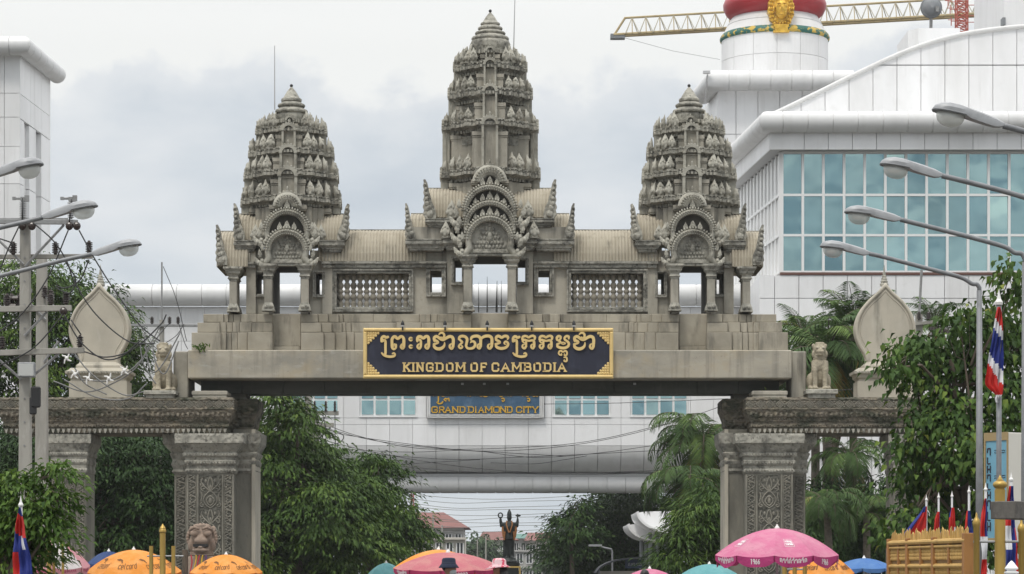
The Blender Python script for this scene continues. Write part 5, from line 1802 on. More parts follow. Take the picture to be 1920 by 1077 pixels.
# square podium under the drum
pd = Vector((PX(1345, D4 - 2), D4 - 2, 0))
wallbox(dt, 'podium', pd, (1, 0, 0), PX(1600, D4 - 2) - pd.x, 12, 0, PZ(150, D4 - 2), 'joint', .12)
panel_wall(dt, pd, (1, 0, 0), [PX(x, D4 - 2) - pd.x for x in (1345, 1380, 1421, 1462, 1504, 1546, 1588)], [PZ(500, D4 - 2), PZ(350, D4 - 2), PZ(252, D4 - 2), PZ(168, D4 - 2)], .14, .05)
sdv = Vector((-.06, 1, 0)).normalized()
panel_wall(dt, pd + sdv * 9, -sdv, [0, 3, 6, 9], [PZ(500, D4 - 2), PZ(350, D4 - 2), PZ(252, D4 - 2), PZ(168, D4 - 2)], .1, .05)
rp = 19 * S(D4 - 3)
pc = Vector((PX(1340, D4 - 3), D4 - 3, PZ(151.5, D4 - 3)))
pipe_run(dt, [pc + Vector((-.45, 5.5, 0)), pc, Vector((PX(1600, D4 - 3), D4 - 3, pc.z))], rp, 1.52)
# cctv arm on its corner
cc = thing('security_camera', 'small grey camera on a thin bracket beside the tip of the right stone tower', 'camera', (PX(1325, 150), 150, 20))
b = MB(); b.tube([P(1326.5, 140, D4 - 4), P(1322, 190, D4 - 4)], .05, 6); b.build('bracket', M['iron'], cc)
b = MB(); b.obox(P(1325, 136, D4 - 4), .25, .16, .09); b.build('camera_body', M['porc_grey'], cc)

# ---------------- bridge across the street
D5 = 160.0
br = thing('skybridge', 'long white panelled bridge with round edges crossing above the street behind the gate', 'bridge', (PX(900, D5), D5 + 5, 0))
bx0, bx1 = PX(150, D5), PX(1428, D5)
z5 = lambda py: PZ(py, D5)
s5 = S(D5)
wallbox(br, 'wall', Vector((bx0, D5, 0)), (1, 0, 0), bx1 - bx0, 9, z5(838), z5(575), 'joint', .135)
ve = [PX(904 + 43.4 * k, D5) - bx0 for k in range(-17, 13)]
ve = [v for v in ve if 0 < v < bx1 - bx0]
ve = [0] + ve + [bx1 - bx0]
wins = [(540, 636), (674.5, 782), (1037, 1145), (1182, 1290.5)]
for i in range(len(ve) - 1):
    pa, pb = (bx0 + ve[i]) / s5 + CX, (bx0 + ve[i + 1]) / s5 + CX
    for q0, q1 in ((836, 796.5), (796.5, 784), (784, 702), (702, 640), (640, 577)):
        if (q0, q1) == (784, 702):
            # cut the window strip out of this course
            segs = [(pa, pb)]
            for w0, w1 in wins + [(799, 1021)]:
                ns = []
                for a, c in segs:
                    if w1 <= a or w0 >= c: ns.append((a, c))
                    else:
                        if a < w0 - .5: ns.append((a, w0))
                        if c > w1 + .5: ns.append((w1, c))
                segs = ns
        else:
            segs = [(pa, pb)]
        for a, c in segs:
            if c - a < 2: continue
            inst(cube_mesh('white'), 'cladding_panel', br, (PX((a + c) / 2, D5), D5 + .07, (z5(q0) + z5(q1)) / 2), (0, 0, 0), ((c - a) * s5 - .018, .14, (q0 - q1) * s5 - .018))
    # curved under-edge, one shell per bay
    b = MB()
    rr = 50 * s5
    arc = [(D5 + rr * (1 - math.cos(t)), z5(836.5) - rr * .98 * math.sin(t)) for t in [math.pi / 2 * k / 8 for k in range(9)]]
    poly = arc + [(D5 + rr, z5(836.5))]
    b.prism_x(poly, bx0 + ve[i] + .013, bx0 + ve[i + 1] - .013)
    b.build('curved_panel', M['pipe'], br, smooth=True, autos=40)
b = MB(); b.box(bx0, bx1, D5 + rr + .02, D5 + 9, z5(885.5), z5(839)); b.build('underside', M['soffit'], br)
# round beam below and parapet above
rp = 17.6 * S(D5 + 1.5)
pzl = PZ(907.5, D5 + 1.5)
pipe_run(br, [Vector((bx0 + 8, D5 + 1.6, pzl)), Vector((PX(1420, D5), D5 + 1.6, pzl))], rp, 35.5 * s5, .045, 'edge_beam')
b = MB(); b.box(bx0 + 8, PX(1420, D5), D5 + 1.2, D5 + 8, pzl + rp * .7, z5(887)); b.build('beam_web', M['soffit'], br)
rp = 20.5 * S(D5 - .3)
pzl = PZ(554, D5 - .3)
pipe_run(br, [Vector((bx0, D5 - .3, pzl)), Vector((PX(1424, D5), D5 - .3, pzl)), Vector((PX(1424, D5) + .5, D5 + 5, pzl))], rp, 47 * s5)
# windows: four panes by two rows each
for w0, w1 in wins:
    wf = wallbox(br, 'window', Vector((PX(w0, D5), D5, 0)), (1, 0, 0), (w1 - w0) * s5, .3, z5(780), z5(703), 'frame_white', .1)  # frame face
    npn = 4
    pw = (w1 - w0 - 3) / npn
    for k in range(npn):
        for q0, q1 in ((777.5, 751), (747, 706)):
            a, c = w0 + 1.5 + pw * k + 2.2, w0 + 1.5 + pw * (k + 1) - 2.2
            inst(cube_mesh('glass_dark' if random.random() < .45 else 'glass'), 'pane', wf, (PX((a + c) / 2, D5), D5 + .075, (z5(q0) + z5(q1)) / 2), (random.uniform(-.03, .0), 0, random.uniform(-.03, .03)), ((c - a) * s5, .03, (q0 - q1) * s5))
    bar('window_sill', wf, 'frame_white', PX(w0 - 1, D5), PX(w1 + 1, D5), D5 - .06, D5 + .1, z5(783), z5(780.2))
# blue sign on the bridge
bs = thing('bridge_sign', 'blue sign board with yellow lettering fixed to the white bridge under the gate', 'sign', (PX(910, D5 - .3), D5 - .3, z5(783)))
sx_ = lambda px: PX(px, D5 - .3)
sz_ = lambda py: PZ(py, D5 - .3)
b = MB(); b.box(sx_(800), sx_(1020), D5 - .25, D5 + .1, sz_(783.5), sz_(690)); b.build('backing', M['joint'], bs)
b = MB(); b.box(sx_(807), sx_(1011.5), D5 - .3, D5 - .2, sz_(776.5), sz_(692)); b.build('board', M['blue_board'], bs)
for k in range(12):                    # framing grid round the board
    px = 802 + k * (216 / 11)
    b = MB(); b.box(sx_(px) - .025, sx_(px) + .025, D5 - .32, D5 - .24, sz_(783), sz_(776.5)); b.build('frame_bar', M['grey_dome'], bs)
for px in (801.5, 806, 1012.5, 1016, 1019):
    b = MB(); b.box(sx_(px) - .03, sx_(px) + .03, D5 - .33, D5 - .24, sz_(783), sz_(692)); b.build('frame_bar', M['grey_dome'], bs)
for py in (777.3, 780.2, 783.0):
    b = MB(); b.box(sx_(800), sx_(1020), D5 - .31, D5 - .245, sz_(py) - .022, sz_(py) + .022); b.build('frame_bar', M['grey_dome'], bs)
for px in (806, 1012): pass
bz = lambda x, y: (sx_(790 + x / 8), sz_(730 + y / 8))
for ch, a, c in (('G', 152, 246), ('R', 264, 350), ('A', 356, 444), ('N', 464, 556), ('D', 572, 660), ('D', 702, 788), ('i', 802, 832), ('A', 858, 938), ('M', 956, 1066), ('O', 1078, 1176), ('N', 1180, 1272), ('D', 1284, 1366), ('C', 1422, 1512), ('I', 1522, 1556), ('T', 1562, 1646), ('Y', 1662, 1756)):
    x0, z0 = bz(a, 358); x1, z1 = bz(c, 258)
    letter(ch, x0, x1, z0, z1, 17 * S(D5) / 8, D5 - .36, .06, 'ygold', bs)
k8 = S(D5) / 8
TH = [([(150, 60), (165, 85), (185, 98), (200, 75)], 22), ([(255, 40), (255, 180), (236, 196), (262, 218), (300, 214), (322, 190)], 20), ([(290, 80), (320, 100), (350, 92), (365, 62)], 26), ([(390, 60), (405, 98), (425, 72)], 22), ([(440, 55), (462, 92), (485, 66), (505, 98), (525, 62)], 22),
      ([(342, 160), (360, 140), (385, 150), (410, 138), (418, 176)], 17), ([(350, 172), (372, 178)], 14), ([(672, 62), (690, 98), (715, 82), (735, 102), (762, 64)], 24), ([(805, 60), (812, 98), (830, 80)], 20), ([(860, 70), (890, 102), (925, 92), (950, 108), (985, 100), (1010, 60)], 24),
      ([(1042, 60), (1052, 98), (1075, 62)], 18), ([(1100, 60), (1112, 98)], 20), ([(1160, 72), (1185, 106), (1220, 96), (1238, 60)], 24), ([(1275, 66), (1298, 98), (1325, 80), (1345, 102), (1355, 62)], 22), ([(1205, 140), (1235, 138), (1245, 168), (1222, 186), (1212, 168)], 15),
      ([(1500, 70), (1520, 102), (1545, 74)], 20), ([(1565, 60), (1580, 104), (1610, 96), (1622, 60)], 22), ([(1658, 66), (1685, 104), (1715, 92), (1740, 104), (1752, 62)], 24), ([(1592, 140), (1618, 140), (1626, 168), (1604, 186), (1596, 170)], 15)]
for k, (pts, w) in enumerate(TH):
    b = MB(); stroke(b, [bz(*p) for p in spline(pts, 4)], w * k8, D5 - .36, .06)
    b.build('khmer_letter', M['ygold'], bs)
for px, y0, y1 in ((0, 0, 0),):
    pass
# spikes on the bridge roof, seen through the middle doorway
for k, (xa, ya, xb, yb_, r) in enumerate(((913.5, 588, 913.5, 519, .035), (931, 572, 932, 527, .05), (940, 588, 940, 527, .03), (897.5, 565, 897.5, 530, .025))):
    b = MB(); b.tube([P(xa, 586, 83.0), P(xb, yb_, 83.0)], [r * .8, r * .15], 6)
    tag(b.build('roof_spike', M['iron']), ('tallest thin spike in the middle doorway, left of its centre', 'thick short spike at the centre of the middle doorway', 'leaning thin spike in the right half of the middle doorway', 'faint short spike close to the left jamb of the middle doorway')[k], 'spike', 'spikes in the middle doorway')

# ---------------- white block at the left edge
D6 = 150.0
lb = thing('pillared_corner_block', 'white clad block with tall recessed bays and a round parapet at the left edge', 'building', (PX(-60, D6), D6 + 6, 0))
cx6 = PX(37.5, D6)
SL = Vector((.052, 1, 0)).normalized()
x6 = PX(-330, D6)
b = MB()
cc_ = Vector((cx6, D6, 0))
b.prism_z([(x6, D6 + .1), (cx6 - .1, D6 + .1), ((cc_ + SL * 7.6).x - .5, (cc_ + SL * 7.6).y), (x6, D6 + 8)], 0, PZ(100, D6))
b.build('wall', M['joint'], lb)
fe = [0] + [PX(x, D6) - x6 for x in (-280, -230, -180, -130, -80, -36, 8, 37.4)]
panel_wall(lb, Vector((x6, D6, 0)), (1, 0, 0), fe, [0, PZ(640, D6), PZ(560, D6), PZ(480, D6), PZ(420, D6), PZ(345, D6), PZ(275, D6), PZ(220, D6), PZ(175, D6), PZ(102, D6)], .16, .03)
# receding side: upper panels, three piers, deep bays
L6 = 7.6
panel_wall(lb, cc_, SL, [0, 2.6, 5.2, L6], [PZ(222, D6), PZ(176, D6), PZ(102, D6)], .14, .03)
for w0, w1 in ((0, 1.0), (2.2, 3.9), (5.2, L6)):
    for za, zc_ in ((0, PZ(640, D6)), (PZ(640, D6), PZ(480, D6)), (PZ(480, D6), PZ(345, D6)), (PZ(345, D6), PZ(223, D6))):
        panel_wall(lb, cc_, SL, [w0, w1], [za, zc_], 1.0, .04, name='pier')
rp = 17.5 * S(D6 - .6)
pz = PZ(86.5, D6 - .6)
pc = Vector((PX(43, D6 - .6), D6 - .6, pz))
pipe_run(lb, [Vector((x6, D6 - .6, pz)), pc, pc + SL * 8.6], rp, 1.45)
cl_ = MB(); e_ = pc + SL * 8.6; cl_.ell(e_, rp, .1, rp, 24, 10); cl_.build('pipe_end', M['pipe'], lb, smooth=True)

# ================================================================== CRANE, MAST, DISH
DC = 262.0
cr = thing('tower_crane', 'yellow lattice tower crane jib stretching behind the drum tower', 'crane', (PX(2080, DC), DC, 0))
lo = lambda px: P(px, 67 - (px - 1150) * .0572, DC)
hi_ = lambda px: P(px, (34 - (px - 1172) * .0585), DC)
b = MB()
for dy in (-.7, .7):
    p0, p1 = lo(1150), lo(2140)
    b.tube([(p0.x, DC + dy * .6, p0.z), (p1.x, DC + dy, p1.z)], .14, 6)
b.build('bottom_chord', M['crane'], cr)
b = MB(); p0, p1 = hi_(1172), hi_(2140); b.tube([lo(1151), p0, p1], .11, 6); b.build('top_chord', M['crane'], cr)
b = MB(); b2 = MB()
px = 1172
k = 0
while px < 2130:
    a, c, d_ = lo(px), hi_(px + 13), lo(px + 26)
    for dy in (-.7, .7):
        b.tube([(a.x, DC + dy, a.z), (c.x, DC, c.z)], .055, 4); b.tube([(c.x, DC, c.z), (d_.x, DC + dy, d_.z)], .055, 4)
    b2.tube([(lo(px + 13).x, DC - .7, lo(px + 13).z), (c.x, DC, c.z)], .045, 4)
    b2.tube([(a.x, DC - .7, a.z), (a.x, DC + .7, a.z)], .05, 4)
    px += 26; k += 1
b.build('lacing', M['crane_pale'], cr)
b2.build('stay', M['crane'], cr)
b = MB(); a = lo(1158); b.obox((a.x, DC, a.z - .15), .7, .5, .22); b.build('jib_end', M['dish'], cr)
b = MB()
mx_ = PX(2080, DC)
for i in (-1, 1):
    for j in (-1, 1):
        b.tube([(mx_ + i, DC + j, 0), (mx_ + i, DC + j, lo(2080).z + 6)], .12, 5)
zz = 0
while zz < lo(2080).z + 4:
    b.tube([(mx_ - 1, DC - 1, zz), (mx_ + 1, DC - 1, zz + 2)], .06, 4); b.tube([(mx_ + 1, DC - 1, zz + 2), (mx_ - 1, DC - 1, zz + 4)], .06, 4); zz += 4
b.build('crane_mast', M['crane'], cr)
b = MB(); b.tube([lo(1166) + Vector((0, 0, -.2)), P(1262, 96, DC), P(1350, 112, DC)], .018, 4)
tag(b.build('guy_rope', M['cable_grey']), 'thin rope with a small weight hanging from the crane jib tip to the drum tower', 'rope')
DM = 205.0
ms = thing('radio_mast', 'red lattice radio mast with stub aerials rising behind the sloping roof', 'mast', (PX(1803, DM), DM, 0))
b = MB()
xs_ = (PX(1793, DM), PX(1813, DM))
zt_ = PZ(-60, DM)
for x in xs_:
    for dy in (-.4, .4): b.tube([(x, DM + dy, 0), (x, DM + dy, zt_)], .055, 4)
zz = PZ(140, DM)
while zz < zt_ - .7:
    for dy in (-.4, .4):
        b.tube([(xs_[0], DM + dy, zz), (xs_[1], DM + dy, zz + .4)], .035, 4); b.tube([(xs_[1], DM + dy, zz), (xs_[0], DM + dy, zz + .4)], .035, 4)
        b.tube([(xs_[0], DM + dy, zz), (xs_[1], DM + dy, zz)], .035, 4)
    zz += .42
b.build('mast_lattice', M['mast_red'], ms)
b = MB()
for px, py, w in ((1780, 20, 14), (1836, 12, 16), (1842, 32, 22), (1782, 42, 12), (1836, 44, 14), (1776, 6, 10)):
    p = P(px, py, DM)
    b.tube([(PX(1803, DM), DM - .4, p.z), (p.x, DM - .4, p.z)], .03, 4)
    b.tube([(p.x, DM - .4, p.z - .35), (p.x, DM - .4, p.z + .35)], .04, 5)
    b.tube([(p.x - .25, DM - .4, p.z + .1), (p.x + .25, DM - .4, p.z + .1)], .03, 4)
b.build('aerial', M['mast_red'], ms)
ds = thing('satellite_dish', 'dark round dish seen from behind beside the red mast near the crane jib', 'satellite dish', (PX(1748, DM - 3), DM - 3, 0))
b = MB()
c = P(1748, 12, DM - 3)
r_ = 20 * S(DM)
rings = []
for t, dy in ((1, 0), (1.02, .08), (.8, -.18), (.5, -.34), (.15, -.42), (.0, -.43)):
    rings.append([(c.x + r_ * t * math.cos(2 * math.pi * i / 28), c.y + dy + .4, c.z + r_ * t * math.sin(2 * math.pi * i / 28)) for i in range(28)])
b.loft(rings); b.build('dish', M['dish'], ds, smooth=True)
b = MB(); b.tube([(c.x, c.y + .5, c.z - .2), (c.x, c.y + 1.0, PZ(120, DM - 3))], .12, 8); b.obox((c.x + .35, c.y - .15, c.z - .25), .12, .12, .2); b.build('mount', M['iron'], ds)

# ================================================================== VEGETATION
def leaf_mesh(name, pos, tip, nrm, L_, W_, tint, m, fold=.25, droop=.25):
    """numpy: one folded diamond-shaped leaf (4 triangles) for each row"""
    n = len(pos)
    tip = tip / (np.linalg.norm(tip, axis=1, keepdims=True) + 1e-9)
    side = np.cross(tip, nrm)
    side /= (np.linalg.norm(side, axis=1, keepdims=True) + 1e-9)
    up = np.cross(side, tip)
    L_ = L_[:, None]; W_ = W_[:, None]
    a = pos
    mid = pos + tip * L_ * .45 - up * L_ * .02
    l = pos + tip * L_ * .42 + side * W_ * .5 + up * W_ * fold
    r = pos + tip * L_ * .42 - side * W_ * .5 + up * W_ * fold
    e = pos + tip * L_ - up * L_ * droop
    e[:, 2] -= (L_ * droop * .5)[:, 0]
    V = np.stack([a, l, e, r, mid], 1).reshape(-1, 3)
    base = (np.arange(n) * 5)[:, None]
    tri = np.array([[0, 4, 1], [1, 4, 2], [0, 3, 4], [3, 2, 4]])
    T = (base[:, :, None] + tri[None]).reshape(-1, 3)
    me = bpy.data.meshes.new(name)
    me.vertices.add(len(V)); me.vertices.foreach_set('co', V.astype(np.float32).ravel())
    me.loops.add(T.size); me.loops.foreach_set('vertex_index', T.astype(np.int32).ravel())
    me.polygons.add(len(T)); me.polygons.foreach_set('loop_start', (np.arange(len(T)) * 3).astype(np.int32))
    me.materials.append(m)
    at = me.attributes.new('tint', 'FLOAT', 'POINT')
    at.data.foreach_set('value', np.repeat(tint, 5).astype(np.float32))
    me.update(calc_edges=True)
    return me


def rvec(n, s=1.0): return rng.normal(0, s, (n, 3))


def add_leaves(name, me_args, parent):
    me = leaf_mesh(name, *me_args)
    me.transform(Matrix.Translation(-root_off(parent)))
    o = bpy.data.objects.new(name, me); COL.objects.link(o); o.parent = parent
    return o


def crown(parent, blobs, per, clump_r, leafL, leafW, m, name='crown', flat=.35, droop=.35, shell=.72, tipdown=.35, dens=1.0, light=0.0, singles=0):
    """blobs = [(centre, (rx,ry,rz))]; foliage gathered in layered sprays near the crown surface"""
    PO, TI, NO, LL, WW, TT = [], [], [], [], [], []
    for c, rad in blobs:
        c = np.array(c); rad = np.array(rad)
        area = (rad[0] * rad[1] + rad[0] * rad[2] + rad[1] * rad[2]) / 3
        nc = max(6, int(dens * 9.5 * area / (clump_r * clump_r)))
        d_ = rvec(nc); d_ /= np.linalg.norm(d_, axis=1, keepdims=True)
        rr = np.where(rng.random(nc) < .8, rng.uniform(shell, 1.06, nc), rng.uniform(.3, shell, nc))
        # uneven outline
        wob = np.array([noise.noise(Vector(tuple(x * 1.7 + c * .6))) for x in d_])
        cc = c + d_ * rad * (rr * (1 + .28 * wob))[:, None]
        cl = rng.uniform(0, 1, nc)
        for i in range(nc):
            if cc[i][2] < .5: continue
            k = int(per * rng.uniform(.6, 1.3))
            o = rvec(k) * np.array([.55, .55, .55 * flat]) * clump_r * rng.uniform(.7, 1.25)
            out = d_[i] * np.array([1, 1, .4])
            # spray tilts outward: points farther out hang lower
            o[:, 2] -= droop * (o[:, 0] * out[0] + o[:, 1] * out[1])
            PO.append(cc[i] + o)
            t = o / clump_r * np.array([1, 1, .3]) * 1.3 + out * .7 + rvec(k, .35)
            t[:, 2] -= tipdown
            TI.append(t)
            NO.append(np.array([0, 0, 1]) + d_[i] * .35 + rvec(k, .42))
            LL.append(leafL * rng.uniform(.65, 1.25, k)); WW.append(leafW * rng.uniform(.7, 1.25, k))
            TT.append(np.clip(.12 + .56 * cl[i] + rng.normal(0, .14, k) + light, 0, 1))
    A = [np.concatenate(q) for q in (PO, TI, NO, LL, WW, TT)]
    if singles:                          # the leaves that show largest are parts of their own
        order = np.argsort(A[0][:, 1] - A[3] * 2)
        one, rest = order[:singles], order[singles:]
        protos = [leaf_mesh('leaf', np.zeros((1, 3)), np.array([[1., 0, 0]]), np.array([[0, 0, 1.]]), np.ones(1), np.full(1, .68), np.full(1, q), M[m]) for q in (.15, .35, .55, .75, .95)]
        off = root_off(parent)
        for i in one:
            t = Vector(A[1][i]).normalized(); u = Vector(A[2][i]); sd = t.cross(u).normalized(); up = sd.cross(t)
            mw = Matrix((( t.x, -sd.x, up.x, 0), (t.y, -sd.y, up.y, 0), (t.z, -sd.z, up.z, 0), (0, 0, 0, 1)))
            o = bpy.data.objects.new('leaf', protos[min(4, int(A[5][i] * 5))]); COL.objects.link(o); o.parent = parent
            L_ = float(A[3][i])
            o.matrix_local = Matrix.Translation(Vector(A[0][i]) - off) @ mw @ Matrix.Diagonal((L_, L_, L_, 1))
        A = [q[rest] for q in A]
    o = add_leaves(name, (*A, M[m]), parent)
    o['kind'] = 'stuff'
    return o


def limbs(b, base, top, blobs, r0, n=3):
    base, top = Vector(base), Vector(top)
    trunk = [base, base.lerp(top, .35) + Vector((random.uniform(-.15, .15), random.uniform(-.15, .15), 0)), base.lerp(top, .7), top]
    b.tube(trunk, [r0 * 1.15, r0 * .9, r0 * .75, r0 * .5], 9)
    for c, rad in blobs:
        c = Vector(c)
        s_ = trunk[1].lerp(trunk[3], random.uniform(.1, .9))
        mid = s_.lerp(c, .5) + Vector((random.uniform(-.3, .3), random.uniform(-.3, .3), random.uniform(.0, .5)))
        b.tube([s_, mid, c], [r0 * .42, r0 * .28, r0 * .14], 6)
        for k in range(n):
            e = c + Vector((random.uniform(-1, 1) * rad[0], random.uniform(-1, 1) * rad[1], random.uniform(-.4, .9) * rad[2])) * .85
            b.tube([mid.lerp(c, .6), mid.lerp(e, .6) + Vector((0, 0, .15)), e], [r0 * .15, r0 * .09, r0 * .03], 5)


def px_blobs(lst, D, dz=1.0, spread=.6):
    out = []
    for i, q in enumerate(lst):
        px, py, rx, rz = q[:4]
        dd = q[4] if len(q) > 4 else random.uniform(-1, 1) * spread
        s_ = S(D + dd)
        p = P(px, py, D + dd)
        out.append((tuple(p), (rx * s_, (rx + rz) / 2 * s_ * dz, rz * s_)))
    return out


def tree(name, lab, D, pxbase, lst, per, cr, lL, lW, m, r0=.2, group=None, dz=1.0, cat='tree', spread=1.0, **k):
    bl = px_blobs(lst, D, dz, spread)
    base = (PX(pxbase, D), D, 0)
    t = thing(name, lab, cat, base, 0, group)
    zt = max(b_[0][2] for b_ in bl)
    top = (sum(b_[0][0] for b_ in bl) / len(bl), D, max(zt * .8, 1.5))
    b = MB(); limbs(b, base, top, bl, r0)
    b.build('trunk', M['bark'], t, smooth=True)
    crown(t, bl, per, cr, lL, lW, m, **k)
    return t


def palm(name, lab, D, px, py, flen, nf, trunk_r, lean=(0, 0), m='palm_leaf', up=(.15, 1.25), cat='palm', leafL=.68, leafW=.042, group=None, dead=2, stiff=.9, base_z=0.0, npair=34):
    """feather palm: crown centre at pixel (px,py), frond length in metres"""
    c = P(px, py, D)
    base = Vector((c.x + lean[0], D + lean[1], base_z))
    t = thing(name, lab, cat, tuple(base), 0, group)
    b = MB()
    n = 10
    pts = [base.lerp(c, k / n) + Vector((0, 0, 0)) for k in range(n + 1)]
    b.tube(pts, [trunk_r * (1.15 - .35 * k / n) * (1 + .06 * (k % 2)) for k in range(n + 1)], 10)
    b.build('trunk', M['palm_bark'], t, smooth=True)
    for f in range(nf + dead):
        PO, TI, NO, LL, WW, TT = [], [], [], [], [], []
        az = f * 2.399 + random.uniform(-.25, .25)
        isdead = f >= nf
        el_ = random.uniform(*up) if not isdead else -.5
        fl = flen * random.uniform(.8, 1.1) * (.8 if isdead else 1)
        K = 16
        p = Vector(c); pts = [p.copy()]
        dirs = []
        for k in range(K):
            d_ = Vector((math.cos(az) * math.cos(el_), math.sin(az) * math.cos(el_), math.sin(el_)))
            dirs.append(d_)
            p = p + d_ * fl / K
            pts.append(p.copy())
            el_ -= (.05 + .12 * (k / K)) / stiff * (1.1 if not isdead else 1.5)
            el_ = max(el_, -1.5)
        rb = MB()
        rb.tube(pts[::2], [.028 * (1 - .85 * k / K) * flen / 2.2 for k in range(0, K + 1, 2)], 4)
        base_t = np.clip(random.gauss(.42, .16), 0, .85) if not isdead else 1.0
        for k in range(npair):
            u = .10 + .9 * k / npair
            i = min(int(u * K), K - 1)
            q = pts[i].lerp(pts[i + 1], u * K - i)
            d_ = dirs[i]
            sd = d_.cross(Vector((0, 0, 1)))
            sd = sd.normalized() if sd.length > 1e-3 else Vector((1, 0, 0))
            nu = sd.cross(d_)
            for sg in (-1, 1):
                ll = leafL * flen / 2.2 * math.sin(math.pi * (.12 + .83 * u)) ** .7 * random.uniform(.85, 1.1)
                tv = sd * sg * .85 + d_ * .55 + nu * .18 + Vector((random.uniform(-.1, .1), random.uniform(-.1, .1), -.28))
                PO.append(tuple(q)); TI.append(tuple(tv)); NO.append(tuple(nu + Vector((random.uniform(-.3, .3), random.uniform(-.3, .3), 0))))
                LL.append(ll); WW.append(leafW * flen / 2.2 * random.uniform(.8, 1.2)); TT.append(min(1, max(0, base_t + random.gauss(0, .07))))
        o = add_leaves('frond', (np.array(PO), np.array(TI), np.array(NO), np.array(LL), np.array(WW), np.array(TT), M[m]), t)
        rb.build('frond_stem', M['bark'], o)
    return t


# --- trees behind the left side gateway
tree('tree', 'tall green tree rising behind the utility poles and the left boundary stone', 113, 90, [(40, 545, 70, 75), (150, 585, 85, 85), (90, 560, 70, 70), (20, 640, 90, 90), (120, 680, 110, 90), (-60, 620, 90, 120), (30, 730, 110, 60), (190, 660, 60, 80)], 62, .8, .25, .095, 'leaf_mid', .28, spread=1.5)
tree('tree', 'green tree seen between the left boundary stone and the left stone lion', 117, 250, [(252, 690, 40, 55), (225, 640, 35, 45), (280, 740, 40, 30), (215, 720, 60, 50)], 55, .65, .25, .09, 'leaf_mid', .2)
tree('tree', 'dark shaded tree filling the opening of the left side gateway', 100, 255, [(250, 860, 90, 70), (200, 930, 70, 90), (290, 950, 80, 100), (240, 1000, 100, 70), (170, 850, 70, 60), (320, 860, 60, 60), (120, 960, 90, 100), (60, 880, 90, 90), (20, 990, 100, 90)], 46, .7, .24, .09, 'leaf_deep', .3, spread=1.6, dens=1.3, light=-.22)  # leaf tint of these dark trees lowered to put gateway shade into colour
tree('tree', 'broad dark tree mass further back behind the left side gateway', 122, 60, [(60, 850, 130, 80), (200, 860, 130, 80), (330, 880, 110, 90), (100, 960, 140, 100), (260, 980, 140, 100), (-40, 920, 120, 120), (400, 960, 80, 110), (150, 1050, 160, 60), (320, 1050, 120, 60)], 40, 1.0, .4, .15, 'leaf_deep', .3, dens=1.2, light=-.2)
tree('tree', 'dark tree trunked close behind the shaded tree of the left side gateway', 110, 150, [(230, 830, 120, 60), (150, 900, 140, 100), (300, 900, 100, 120), (250, 1000, 150, 80), (40, 850, 110, 60), (330, 1000, 80, 80)], 34, .9, .36, .12, 'leaf_deep', .3, dens=1.1, light=-.2)
# --- big layered tree left of the road
tree('tree', 'large layered green tree left of the road seen through the main arch', 112, 560, [(530, 800, 55, 50), (510, 870, 60, 70), (590, 900, 95, 55), (560, 850, 60, 45), (650, 935, 85, 45), (600, 970, 110, 60), (500, 960, 60, 90), (540, 1030, 90, 70), (640, 1020, 100, 60), (470, 1040, 60, 80), (515, 755, 40, 40), (560, 795, 50, 22)], 105, .92, .29, .105, 'leaf_mid', .3, spread=2.0, droop=.6, flat=.16, dens=1.15, tipdown=.5)
tree('tree', 'lower spreading tree with dark layered sprays reaching over the road on the left', 122, 690, [(690, 900, 55, 40), (720, 960, 70, 40), (750, 1005, 55, 28), (690, 1000, 90, 55), (650, 1050, 100, 45), (700, 880, 30, 22), (750, 985, 60, 22)], 105, .92, .29, .105, 'leaf_mid', .24, spread=1.6, droop=.6, flat=.16, dens=1.15, tipdown=.5, light=-.08)
# --- trees right of the road, further off
tree('tree', 'dark broad tree right of the road under the bridge end', 172, 1160, [(1150, 955, 75, 35), (1190, 960, 80, 45), (1120, 1000, 85, 50), (1190, 1030, 90, 60), (1090, 1045, 60, 50), (1140, 1060, 90, 40), (1235, 1010, 60, 60)], 60, .9, .34, .15, 'leaf_deep', .3, spread=2.5, dens=1.1)
tree('tree', 'thin branched tree at the roadside in front of the dark broad tree', 160, 1075, [(1085, 945, 22, 16), (1060, 985, 36, 30), (1050, 1030, 30, 35), (1085, 1000, 40, 40)], 26, .7, .36, .14, 'leaf_deep', .16, dens=.7)
tree('tree', 'hazy tree beyond the roadside branches on the right of the street', 235, 1030, [(1040, 1010, 35, 30), (1055, 1045, 50, 35), (1025, 1050, 25, 30)], 26, 1.1, .5, .2, 'leaf_far', .25)
tree('tree', 'distant round tree behind the dark statue', 390, 900, [(900, 1020, 34, 27), (885, 1035, 28, 30), (920, 1040, 22, 26)], 30, 1.7, .8, .34, 'leaf_far', .4)
# --- planting round the right side gateway
palm('palm', 'dense dark palm clump directly behind the right stone lion and corner block', 99, 1530, 705, 2.4, 34, .17, (0, .5), up=(-.5, 1.2), stiff=.8)
palm('palm', 'tall palm with drooping fronds beside the right inner pillar of the main arch', 104, 1322, 842, 3.0, 32, .17, (.4, 0), dead=5, up=(-.2, 1.3), stiff=.75)
palm('palm', 'bushy palm with browning fronds just left of the right inner pillar', 99, 1295, 905, 2.4, 26, .16, (.2, 0), dead=6, up=(-.3, 1.2), stiff=.7)
palm('palm', 'dark palm head behind the right stone lion', 97, 1552, 668, 2.7, 36, .17, (0, .5), up=(-.2, 1.5), stiff=1.0)
palm('palm', 'spiky palm top rising left of the right boundary stone', 100, 1600, 618, 2.3, 26, .16, (0, 0), up=(.2, 1.5), stiff=1.2)
palm('palm', 'small spiky palm between the right stone lion and the gateway corner', 101, 1505, 645, 1.9, 22, .14, (0, 0), up=(.3, 1.5), stiff=1.3)
palm('palm', 'palm top showing above the right boundary stone shoulder by the utility pole', 103, 1752, 615, 1.7, 18, .14, (0, 0), up=(.1, 1.5), stiff=1.1)
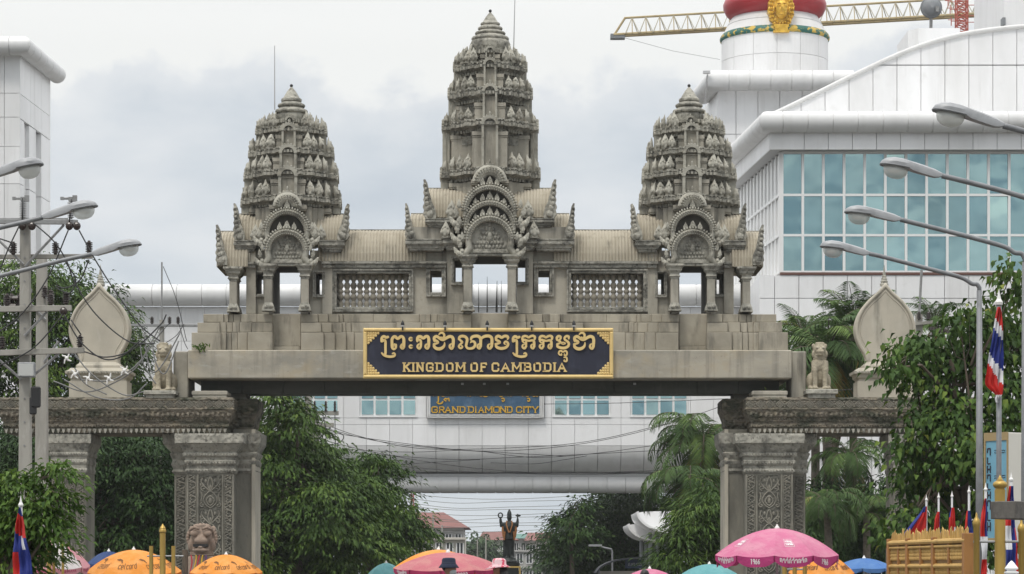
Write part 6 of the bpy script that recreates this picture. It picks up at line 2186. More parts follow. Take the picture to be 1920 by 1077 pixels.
palm('palm', 'grey green palm hanging in the opening of the right side gateway', 96, 1592, 862, 1.9, 26, .16, (0, 0), up=(-.3, 1.3), stiff=.75)
palm('palm', 'low feathery palm in the lower opening of the right side gateway', 91, 1550, 950, 1.7, 24, .14, (.2, 0), up=(-.1, 1.2), stiff=.7, dead=0)
palm('palm', 'second low feathery palm beside the right outer pillar', 93, 1625, 965, 1.7, 22, .14, (0, 0), up=(-.1, 1.2), stiff=.7, dead=0)
tree('shrub', 'dense green shrub under the palm left of the right inner pillar', 94, 1310, [(1310, 980, 55, 40), (1340, 940, 40, 40), (1290, 1020, 70, 45), (1345, 1010, 50, 60), (1260, 1045, 50, 40)], 38, .55, .34, .06, 'leaf_mid', .12, cat='shrub', dens=1.2, light=-.05)
tree('shrub', 'dark shrub mass in the opening of the right side gateway', 95, 1600, [(1590, 1025, 90, 40), (1530, 985, 40, 40), (1540, 960, 60, 60), (1610, 990, 70, 60), (1660, 950, 50, 60), (1560, 1030, 90, 50), (1650, 1040, 80, 50)], 38, .6, .3, .09, 'leaf_deep', .12, cat='shrub', dens=1.2, light=-.1)
tree('tree', 'dark tree backing the palms behind the right boundary stone', 108, 1560, [(1540, 700, 60, 50), (1590, 690, 60, 70), (1500, 730, 50, 40), (1620, 640, 40, 50)], 38, .7, .36, .08, 'leaf_deep', .2, dens=.9)
# --- large-leaved tree in the right foreground
FRB = [(1674, 690, 28, 24), (1705, 655, 30, 22), (1715, 700, 36, 28), (1745, 665, 45, 40), (1800, 605, 34, 26), (1860, 600, 50, 45), (1905, 530, 34, 40), (1820, 660, 50, 50), (1760, 730, 50, 45), (1730, 800, 42, 40), (1790, 790, 60, 45), (1705, 850, 32, 32), (1745, 870, 50, 40), (1810, 850, 55, 50), (1710, 905, 36, 34), (1760, 930, 55, 40), (1830, 920, 40, 50), (1700, 985, 45, 26), (1900, 640, 60, 70), (1880, 740, 70, 70), (1860, 830, 50, 50), (1745, 985, 45, 30), (1660, 1010, 22, 18), (1800, 1010, 70, 40), (1880, 960, 60, 80), (1930, 860, 50, 90)]
tree('broadleaf_tree', 'large-leaved green tree spreading in front of the right side gateway beside the street lamps', 56, 1850, FRB, 19, .34, .17, .115, 'leaf_big', .10, spread=1.3, flat=.75, droop=.3, tipdown=1.0, dens=1.05, shell=.5, light=-.06, singles=300)
# --- tree at the lower left corner
FLB = [(30, 925, 50, 34), (95, 892, 42, 20), (60, 965, 65, 36), (20, 1005, 50, 40), (95, 990, 38, 26), (40, 1050, 60, 36), (-40, 960, 60, 70), (110, 940, 30, 22), (75, 1030, 40, 26)]
tree('feathery_tree', 'bright green feathery tree at the lower left corner in front of the utility poles', 36, -40, FLB, 42, .26, .125, .05, 'leaf_bright', .09, spread=.5, flat=.3, droop=.4, dens=1.1, tipdown=.3)
# small weeds on the gate ledges
for px, py, dy, lab in ((378, 654, .0, 'tuft of weeds growing on the left shoulder of the beam'), (1437, 742, .2, 'tuft of weeds on the right side gateway ledge beside the beam')):
    p = P(px, py, GD + dy)
    t = thing('weed_tuft', lab, 'plant', tuple(p))
    n = 40
    add_leaves('leaves', (np.array(p) + rvec(n) * np.array([.12, .08, .05]), rvec(n) * .6 + np.array([0, -.2, .5]), rvec(n) + np.array([0, 0, 1]), np.full(n, .16), np.full(n, .06), rng.uniform(.2, .8, n), M['leaf_mid']), t)

# ================================================================== STREET LAMPS
def street_lamp(lab, D, headpx, headpy, endpx, endpy, polex, sg, group, arm_px):
    """cobra-head lamp; sg=-1 head points left (pole on the right), +1 head points right"""
    tip = P(headpx, headpy, D)              # outer nose of the housing
    nk = P(endpx, endpy, D)                 # where the arm enters the housing
    base = (polex, D, 0)
    t = thing('street_lamp', lab, 'street lamp', base, 0, group)
    # pole and swept arm
    x_, z_ = polex, nk.z
    am = [P(px, py, D) for px, py in arm_px]
    b = MB()
    ctrl = [(nk.x, nk.z)] + [(p.x, p.z) for p in am]
    last = ctrl[-1]
    top = (polex, last[1] - abs(polex - last[0]) * .9)
    arm = spline(ctrl + [((last[0] + polex * 2) / 3, last[1] - abs(polex - last[0]) * .10), (polex - sg * -.0, top[1] + .05)], 8)
    b.tube([(x, D, z) for x, z in arm] + [(polex, D, top[1] - .1)], .042, 10)
    b.build('arm', M['steel'], t, smooth=True)
    b = MB(); b.tube([(polex, D, .1), (polex, D, 3.0), (polex, D, top[1])], [.085, .07, .052], 12); b.build('pole', M['steel'], t, smooth=True)
    b = MB(); b.lathe([(.16, .13), (.16, .17), (.10, .2), (.10, .6), (.085, .62)], (polex, D), 12); b.build('base', M['steel'], t)
    # housing: long tapered body
    L_ = (nk - tip).length
    ux = (nk - tip).normalized()
    uz = Vector((-ux.z, 0, ux.x)) if sg < 0 else Vector((ux.z, 0, -ux.x))
    if uz.z < 0: uz = -uz
    uy = Vector((0, 1, 0))
    b = MB()
    rings = []
    for u, w, h0, h1 in ((.0, .015, .025, .03), (.03, .09, .02, .09), (.10, .145, .018, .135), (.22, .165, .015, .165), (.36, .16, .015, .165), (.46, .135, .012, .15), (.55, .10, -.01, .14), (.72, .085, -.03, .115), (.88, .07, -.045, .085), (.955, .055, -.03, .06), (1.0, .04, -.01, .045)):
        u *= L_
        rings.append([tuple(tip + ux * u + uy * (w * c) + uz * (h0 + (h1 - h0) * s_)) for c, s_ in ((-1, .0), (-1, .45), (-.75, .8), (0, 1), (.75, .8), (1, .45), (1, 0), (0, -.08))])
    b.loft(rings)
    h = b.build('housing', M['lamp_body'], t, autos=35)
    b = MB()
    b.tube([tuple(tip + ux * (L_ * .015) + uz * .02), tuple(tip + ux * L_ * .5 + uz * .012)], .012, 4)
    for s_ in (-1, 1):
        b.tube([tuple(tip + ux * (L_ * u) + uy * (s_ * w) + uz * .02) for u, w in ((.01, .02), (.03, .09), (.10, .148), (.22, .17), (.36, .165), (.46, .14))], .014, 5)
    b.build('rim', M['steel'], h)
    # glass bowl
    b = MB()
    rings = []
    for dz, k in ((.012, 1.0), (-.05, .97), (-.10, .86), (-.145, .62), (-.165, .3), (-.168, .02)):
        rings.append([tuple(tip + ux * (L_ * .265 + math.cos(a) * L_ * .20 * k) + uy * (math.sin(a) * .145 * k) + uz * dz) for a in [2 * math.pi * i / 20 for i in range(20)]])
    b.loft(rings, True)
    b.build('glass_bowl', M['bowl'], t, smooth=True)
    b = MB()
    c = tip + ux * L_ * .25 + uz * -.035
    b.ell(tuple(c), .11, .05, .05, 12, 8)
    b.build('bulb', M['plastic_white'], t, smooth=True)
    return t


m = bpy.data.materials.new('lamp_bowl_glass'); m.use_nodes = True
t_ = m.node_tree; bs_ = t_.nodes['Principled BSDF']
bs_.inputs['Base Color'].default_value = (.78, .78, .74, 1); bs_.inputs['Roughness'].default_value = .18
tr_ = t_.nodes.new('ShaderNodeBsdfTransparent'); tr_.inputs[0].default_value = (.86, .87, .85, 1)
ms_ = t_.nodes.new('ShaderNodeMixShader'); ms_.inputs[0].default_value = .52
t_.links.new(tr_.outputs[0], ms_.inputs[1]); t_.links.new(bs_.outputs[0], ms_.inputs[2]); t_.links.new(ms_.outputs[0], t_.nodes['Material Output'].inputs[0])
M['bowl'] = m
GL = 'street lamps along the road'
street_lamp('grey street lamp on the right, highest in the view, before the sloping roof wall', 37, 1747, 208, 1881, 236, 9.0, -1, GL, [(1925, 248), (2020, 276), (2100, 300)])
street_lamp('grey street lamp on the right, second highest, its head before the top windows', 42, 1649, 310, 1766, 330, 9.0, -1, GL, [(1800, 338), (1900, 364), (1985, 392)])
street_lamp('grey street lamp with its head before the middle window row on the right', 47, 1583, 400, 1688, 412, 8.93, -1, GL, [(1720, 420), (1800, 440), (1880, 462), (1902, 474)])
street_lamp('grey street lamp with its head lowest on the right, before the bottom window row', 52, 1537, 464, 1630, 476, 9.0, -1, GL, [(1660, 483), (1740, 504), (1800, 520), (1822, 532)])
street_lamp('grey street lamp on the left with its head highest, cut by the frame edge', 42, 82, 310, -22, 330, -10.2, 1, GL, [(-60, 338), (-130, 358), (-200, 380)])
street_lamp('grey street lamp on the left whose head covers an insulator of the utility pole', 47, 184, 388, 80, 408, -10.4, 1, GL, [(40, 418), (-20, 432), (-90, 452)])
street_lamp('grey street lamp on the left with its head lowest, above the boundary stone', 52, 266, 460, 172, 477, -10.4, 1, GL, [(120, 488), (40, 508), (-20, 522)])

# ================================================================== UTILITY POLES AND CABLES
def cpole(b, px, D, pyt, w0, w1):
    x = PX(px, D)
    zt = PZ(pyt, D)
    b.loft([[(x - w, D - w * .8, z), (x + w, D - w * .8, z), (x + w, D + w * .8, z), (x - w, D + w * .8, z)] for w, z in ((w1, 0), (w0, zt))])
    return x, zt


def insul(px, py, D, parent, big=False, m='porcelain', h=None):
    """ribbed insulator standing on pixel py"""
    c = P(px, py, D)
    b = MB()
    H_ = h or (.30 if not big else .42)
    n = 6 if not big else 9
    prof = [(.03, c.z)]
    for k in range(n):
        z = c.z + .03 + (H_ - .06) * k / n
        prof += [(.045, z), (.085, z + .012), (.08, z + .026), (.045, z + .032)]
    prof += [(.035, c.z + H_ - .02), (.03, c.z + H_)]
    b.lathe(prof, (c.x, c.y), 12)
    o = b.build('insulator', M[m], parent)
    return c + Vector((0, 0, H_))


DU = 62.0
up = thing('utility_pole', 'front concrete utility pole with four crossarms and a floodlight at the left', 'utility pole', (PX(47, DU), DU, 0))
b = MB(); x_, zt = cpole(b, 47.5, DU, 418, .11, .16); b.build('pole', M['concrete'], up, bevel=.02)
for py in range(440, 900, 22):
    z = PZ(py, DU); q = MB(); q.lathe([(.022, -.01), (.022, .012)], (0, 0), 6)
    q.v = [(x_ + v[0], DU - .105 + v[2] * .6 - (420 - py) * -.00004, z + v[1]) for v in q.v]
    if py % 44 == 0: q.build('bolt', M['iron'], up)


def xarm(parent, p0, p1, D, hh, dd, m, name='crossarm'):
    a, c = P(*p0, D), P(*p1, D)
    b = MB()
    b.loft([[(p.x, D - dd, p.z - hh), (p.x, D + dd, p.z - hh), (p.x, D + dd, p.z + hh), (p.x, D - dd, p.z + hh)] for p in (a, c)])
    return b.build(name, M[m], parent, bevel=.008)


xarm(up, (-60, 415), (146, 417), DU - .18, .055, .04, 'iron')
xarm(up, (-60, 411.5), (128, 411.5), DU + .12, .03, .03, 'iron')
xarm(up, (-50, 482), (174, 481), DU + .2, .05, .05, 'concrete')
xarm(up, (-60, 581), (134, 578), DU - .2, .065, .06, 'concrete')
xarm(up, (-60, 664), (158, 657), DU - .2, .065, .06, 'concrete')
for a, c in (((120, 422), (47, 500)), ((-30, 424), (44, 496)), ((88, 585), (46, 630)), ((-10, 668), (40, 712)), ((110, 664), (62, 705))):
    b = MB(); b.tube([P(*a, DU - .14), P(*c, DU - .14)], .032, 5); b.build('brace', M['iron'], up)
for px, py, big, mm in ((43, 411, True, 'porc_grey'), (133, 411, True, 'porc_grey'), (104, 478, False, 'porcelain'), (167, 476, False, 'porcelain'), (25, 478, False, 'porcelain'), (13, 575, False, 'porcelain'), (95, 574, False, 'porcelain'), (124, 572, False, 'porcelain'), (150, 653, False, 'porcelain'), (4, 655, False, 'porcelain')):
    tp = insul(px, py, DU - .18, up, big, mm)
    if big:                                   # line clamp on the tall ones
        q = MB(); q.obox((tp.x, tp.y, tp.z + .03), .05, .05, .05); q.tube([(tp.x - .2, tp.y, tp.z + .05), (tp.x + .1, tp.y, tp.z + .05)], .028, 6)
        q.obox((tp.x + .09, tp.y, tp.z + .05), .05, .04, .07); q.obox((tp.x - .2, tp.y, tp.z + .05), .04, .03, .035)
        q.build('line_clamp', M['iron'], up)
for px, py in ((130, 424), (144, 424), (42, 424), (119, 584), (60, 424)):
    q = MB(); c = P(px, py, DU - .25); q.ell(c, .09, .08, .10, 10, 8); q.build('cable_joint', M['porcelain'], up)
fl = MB(); c = P(50, 694, DU - .3); fl.obox((c.x, c.y, c.z), .20, .07, .17)
fo = fl.build('floodlight', M['lamp_body'], up, bevel=.02)
fl = MB(); fl.obox((c.x, c.y - .075, c.z), .17, .01, .135); fl.build('floodlight_glass', M['bowl'], fo)
b = MB(); c = P(67, 745, DU - .22); b.obox((c.x, c.y, c.z), .11, .08, .24, .3); b.obox((c.x - .06, c.y, c.z - .2), .08, .07, .2, .1)
b.build('cable_box', M['black'], up, bevel=.03)
DV = 65.5
uq = thing('utility_pole', 'second concrete utility pole close behind the first one with pin insulators', 'utility pole', (PX(79, DV), DV, 0))
b = MB(); x_, zt = cpole(b, 78.5, DV, 480, .12, .175); b.build('pole', M['concrete'], uq, bevel=.02)
xarm(uq, (80, 548), (104, 580), DV - .2, .05, .05, 'iron')
xarm(uq, (60, 545), (44, 560), DV - .2, .05, .05, 'iron')
for a, c in (((86, 600), (48, 560)), ((82, 680), (110, 640))):
    b = MB(); b.tube([P(*a, DV - .15), P(*c, DV - .15)], .03, 5); b.build('brace', M['iron'], uq)
for px, py in ((84, 560), (95, 566), (34, 576), (22, 574)): insul(px, py, DV - .2, uq)
for px, py in ((34, 560), (24, 560), (30, 574)):
    q = MB(); c = P(px, py, DV - .3); q.tube([c, c + Vector((-.18, 0, 0))], .06, 8); q.build('cable_joint', M['porcelain'], uq)


def cable(lab, pts, D, r=.016, m='cable', group='cables on the left utility poles', n=8):
    """pts = (px,py) or (px,py,D)"""
    b = MB()
    q = [tuple(P(p[0], p[1], p[2] if len(p) > 2 else D)) for p in pts]
    b.tube(spline(q, n), r, 5)
    o = b.build('overhead_cable', M[m], smooth=True)
    return tag(o, lab, 'cable', group)


LB = ['dark cable from the top crossarm down to the stone lion', 'dark cable from the top insulators crossing the right shoulder of the boundary stone', 'short dark cable curling under the second crossarm of the front pole', 'small dark loop hanging beside the right end of the second crossarm', 'dark cable sagging across the middle of the left boundary stone', 'short dark jumper from the third crossarm to the lowest insulator', 'grey-lit cable rising from the left edge to the third crossarm joint', 'long cable rising from the left edge to the top crossarm joints', 'steep cable from the left edge to the top of the front pole', 'short cable at the left edge near the second crossarm insulator', 'short vertical lead beside the left tall grey insulator', 'short vertical lead beside the right tall grey insulator', 'cable from the lowest crossarm end sagging to the stone lion']
for k, pts in enumerate( ([(62, 418), (100, 452), (125, 490), (140, 530), (180, 590), (240, 640), (290, 645)], [(148, 432), (180, 490), (215, 545), (262, 610), (300, 640)], [(167, 487), (150, 525), (125, 540), (105, 537)], [(104, 540), (130, 550), (142, 525), (122, 490)],
            [(120, 590), (150, 640), (190, 672), (225, 670), (262, 640)], [(133, 600), (152, 628)], [(-10, 690), (60, 655), (110, 600), (118, 585)], [(-10, 628), (40, 590), (90, 520), (128, 432)], [(-20, 560), (10, 480), (36, 424)],
            [(-10, 445), (20, 455), (25, 462)], [(42, 418), (42, 372)], [(130, 416), (134, 374)], [(158, 660), (200, 670), (250, 655), (300, 610), (312, 590)])):
    cable(LB[k], pts, DU - .3, .017)
LB2 = ['grey cable hanging lowest left of the boundary stone base, rising to the lion', 'grey cable dipping across the foot of the boundary stone base', 'grey cable starting at the lowest crossarm end and crossing the stone base', 'grey cable running level along the stone base before rising to the slim pole', 'short grey cable at the left corner of the stone base', 'short grey cable falling towards the left stone lion plinth', 'grey cable looping under the left stone lion to the beam corner', 'grey cable looping highest from the slim pole to the beam corner']
for k, pts in enumerate( ([(100, 715), (160, 735), (210, 720), (255, 690), (285, 640), (300, 612)], [(120, 712), (180, 745), (240, 748), (275, 720)], [(130, 650), (170, 700), (230, 740), (270, 735)], [(150, 712), (205, 714), (250, 690), (280, 655), (304, 620)],
            [(140, 690), (160, 720), (200, 740)], [(262, 640), (268, 680), (282, 705), (292, 720)], [(285, 640), (292, 680), (310, 700), (335, 640)], [(270, 625), (280, 690), (300, 690), (340, 620)])):
    cable(LB2[k], pts, DU + 6, .018, 'cable_grey', 'grey cables before the left boundary stone')
for k, (px, py) in enumerate(((125, 672), (140, 702), (165, 710), (204, 710), (233, 695))):
    c = P(px, py, DU + 5.9)
    b = MB()
    rot = random.uniform(-.5, .5)
    for q in range(4):
        a = rot + q * math.pi / 2 + .6
        b.tube([c, c + Vector((math.cos(a) * .06, 0, math.sin(a) * .07)), c + Vector((math.cos(a + .35) * .13, 0, math.sin(a + .35) * .15))], [.026, .022, .015], 6)
    b.ell(c, .05, .04, .05, 8, 6)
    tag(b.build('cable_spacer', M['plastic_white']), ['white cable spacer hanging highest, just right of the crossarm end', 'white cable spacer at the left foot of the left boundary stone', 'white cable spacer hanging below the left foot of the boundary stone', 'white cable spacer before the middle of the left boundary stone base', 'white cable spacer at the right foot of the left boundary stone'][k], 'cable spacer', 'white cable spacers')

# slim pole with crossarm behind the left stone lion
DW = 108.0
uw = thing('utility_pole', 'slim utility pole with one crossarm behind the left stone lion', 'utility pole', (PX(303.5, DW), DW, 0))
b = MB(); b.tube([(PX(303.5, DW), DW, 0), (PX(303.5, DW), DW, PZ(600, DW))], .10, 8); b.build('pole', M['concrete'], uw)
b = MB(); b.tube([(PX(303.5, DW), DW, PZ(600, DW)), (PX(303.5, DW), DW, PZ(492, DW))], .035, 6); b.build('steel_rod', M['iron'], uw)
xarm(uw, (244, 610), (372, 611), DW - .15, .05, .05, 'iron')
for px in (285, 318, 334): insul(px, 608, DW - .15, uw)
for k, pts in enumerate(([(262, 608), (280, 640), (300, 660)], [(290, 640), (310, 615), (318, 606)], [(335, 606), (345, 640), (352, 655)], [(306, 500), (330, 560), (350, 640)], [(300, 650), (330, 630), (345, 608)])):
    cable(('dark cable from the left arm of the slim pole down behind the lion', 'dark cable arching between the lion and the right arm of the slim pole', 'dark cable falling from the right arm end of the slim pole', 'thin stay from the steel rod top down to the beam shoulder', 'dark cable rising from the lion head to the arm end')[k], pts, DW - .3, .015, group='cables at the slim pole')
# pole among the trees on the left of the road
DY = 128.0
uy = thing('utility_pole', 'concrete utility pole with crossarms among the treetops left of the road', 'utility pole', (PX(588, DY), DY, 0))
b = MB(); cpole(b, 578, DY, 735, .16, .2); cpole(b, 592, DY, 772, .16, .22); b.build('pole', M['concrete'], uy)
for a, c in (((540, 762), (575, 758)), ((548, 774), (635, 775)), ((560, 799), (626, 797))): xarm(uy, a, c, DY - .3, .10, .08, 'concrete')
for a, c in (((545, 800), (578, 770)), ((620, 802), (590, 830))):
    b = MB(); b.tube([P(*a, DY - .3), P(*c, DY - .3)], .05, 5); b.build('brace', M['iron'], uy)
for px, py in ((573, 752), (590, 772), (611, 772), (628, 772), (558, 772)): insul(px, py, DY - .4, uy, h=.5)
for px in (596, 602, 608): insul(px, 845, DY - .4, uy, h=.35)
LC = ['longest cable sagging across the street from pillar to pillar', 'cable just under the longest one, from the treetop pole to the palm', 'cable along the bridge wall dipping at mid-street', 'nearly level cable ending at the right inner pillar', 'lowest long cable along the bottom of the curved bridge edge, left end high', 'lowest long cable along the bottom of the curved bridge edge, left end low', 'cable slanting down from the treetop pole and ending at mid-street', 'short loop of cable hanging right of mid-street', 'level cable over the right bridge windows just under the girder', 'short cable low on the left half of the bridge edge']
for k, pts in enumerate( ([(490, 785), (600, 808), (760, 832), (900, 846), (1050, 838), (1180, 815), (1300, 780), (1400, 745)], [(592, 790), (680, 820), (800, 842), (1000, 838), (1120, 825), (1250, 795)], [(596, 840), (760, 848), (880, 845), (1000, 858), (1120, 850), (1230, 835)],
            [(596, 845), (700, 852), (850, 862), (960, 858), (1080, 853), (1365, 838)], [(592, 822), (700, 848), (840, 872), (960, 884), (1080, 888), (1240, 882)], [(596, 860), (720, 872), (900, 886), (1100, 890), (1240, 886)],
            [(600, 800), (700, 826), (830, 842), (960, 850), (1060, 856)], [(920, 868), (1000, 870), (1060, 862), (1100, 855)], [(1020, 758), (1160, 756), (1365, 748)], [(600, 850), (640, 858), (720, 872), (800, 868), (900, 862)])):
    cable(LC[k], pts, DY + 4, .016, 'cable', 'street cables before the bridge')
for k, pts in enumerate(([(605, 775), (612, 820), (600, 850)], [(628, 778), (629, 850), (630, 860)], [(590, 775), (600, 800), (642, 815), (636, 830), (604, 836)], [(611, 778), (600, 810), (620, 840)])):
    cable(('short drop cable beside the treetop pole shaft', 'straight vertical drop cable under the right crossarm end', 'wide looping drop cable right of the treetop pole', 'curved drop cable between the shaft and the right loop')[k], pts, DY - .5, .022, group='drop cables at the treetop pole')
LD = 'far cable crossing the sky under the white bridge, %s from the top'
NTH = ('first', 'second', 'third', 'fourth', 'fifth', 'sixth', 'seventh', 'eighth', 'ninth')
for k in range(9):
    y0 = 930 + k * 7.5
    cable(LD % NTH[k], [(740, y0 - 6), (850, y0 + 4 + k % 3 * 2), (960, y0 + 6 - (k % 2) * 3), (1120, y0 - 2 + (k % 4) * 2)], 215 + k, .022, 'cable_grey', 'far cables under the bridge')
# pole behind the right boundary stone
DZ = 98.0
uz_ = thing('utility_pole', 'concrete utility pole behind the right boundary stone with dark insulators', 'utility pole', (PX(1724, DZ), DZ, 0))
b = MB(); cpole(b, 1723, DZ, 590, .12, .16); b.build('pole', M['concrete'], uz_)
b = MB(); b.tube([P(1723, 600, DZ), P(1728, 506, DZ)], .05, 6); b.build('steel_rod', M['iron'], uz_)
xarm(uz_, (1712, 608), (1760, 603), DZ - .2, .06, .06, 'concrete')
for px, py in ((1723, 600), (1741, 600)): insul(px, py, DZ - .25, uz_, h=.3)
for k in range(8): insul(1745 + k * 5.5, 622 + k * .8, DZ - .2, uz_, h=.18)
cable('thin cable curving from the pole behind the right boundary stone', [(1745, 615), (1790, 570), (1800, 620), (1830, 640)], DZ, .014, group='cables at the right pole')
cable('thin cable from the right side gateway towards the boundary stone', [(1566, 733), (1620, 728), (1660, 722)], 84, .012, group='cable on the right side gateway')

# ================================================================== STREET BEYOND THE ARCH
flat('roof_red', (.19, .08, .068), .8, spots=[((.15, .06, .05), (.4, .4, .4), 5, .42, .7, .8)], bumps=[('noise', (3, 3, 3), .4, .1)])
flat('wall_grey', (.45, .44, .42), .85, spots=[((.33, .32, .30), (.4, .4, .25), 5, .42, .7, .8)])
flat('wall_cream', (.52, .49, .43), .85, spots=[((.38, .36, .32), (.5, .5, .3), 5, .42, .7, .8)])
flat('roof_green', (.09, .19, .16), .7)
flat('window_dark', (.035, .04, .045), .25)
flat('bronze', (.014, .019, .018), .45, metal=.3, bumps=[('noise', (10, 10, 10), .3, .03)])
flat('garland', (.27, .11, .03), .8, bumps=[('cell', (20, 20, 20), .8, .03)])


def house(name, lab, D, x0, x1, pyt, wallm, floors, bays, dep, roof=None, roofm=None, gable=False):
    t = thing(name, lab, 'house', (PX((x0 + x1) / 2, D), D + dep / 2, 0))
    a, c, zt = PX(x0, D), PX(x1, D), PZ(pyt, D)
    b = MB(); b.box(a, c, D + .15, D + dep, 0, zt); w = b.build('wall', M[wallm], t)
    fh = zt / floors
    for f in range(floors):
        b = MB(); b.box(a - .12, c + .12, D - .35, D + .15, f * fh + fh - .22, f * fh + fh - .02); b.build('ledge', M[wallm], w)
        for k in range(bays):
            bw = (c - a) / bays
            xa = a + bw * k + bw * .18; xb = xa + bw * .64
            b = MB(); b.box(xa, xb, D + .05, D + .2, f * fh + fh * .22, f * fh + fh * .78); o = b.build('window', M['window_dark'], w)
            b = MB()
            for q in (xa, (xa + xb) / 2, xb): b.box(q - .05, q + .05, D - .02, D + .05, f * fh + fh * .22, f * fh + fh * .78)
            b.box(xa, xb, D - .02, D + .045, f * fh + fh * .22 - .06, f * fh + fh * .22 + .04)
            b.build('window_frame', M['frame_white'], w)
    if roof:
        pk, rx0, rx1 = roof
        zr = PZ(pk, D + dep / 2)
        e = .7
        b = MB()
        xa, xb = PX(rx0, D + dep / 2), PX(rx1, D + dep / 2)
        b.add([(a - e, D - e, zt), (c + e, D - e, zt), (c + e, D + dep + e, zt), (a - e, D + dep + e, zt), (xa, D + dep / 2, zr), (xb, D + dep / 2, zr)], [(0, 1, 5, 4), (1, 2, 5), (2, 3, 4, 5), (3, 0, 4), (3, 2, 1, 0)])
        b.build('roof', M[roofm], t)
    return t


hs = house('town_house', 'pale two-storey house with a broad red tiled hip roof beyond the left roadside tree', 285, 742, 868, 990, 'wall_grey', 2, 7, 14, (961, 762, 832), 'roof_red')
house('shop_house', 'grey shop house with balcony standing before the red-roofed house', 268, 775, 872, 1008, 'wall_cream', 2, 5, 6)
house('shop_house', 'narrow grey shop house partly behind the left roadside tree', 250, 700, 775, 1000, 'wall_grey', 2, 4, 6)
house('far_house', 'far pale house with a low red roof left of the dark statue', 430, 905, 965, 1013, 'wall_cream', 2, 4, 12, (997, 905, 945), 'roof_red')
house('far_house', 'far house with a flat green roof right of the dark statue', 445, 962, 1000, 1010, 'wall_grey', 2, 3, 12, (1001, 966, 996), 'roof_green')
house('far_house', 'far house with a dull red roof at the end of the street on the right', 440, 990, 1040, 1014, 'wall_cream', 2, 3, 12, (999, 990, 1036), 'roof_red')
house('shop_row', 'long pale shop row closing the street behind the statue pedestal', 400, 930, 1090, 1032, 'wall_grey', 2, 9, 10)
for px, py, D, lab in ((812, 965, 262, 'thin pole before the left end of the shop house'), (829, 985, 266, 'thin pole before the middle of the shop house'), (895, 1012, 300, 'thin pole in front of the distant round tree'), (911, 1005, 310, 'pale post to the right in front of the distant round tree')):
    b = MB(); b.tube([(PX(px, D), D, 0), P(px, py, D)], [.12, .08], 6); tag(b.build('street_pole', M['concrete']), lab, 'pole')
t = thing('radio_mast', 'thin red and white lattice mast far beyond the red tiled hip roof', 'mast', (PX(774, 330), 330, 0))
b = MB()
for x in (768, 779):
    for dd in (-.3, .3): b.tube([(PX(x, 330), 330 + dd, 0), (PX(773.5, 330) + (.12 if x > 773 else -.12), 330 + dd * .3, PZ(905, 330))], .05, 4)
for k in range(26):
    z0 = PZ(965, 330) + k * .16
    w = (1 - (z0 / PZ(905, 330))) * .36 + .12
    xc = PX(773.5, 330)
    b.tube([(xc - w, 330, z0), (xc + w, 330, z0 + .16)], .03, 4); b.tube([(xc + w, 330, z0), (xc - w, 330, z0 + .16)], .03, 4)
b.build('mast_lattice', M['mast_red'], t)

# four-armed dark statue
DS = 195.0
k_ = S(DS)
sx0 = PX(955, DS)
st_ = thing('deity_statue', 'dark four-armed standing deity statue with orange garlands on a pedestal', 'statue', (sx0, DS, 0))
Q = lambda px, py, dy=0: (PX(px, DS), DS + dy, PZ(py, DS))
b = MB()
b.tube([Q(950.5, 1046), Q(950.5, 1026), Q(951, 1008)], [.20, .19, .30], 10)
b.tube([Q(959.5, 1046), Q(959.5, 1026), Q(959, 1008)], [.20, .19, .30], 10)
b.tube([Q(955, 1012), Q(955, 1000), Q(955, 988), Q(955, 980)], [.44, .36, .46, .36], 12)
b.ell(Q(955, 983), .56, .28, .18, 14, 8)
b.tube([Q(955, 982), Q(955, 973)], [.14, .13], 8)
b.ell(Q(955, 970.5), .19, .21, .25, 12, 10)
b.tube([Q(955, 966), Q(955, 961), Q(955, 955)], [.19, .15, .05], 10)
for s_, pts in ((-1, [(946, 983), (940, 985), (938.5, 976), (938.5, 969)]), (1, [(964, 983), (969.5, 985), (970.5, 978), (970.5, 971)])):
    b.tube([Q(*p) for p in pts], [.17, .13, .11, .07], 8)
b.tube([Q(947, 984), Q(943, 994), Q(945, 1003, -.2)], [.16, .12, .09], 8)
b.tube([Q(963, 984), Q(967, 994), Q(966, 1003, -.2)], [.16, .12, .09], 8)
for px in (950, 960): b.ell(Q(px, 1046, -.12), .16, .3, .1, 8, 6)
b.build('body', M['bronze'], st_, remesh=.045)
b = MB(); b.tube([Q(938.3 + 4 * math.cos(a * math.pi / 8), 966.5 - 4.4 * math.sin(a * math.pi / 8)) for a in range(17)], .055, 6); b.build('discus', M['bronze'], st_)
b = MB(); b.tube([Q(970.5, 974), Q(970.5, 964)], .05, 6); b.ell(Q(971.5, 967), .20, .07, .09, 8, 6); b.build('conch', M['bronze'], st_)
b = MB(); b.tube([Q(945, 1002, -.22), Q(944.5, 1046, -.1)], [.05, .06], 6); b.build('staff', M['bronze'], st_)
b = MB()
for s_ in (-1, 1):
    b.tube([Q(955 + s_ * 4.5, 977, -.25), Q(955 + s_ * 5.5, 984, -.36), Q(955 + s_ * 3.2, 992, -.44), Q(955 + s_ * .8, 999, -.46)], .05, 6)
    b.tube([Q(955 + s_ * 12.5, 988, -.1), Q(955 + s_ * 12, 998, -.16), Q(955 + s_ * 10.5, 1008, -.2)], .085, 6)
    b.tube([Q(955 + s_ * 8, 997, -.3), Q(955 + s_ * 9, 1004, -.3), Q(955 + s_ * 9.5, 1013, -.28)], .07, 6)
b.build('garland', M['garland'], st_)
b = MB()
b.lathe([(.55, PZ(1056, DS)), (.62, PZ(1053, DS)), (.52, PZ(1050, DS)), (.46, PZ(1046.5, DS)), (.3, PZ(1046, DS))], (sx0, DS), 12); b.build('lotus_base', M['bronze'], st_)
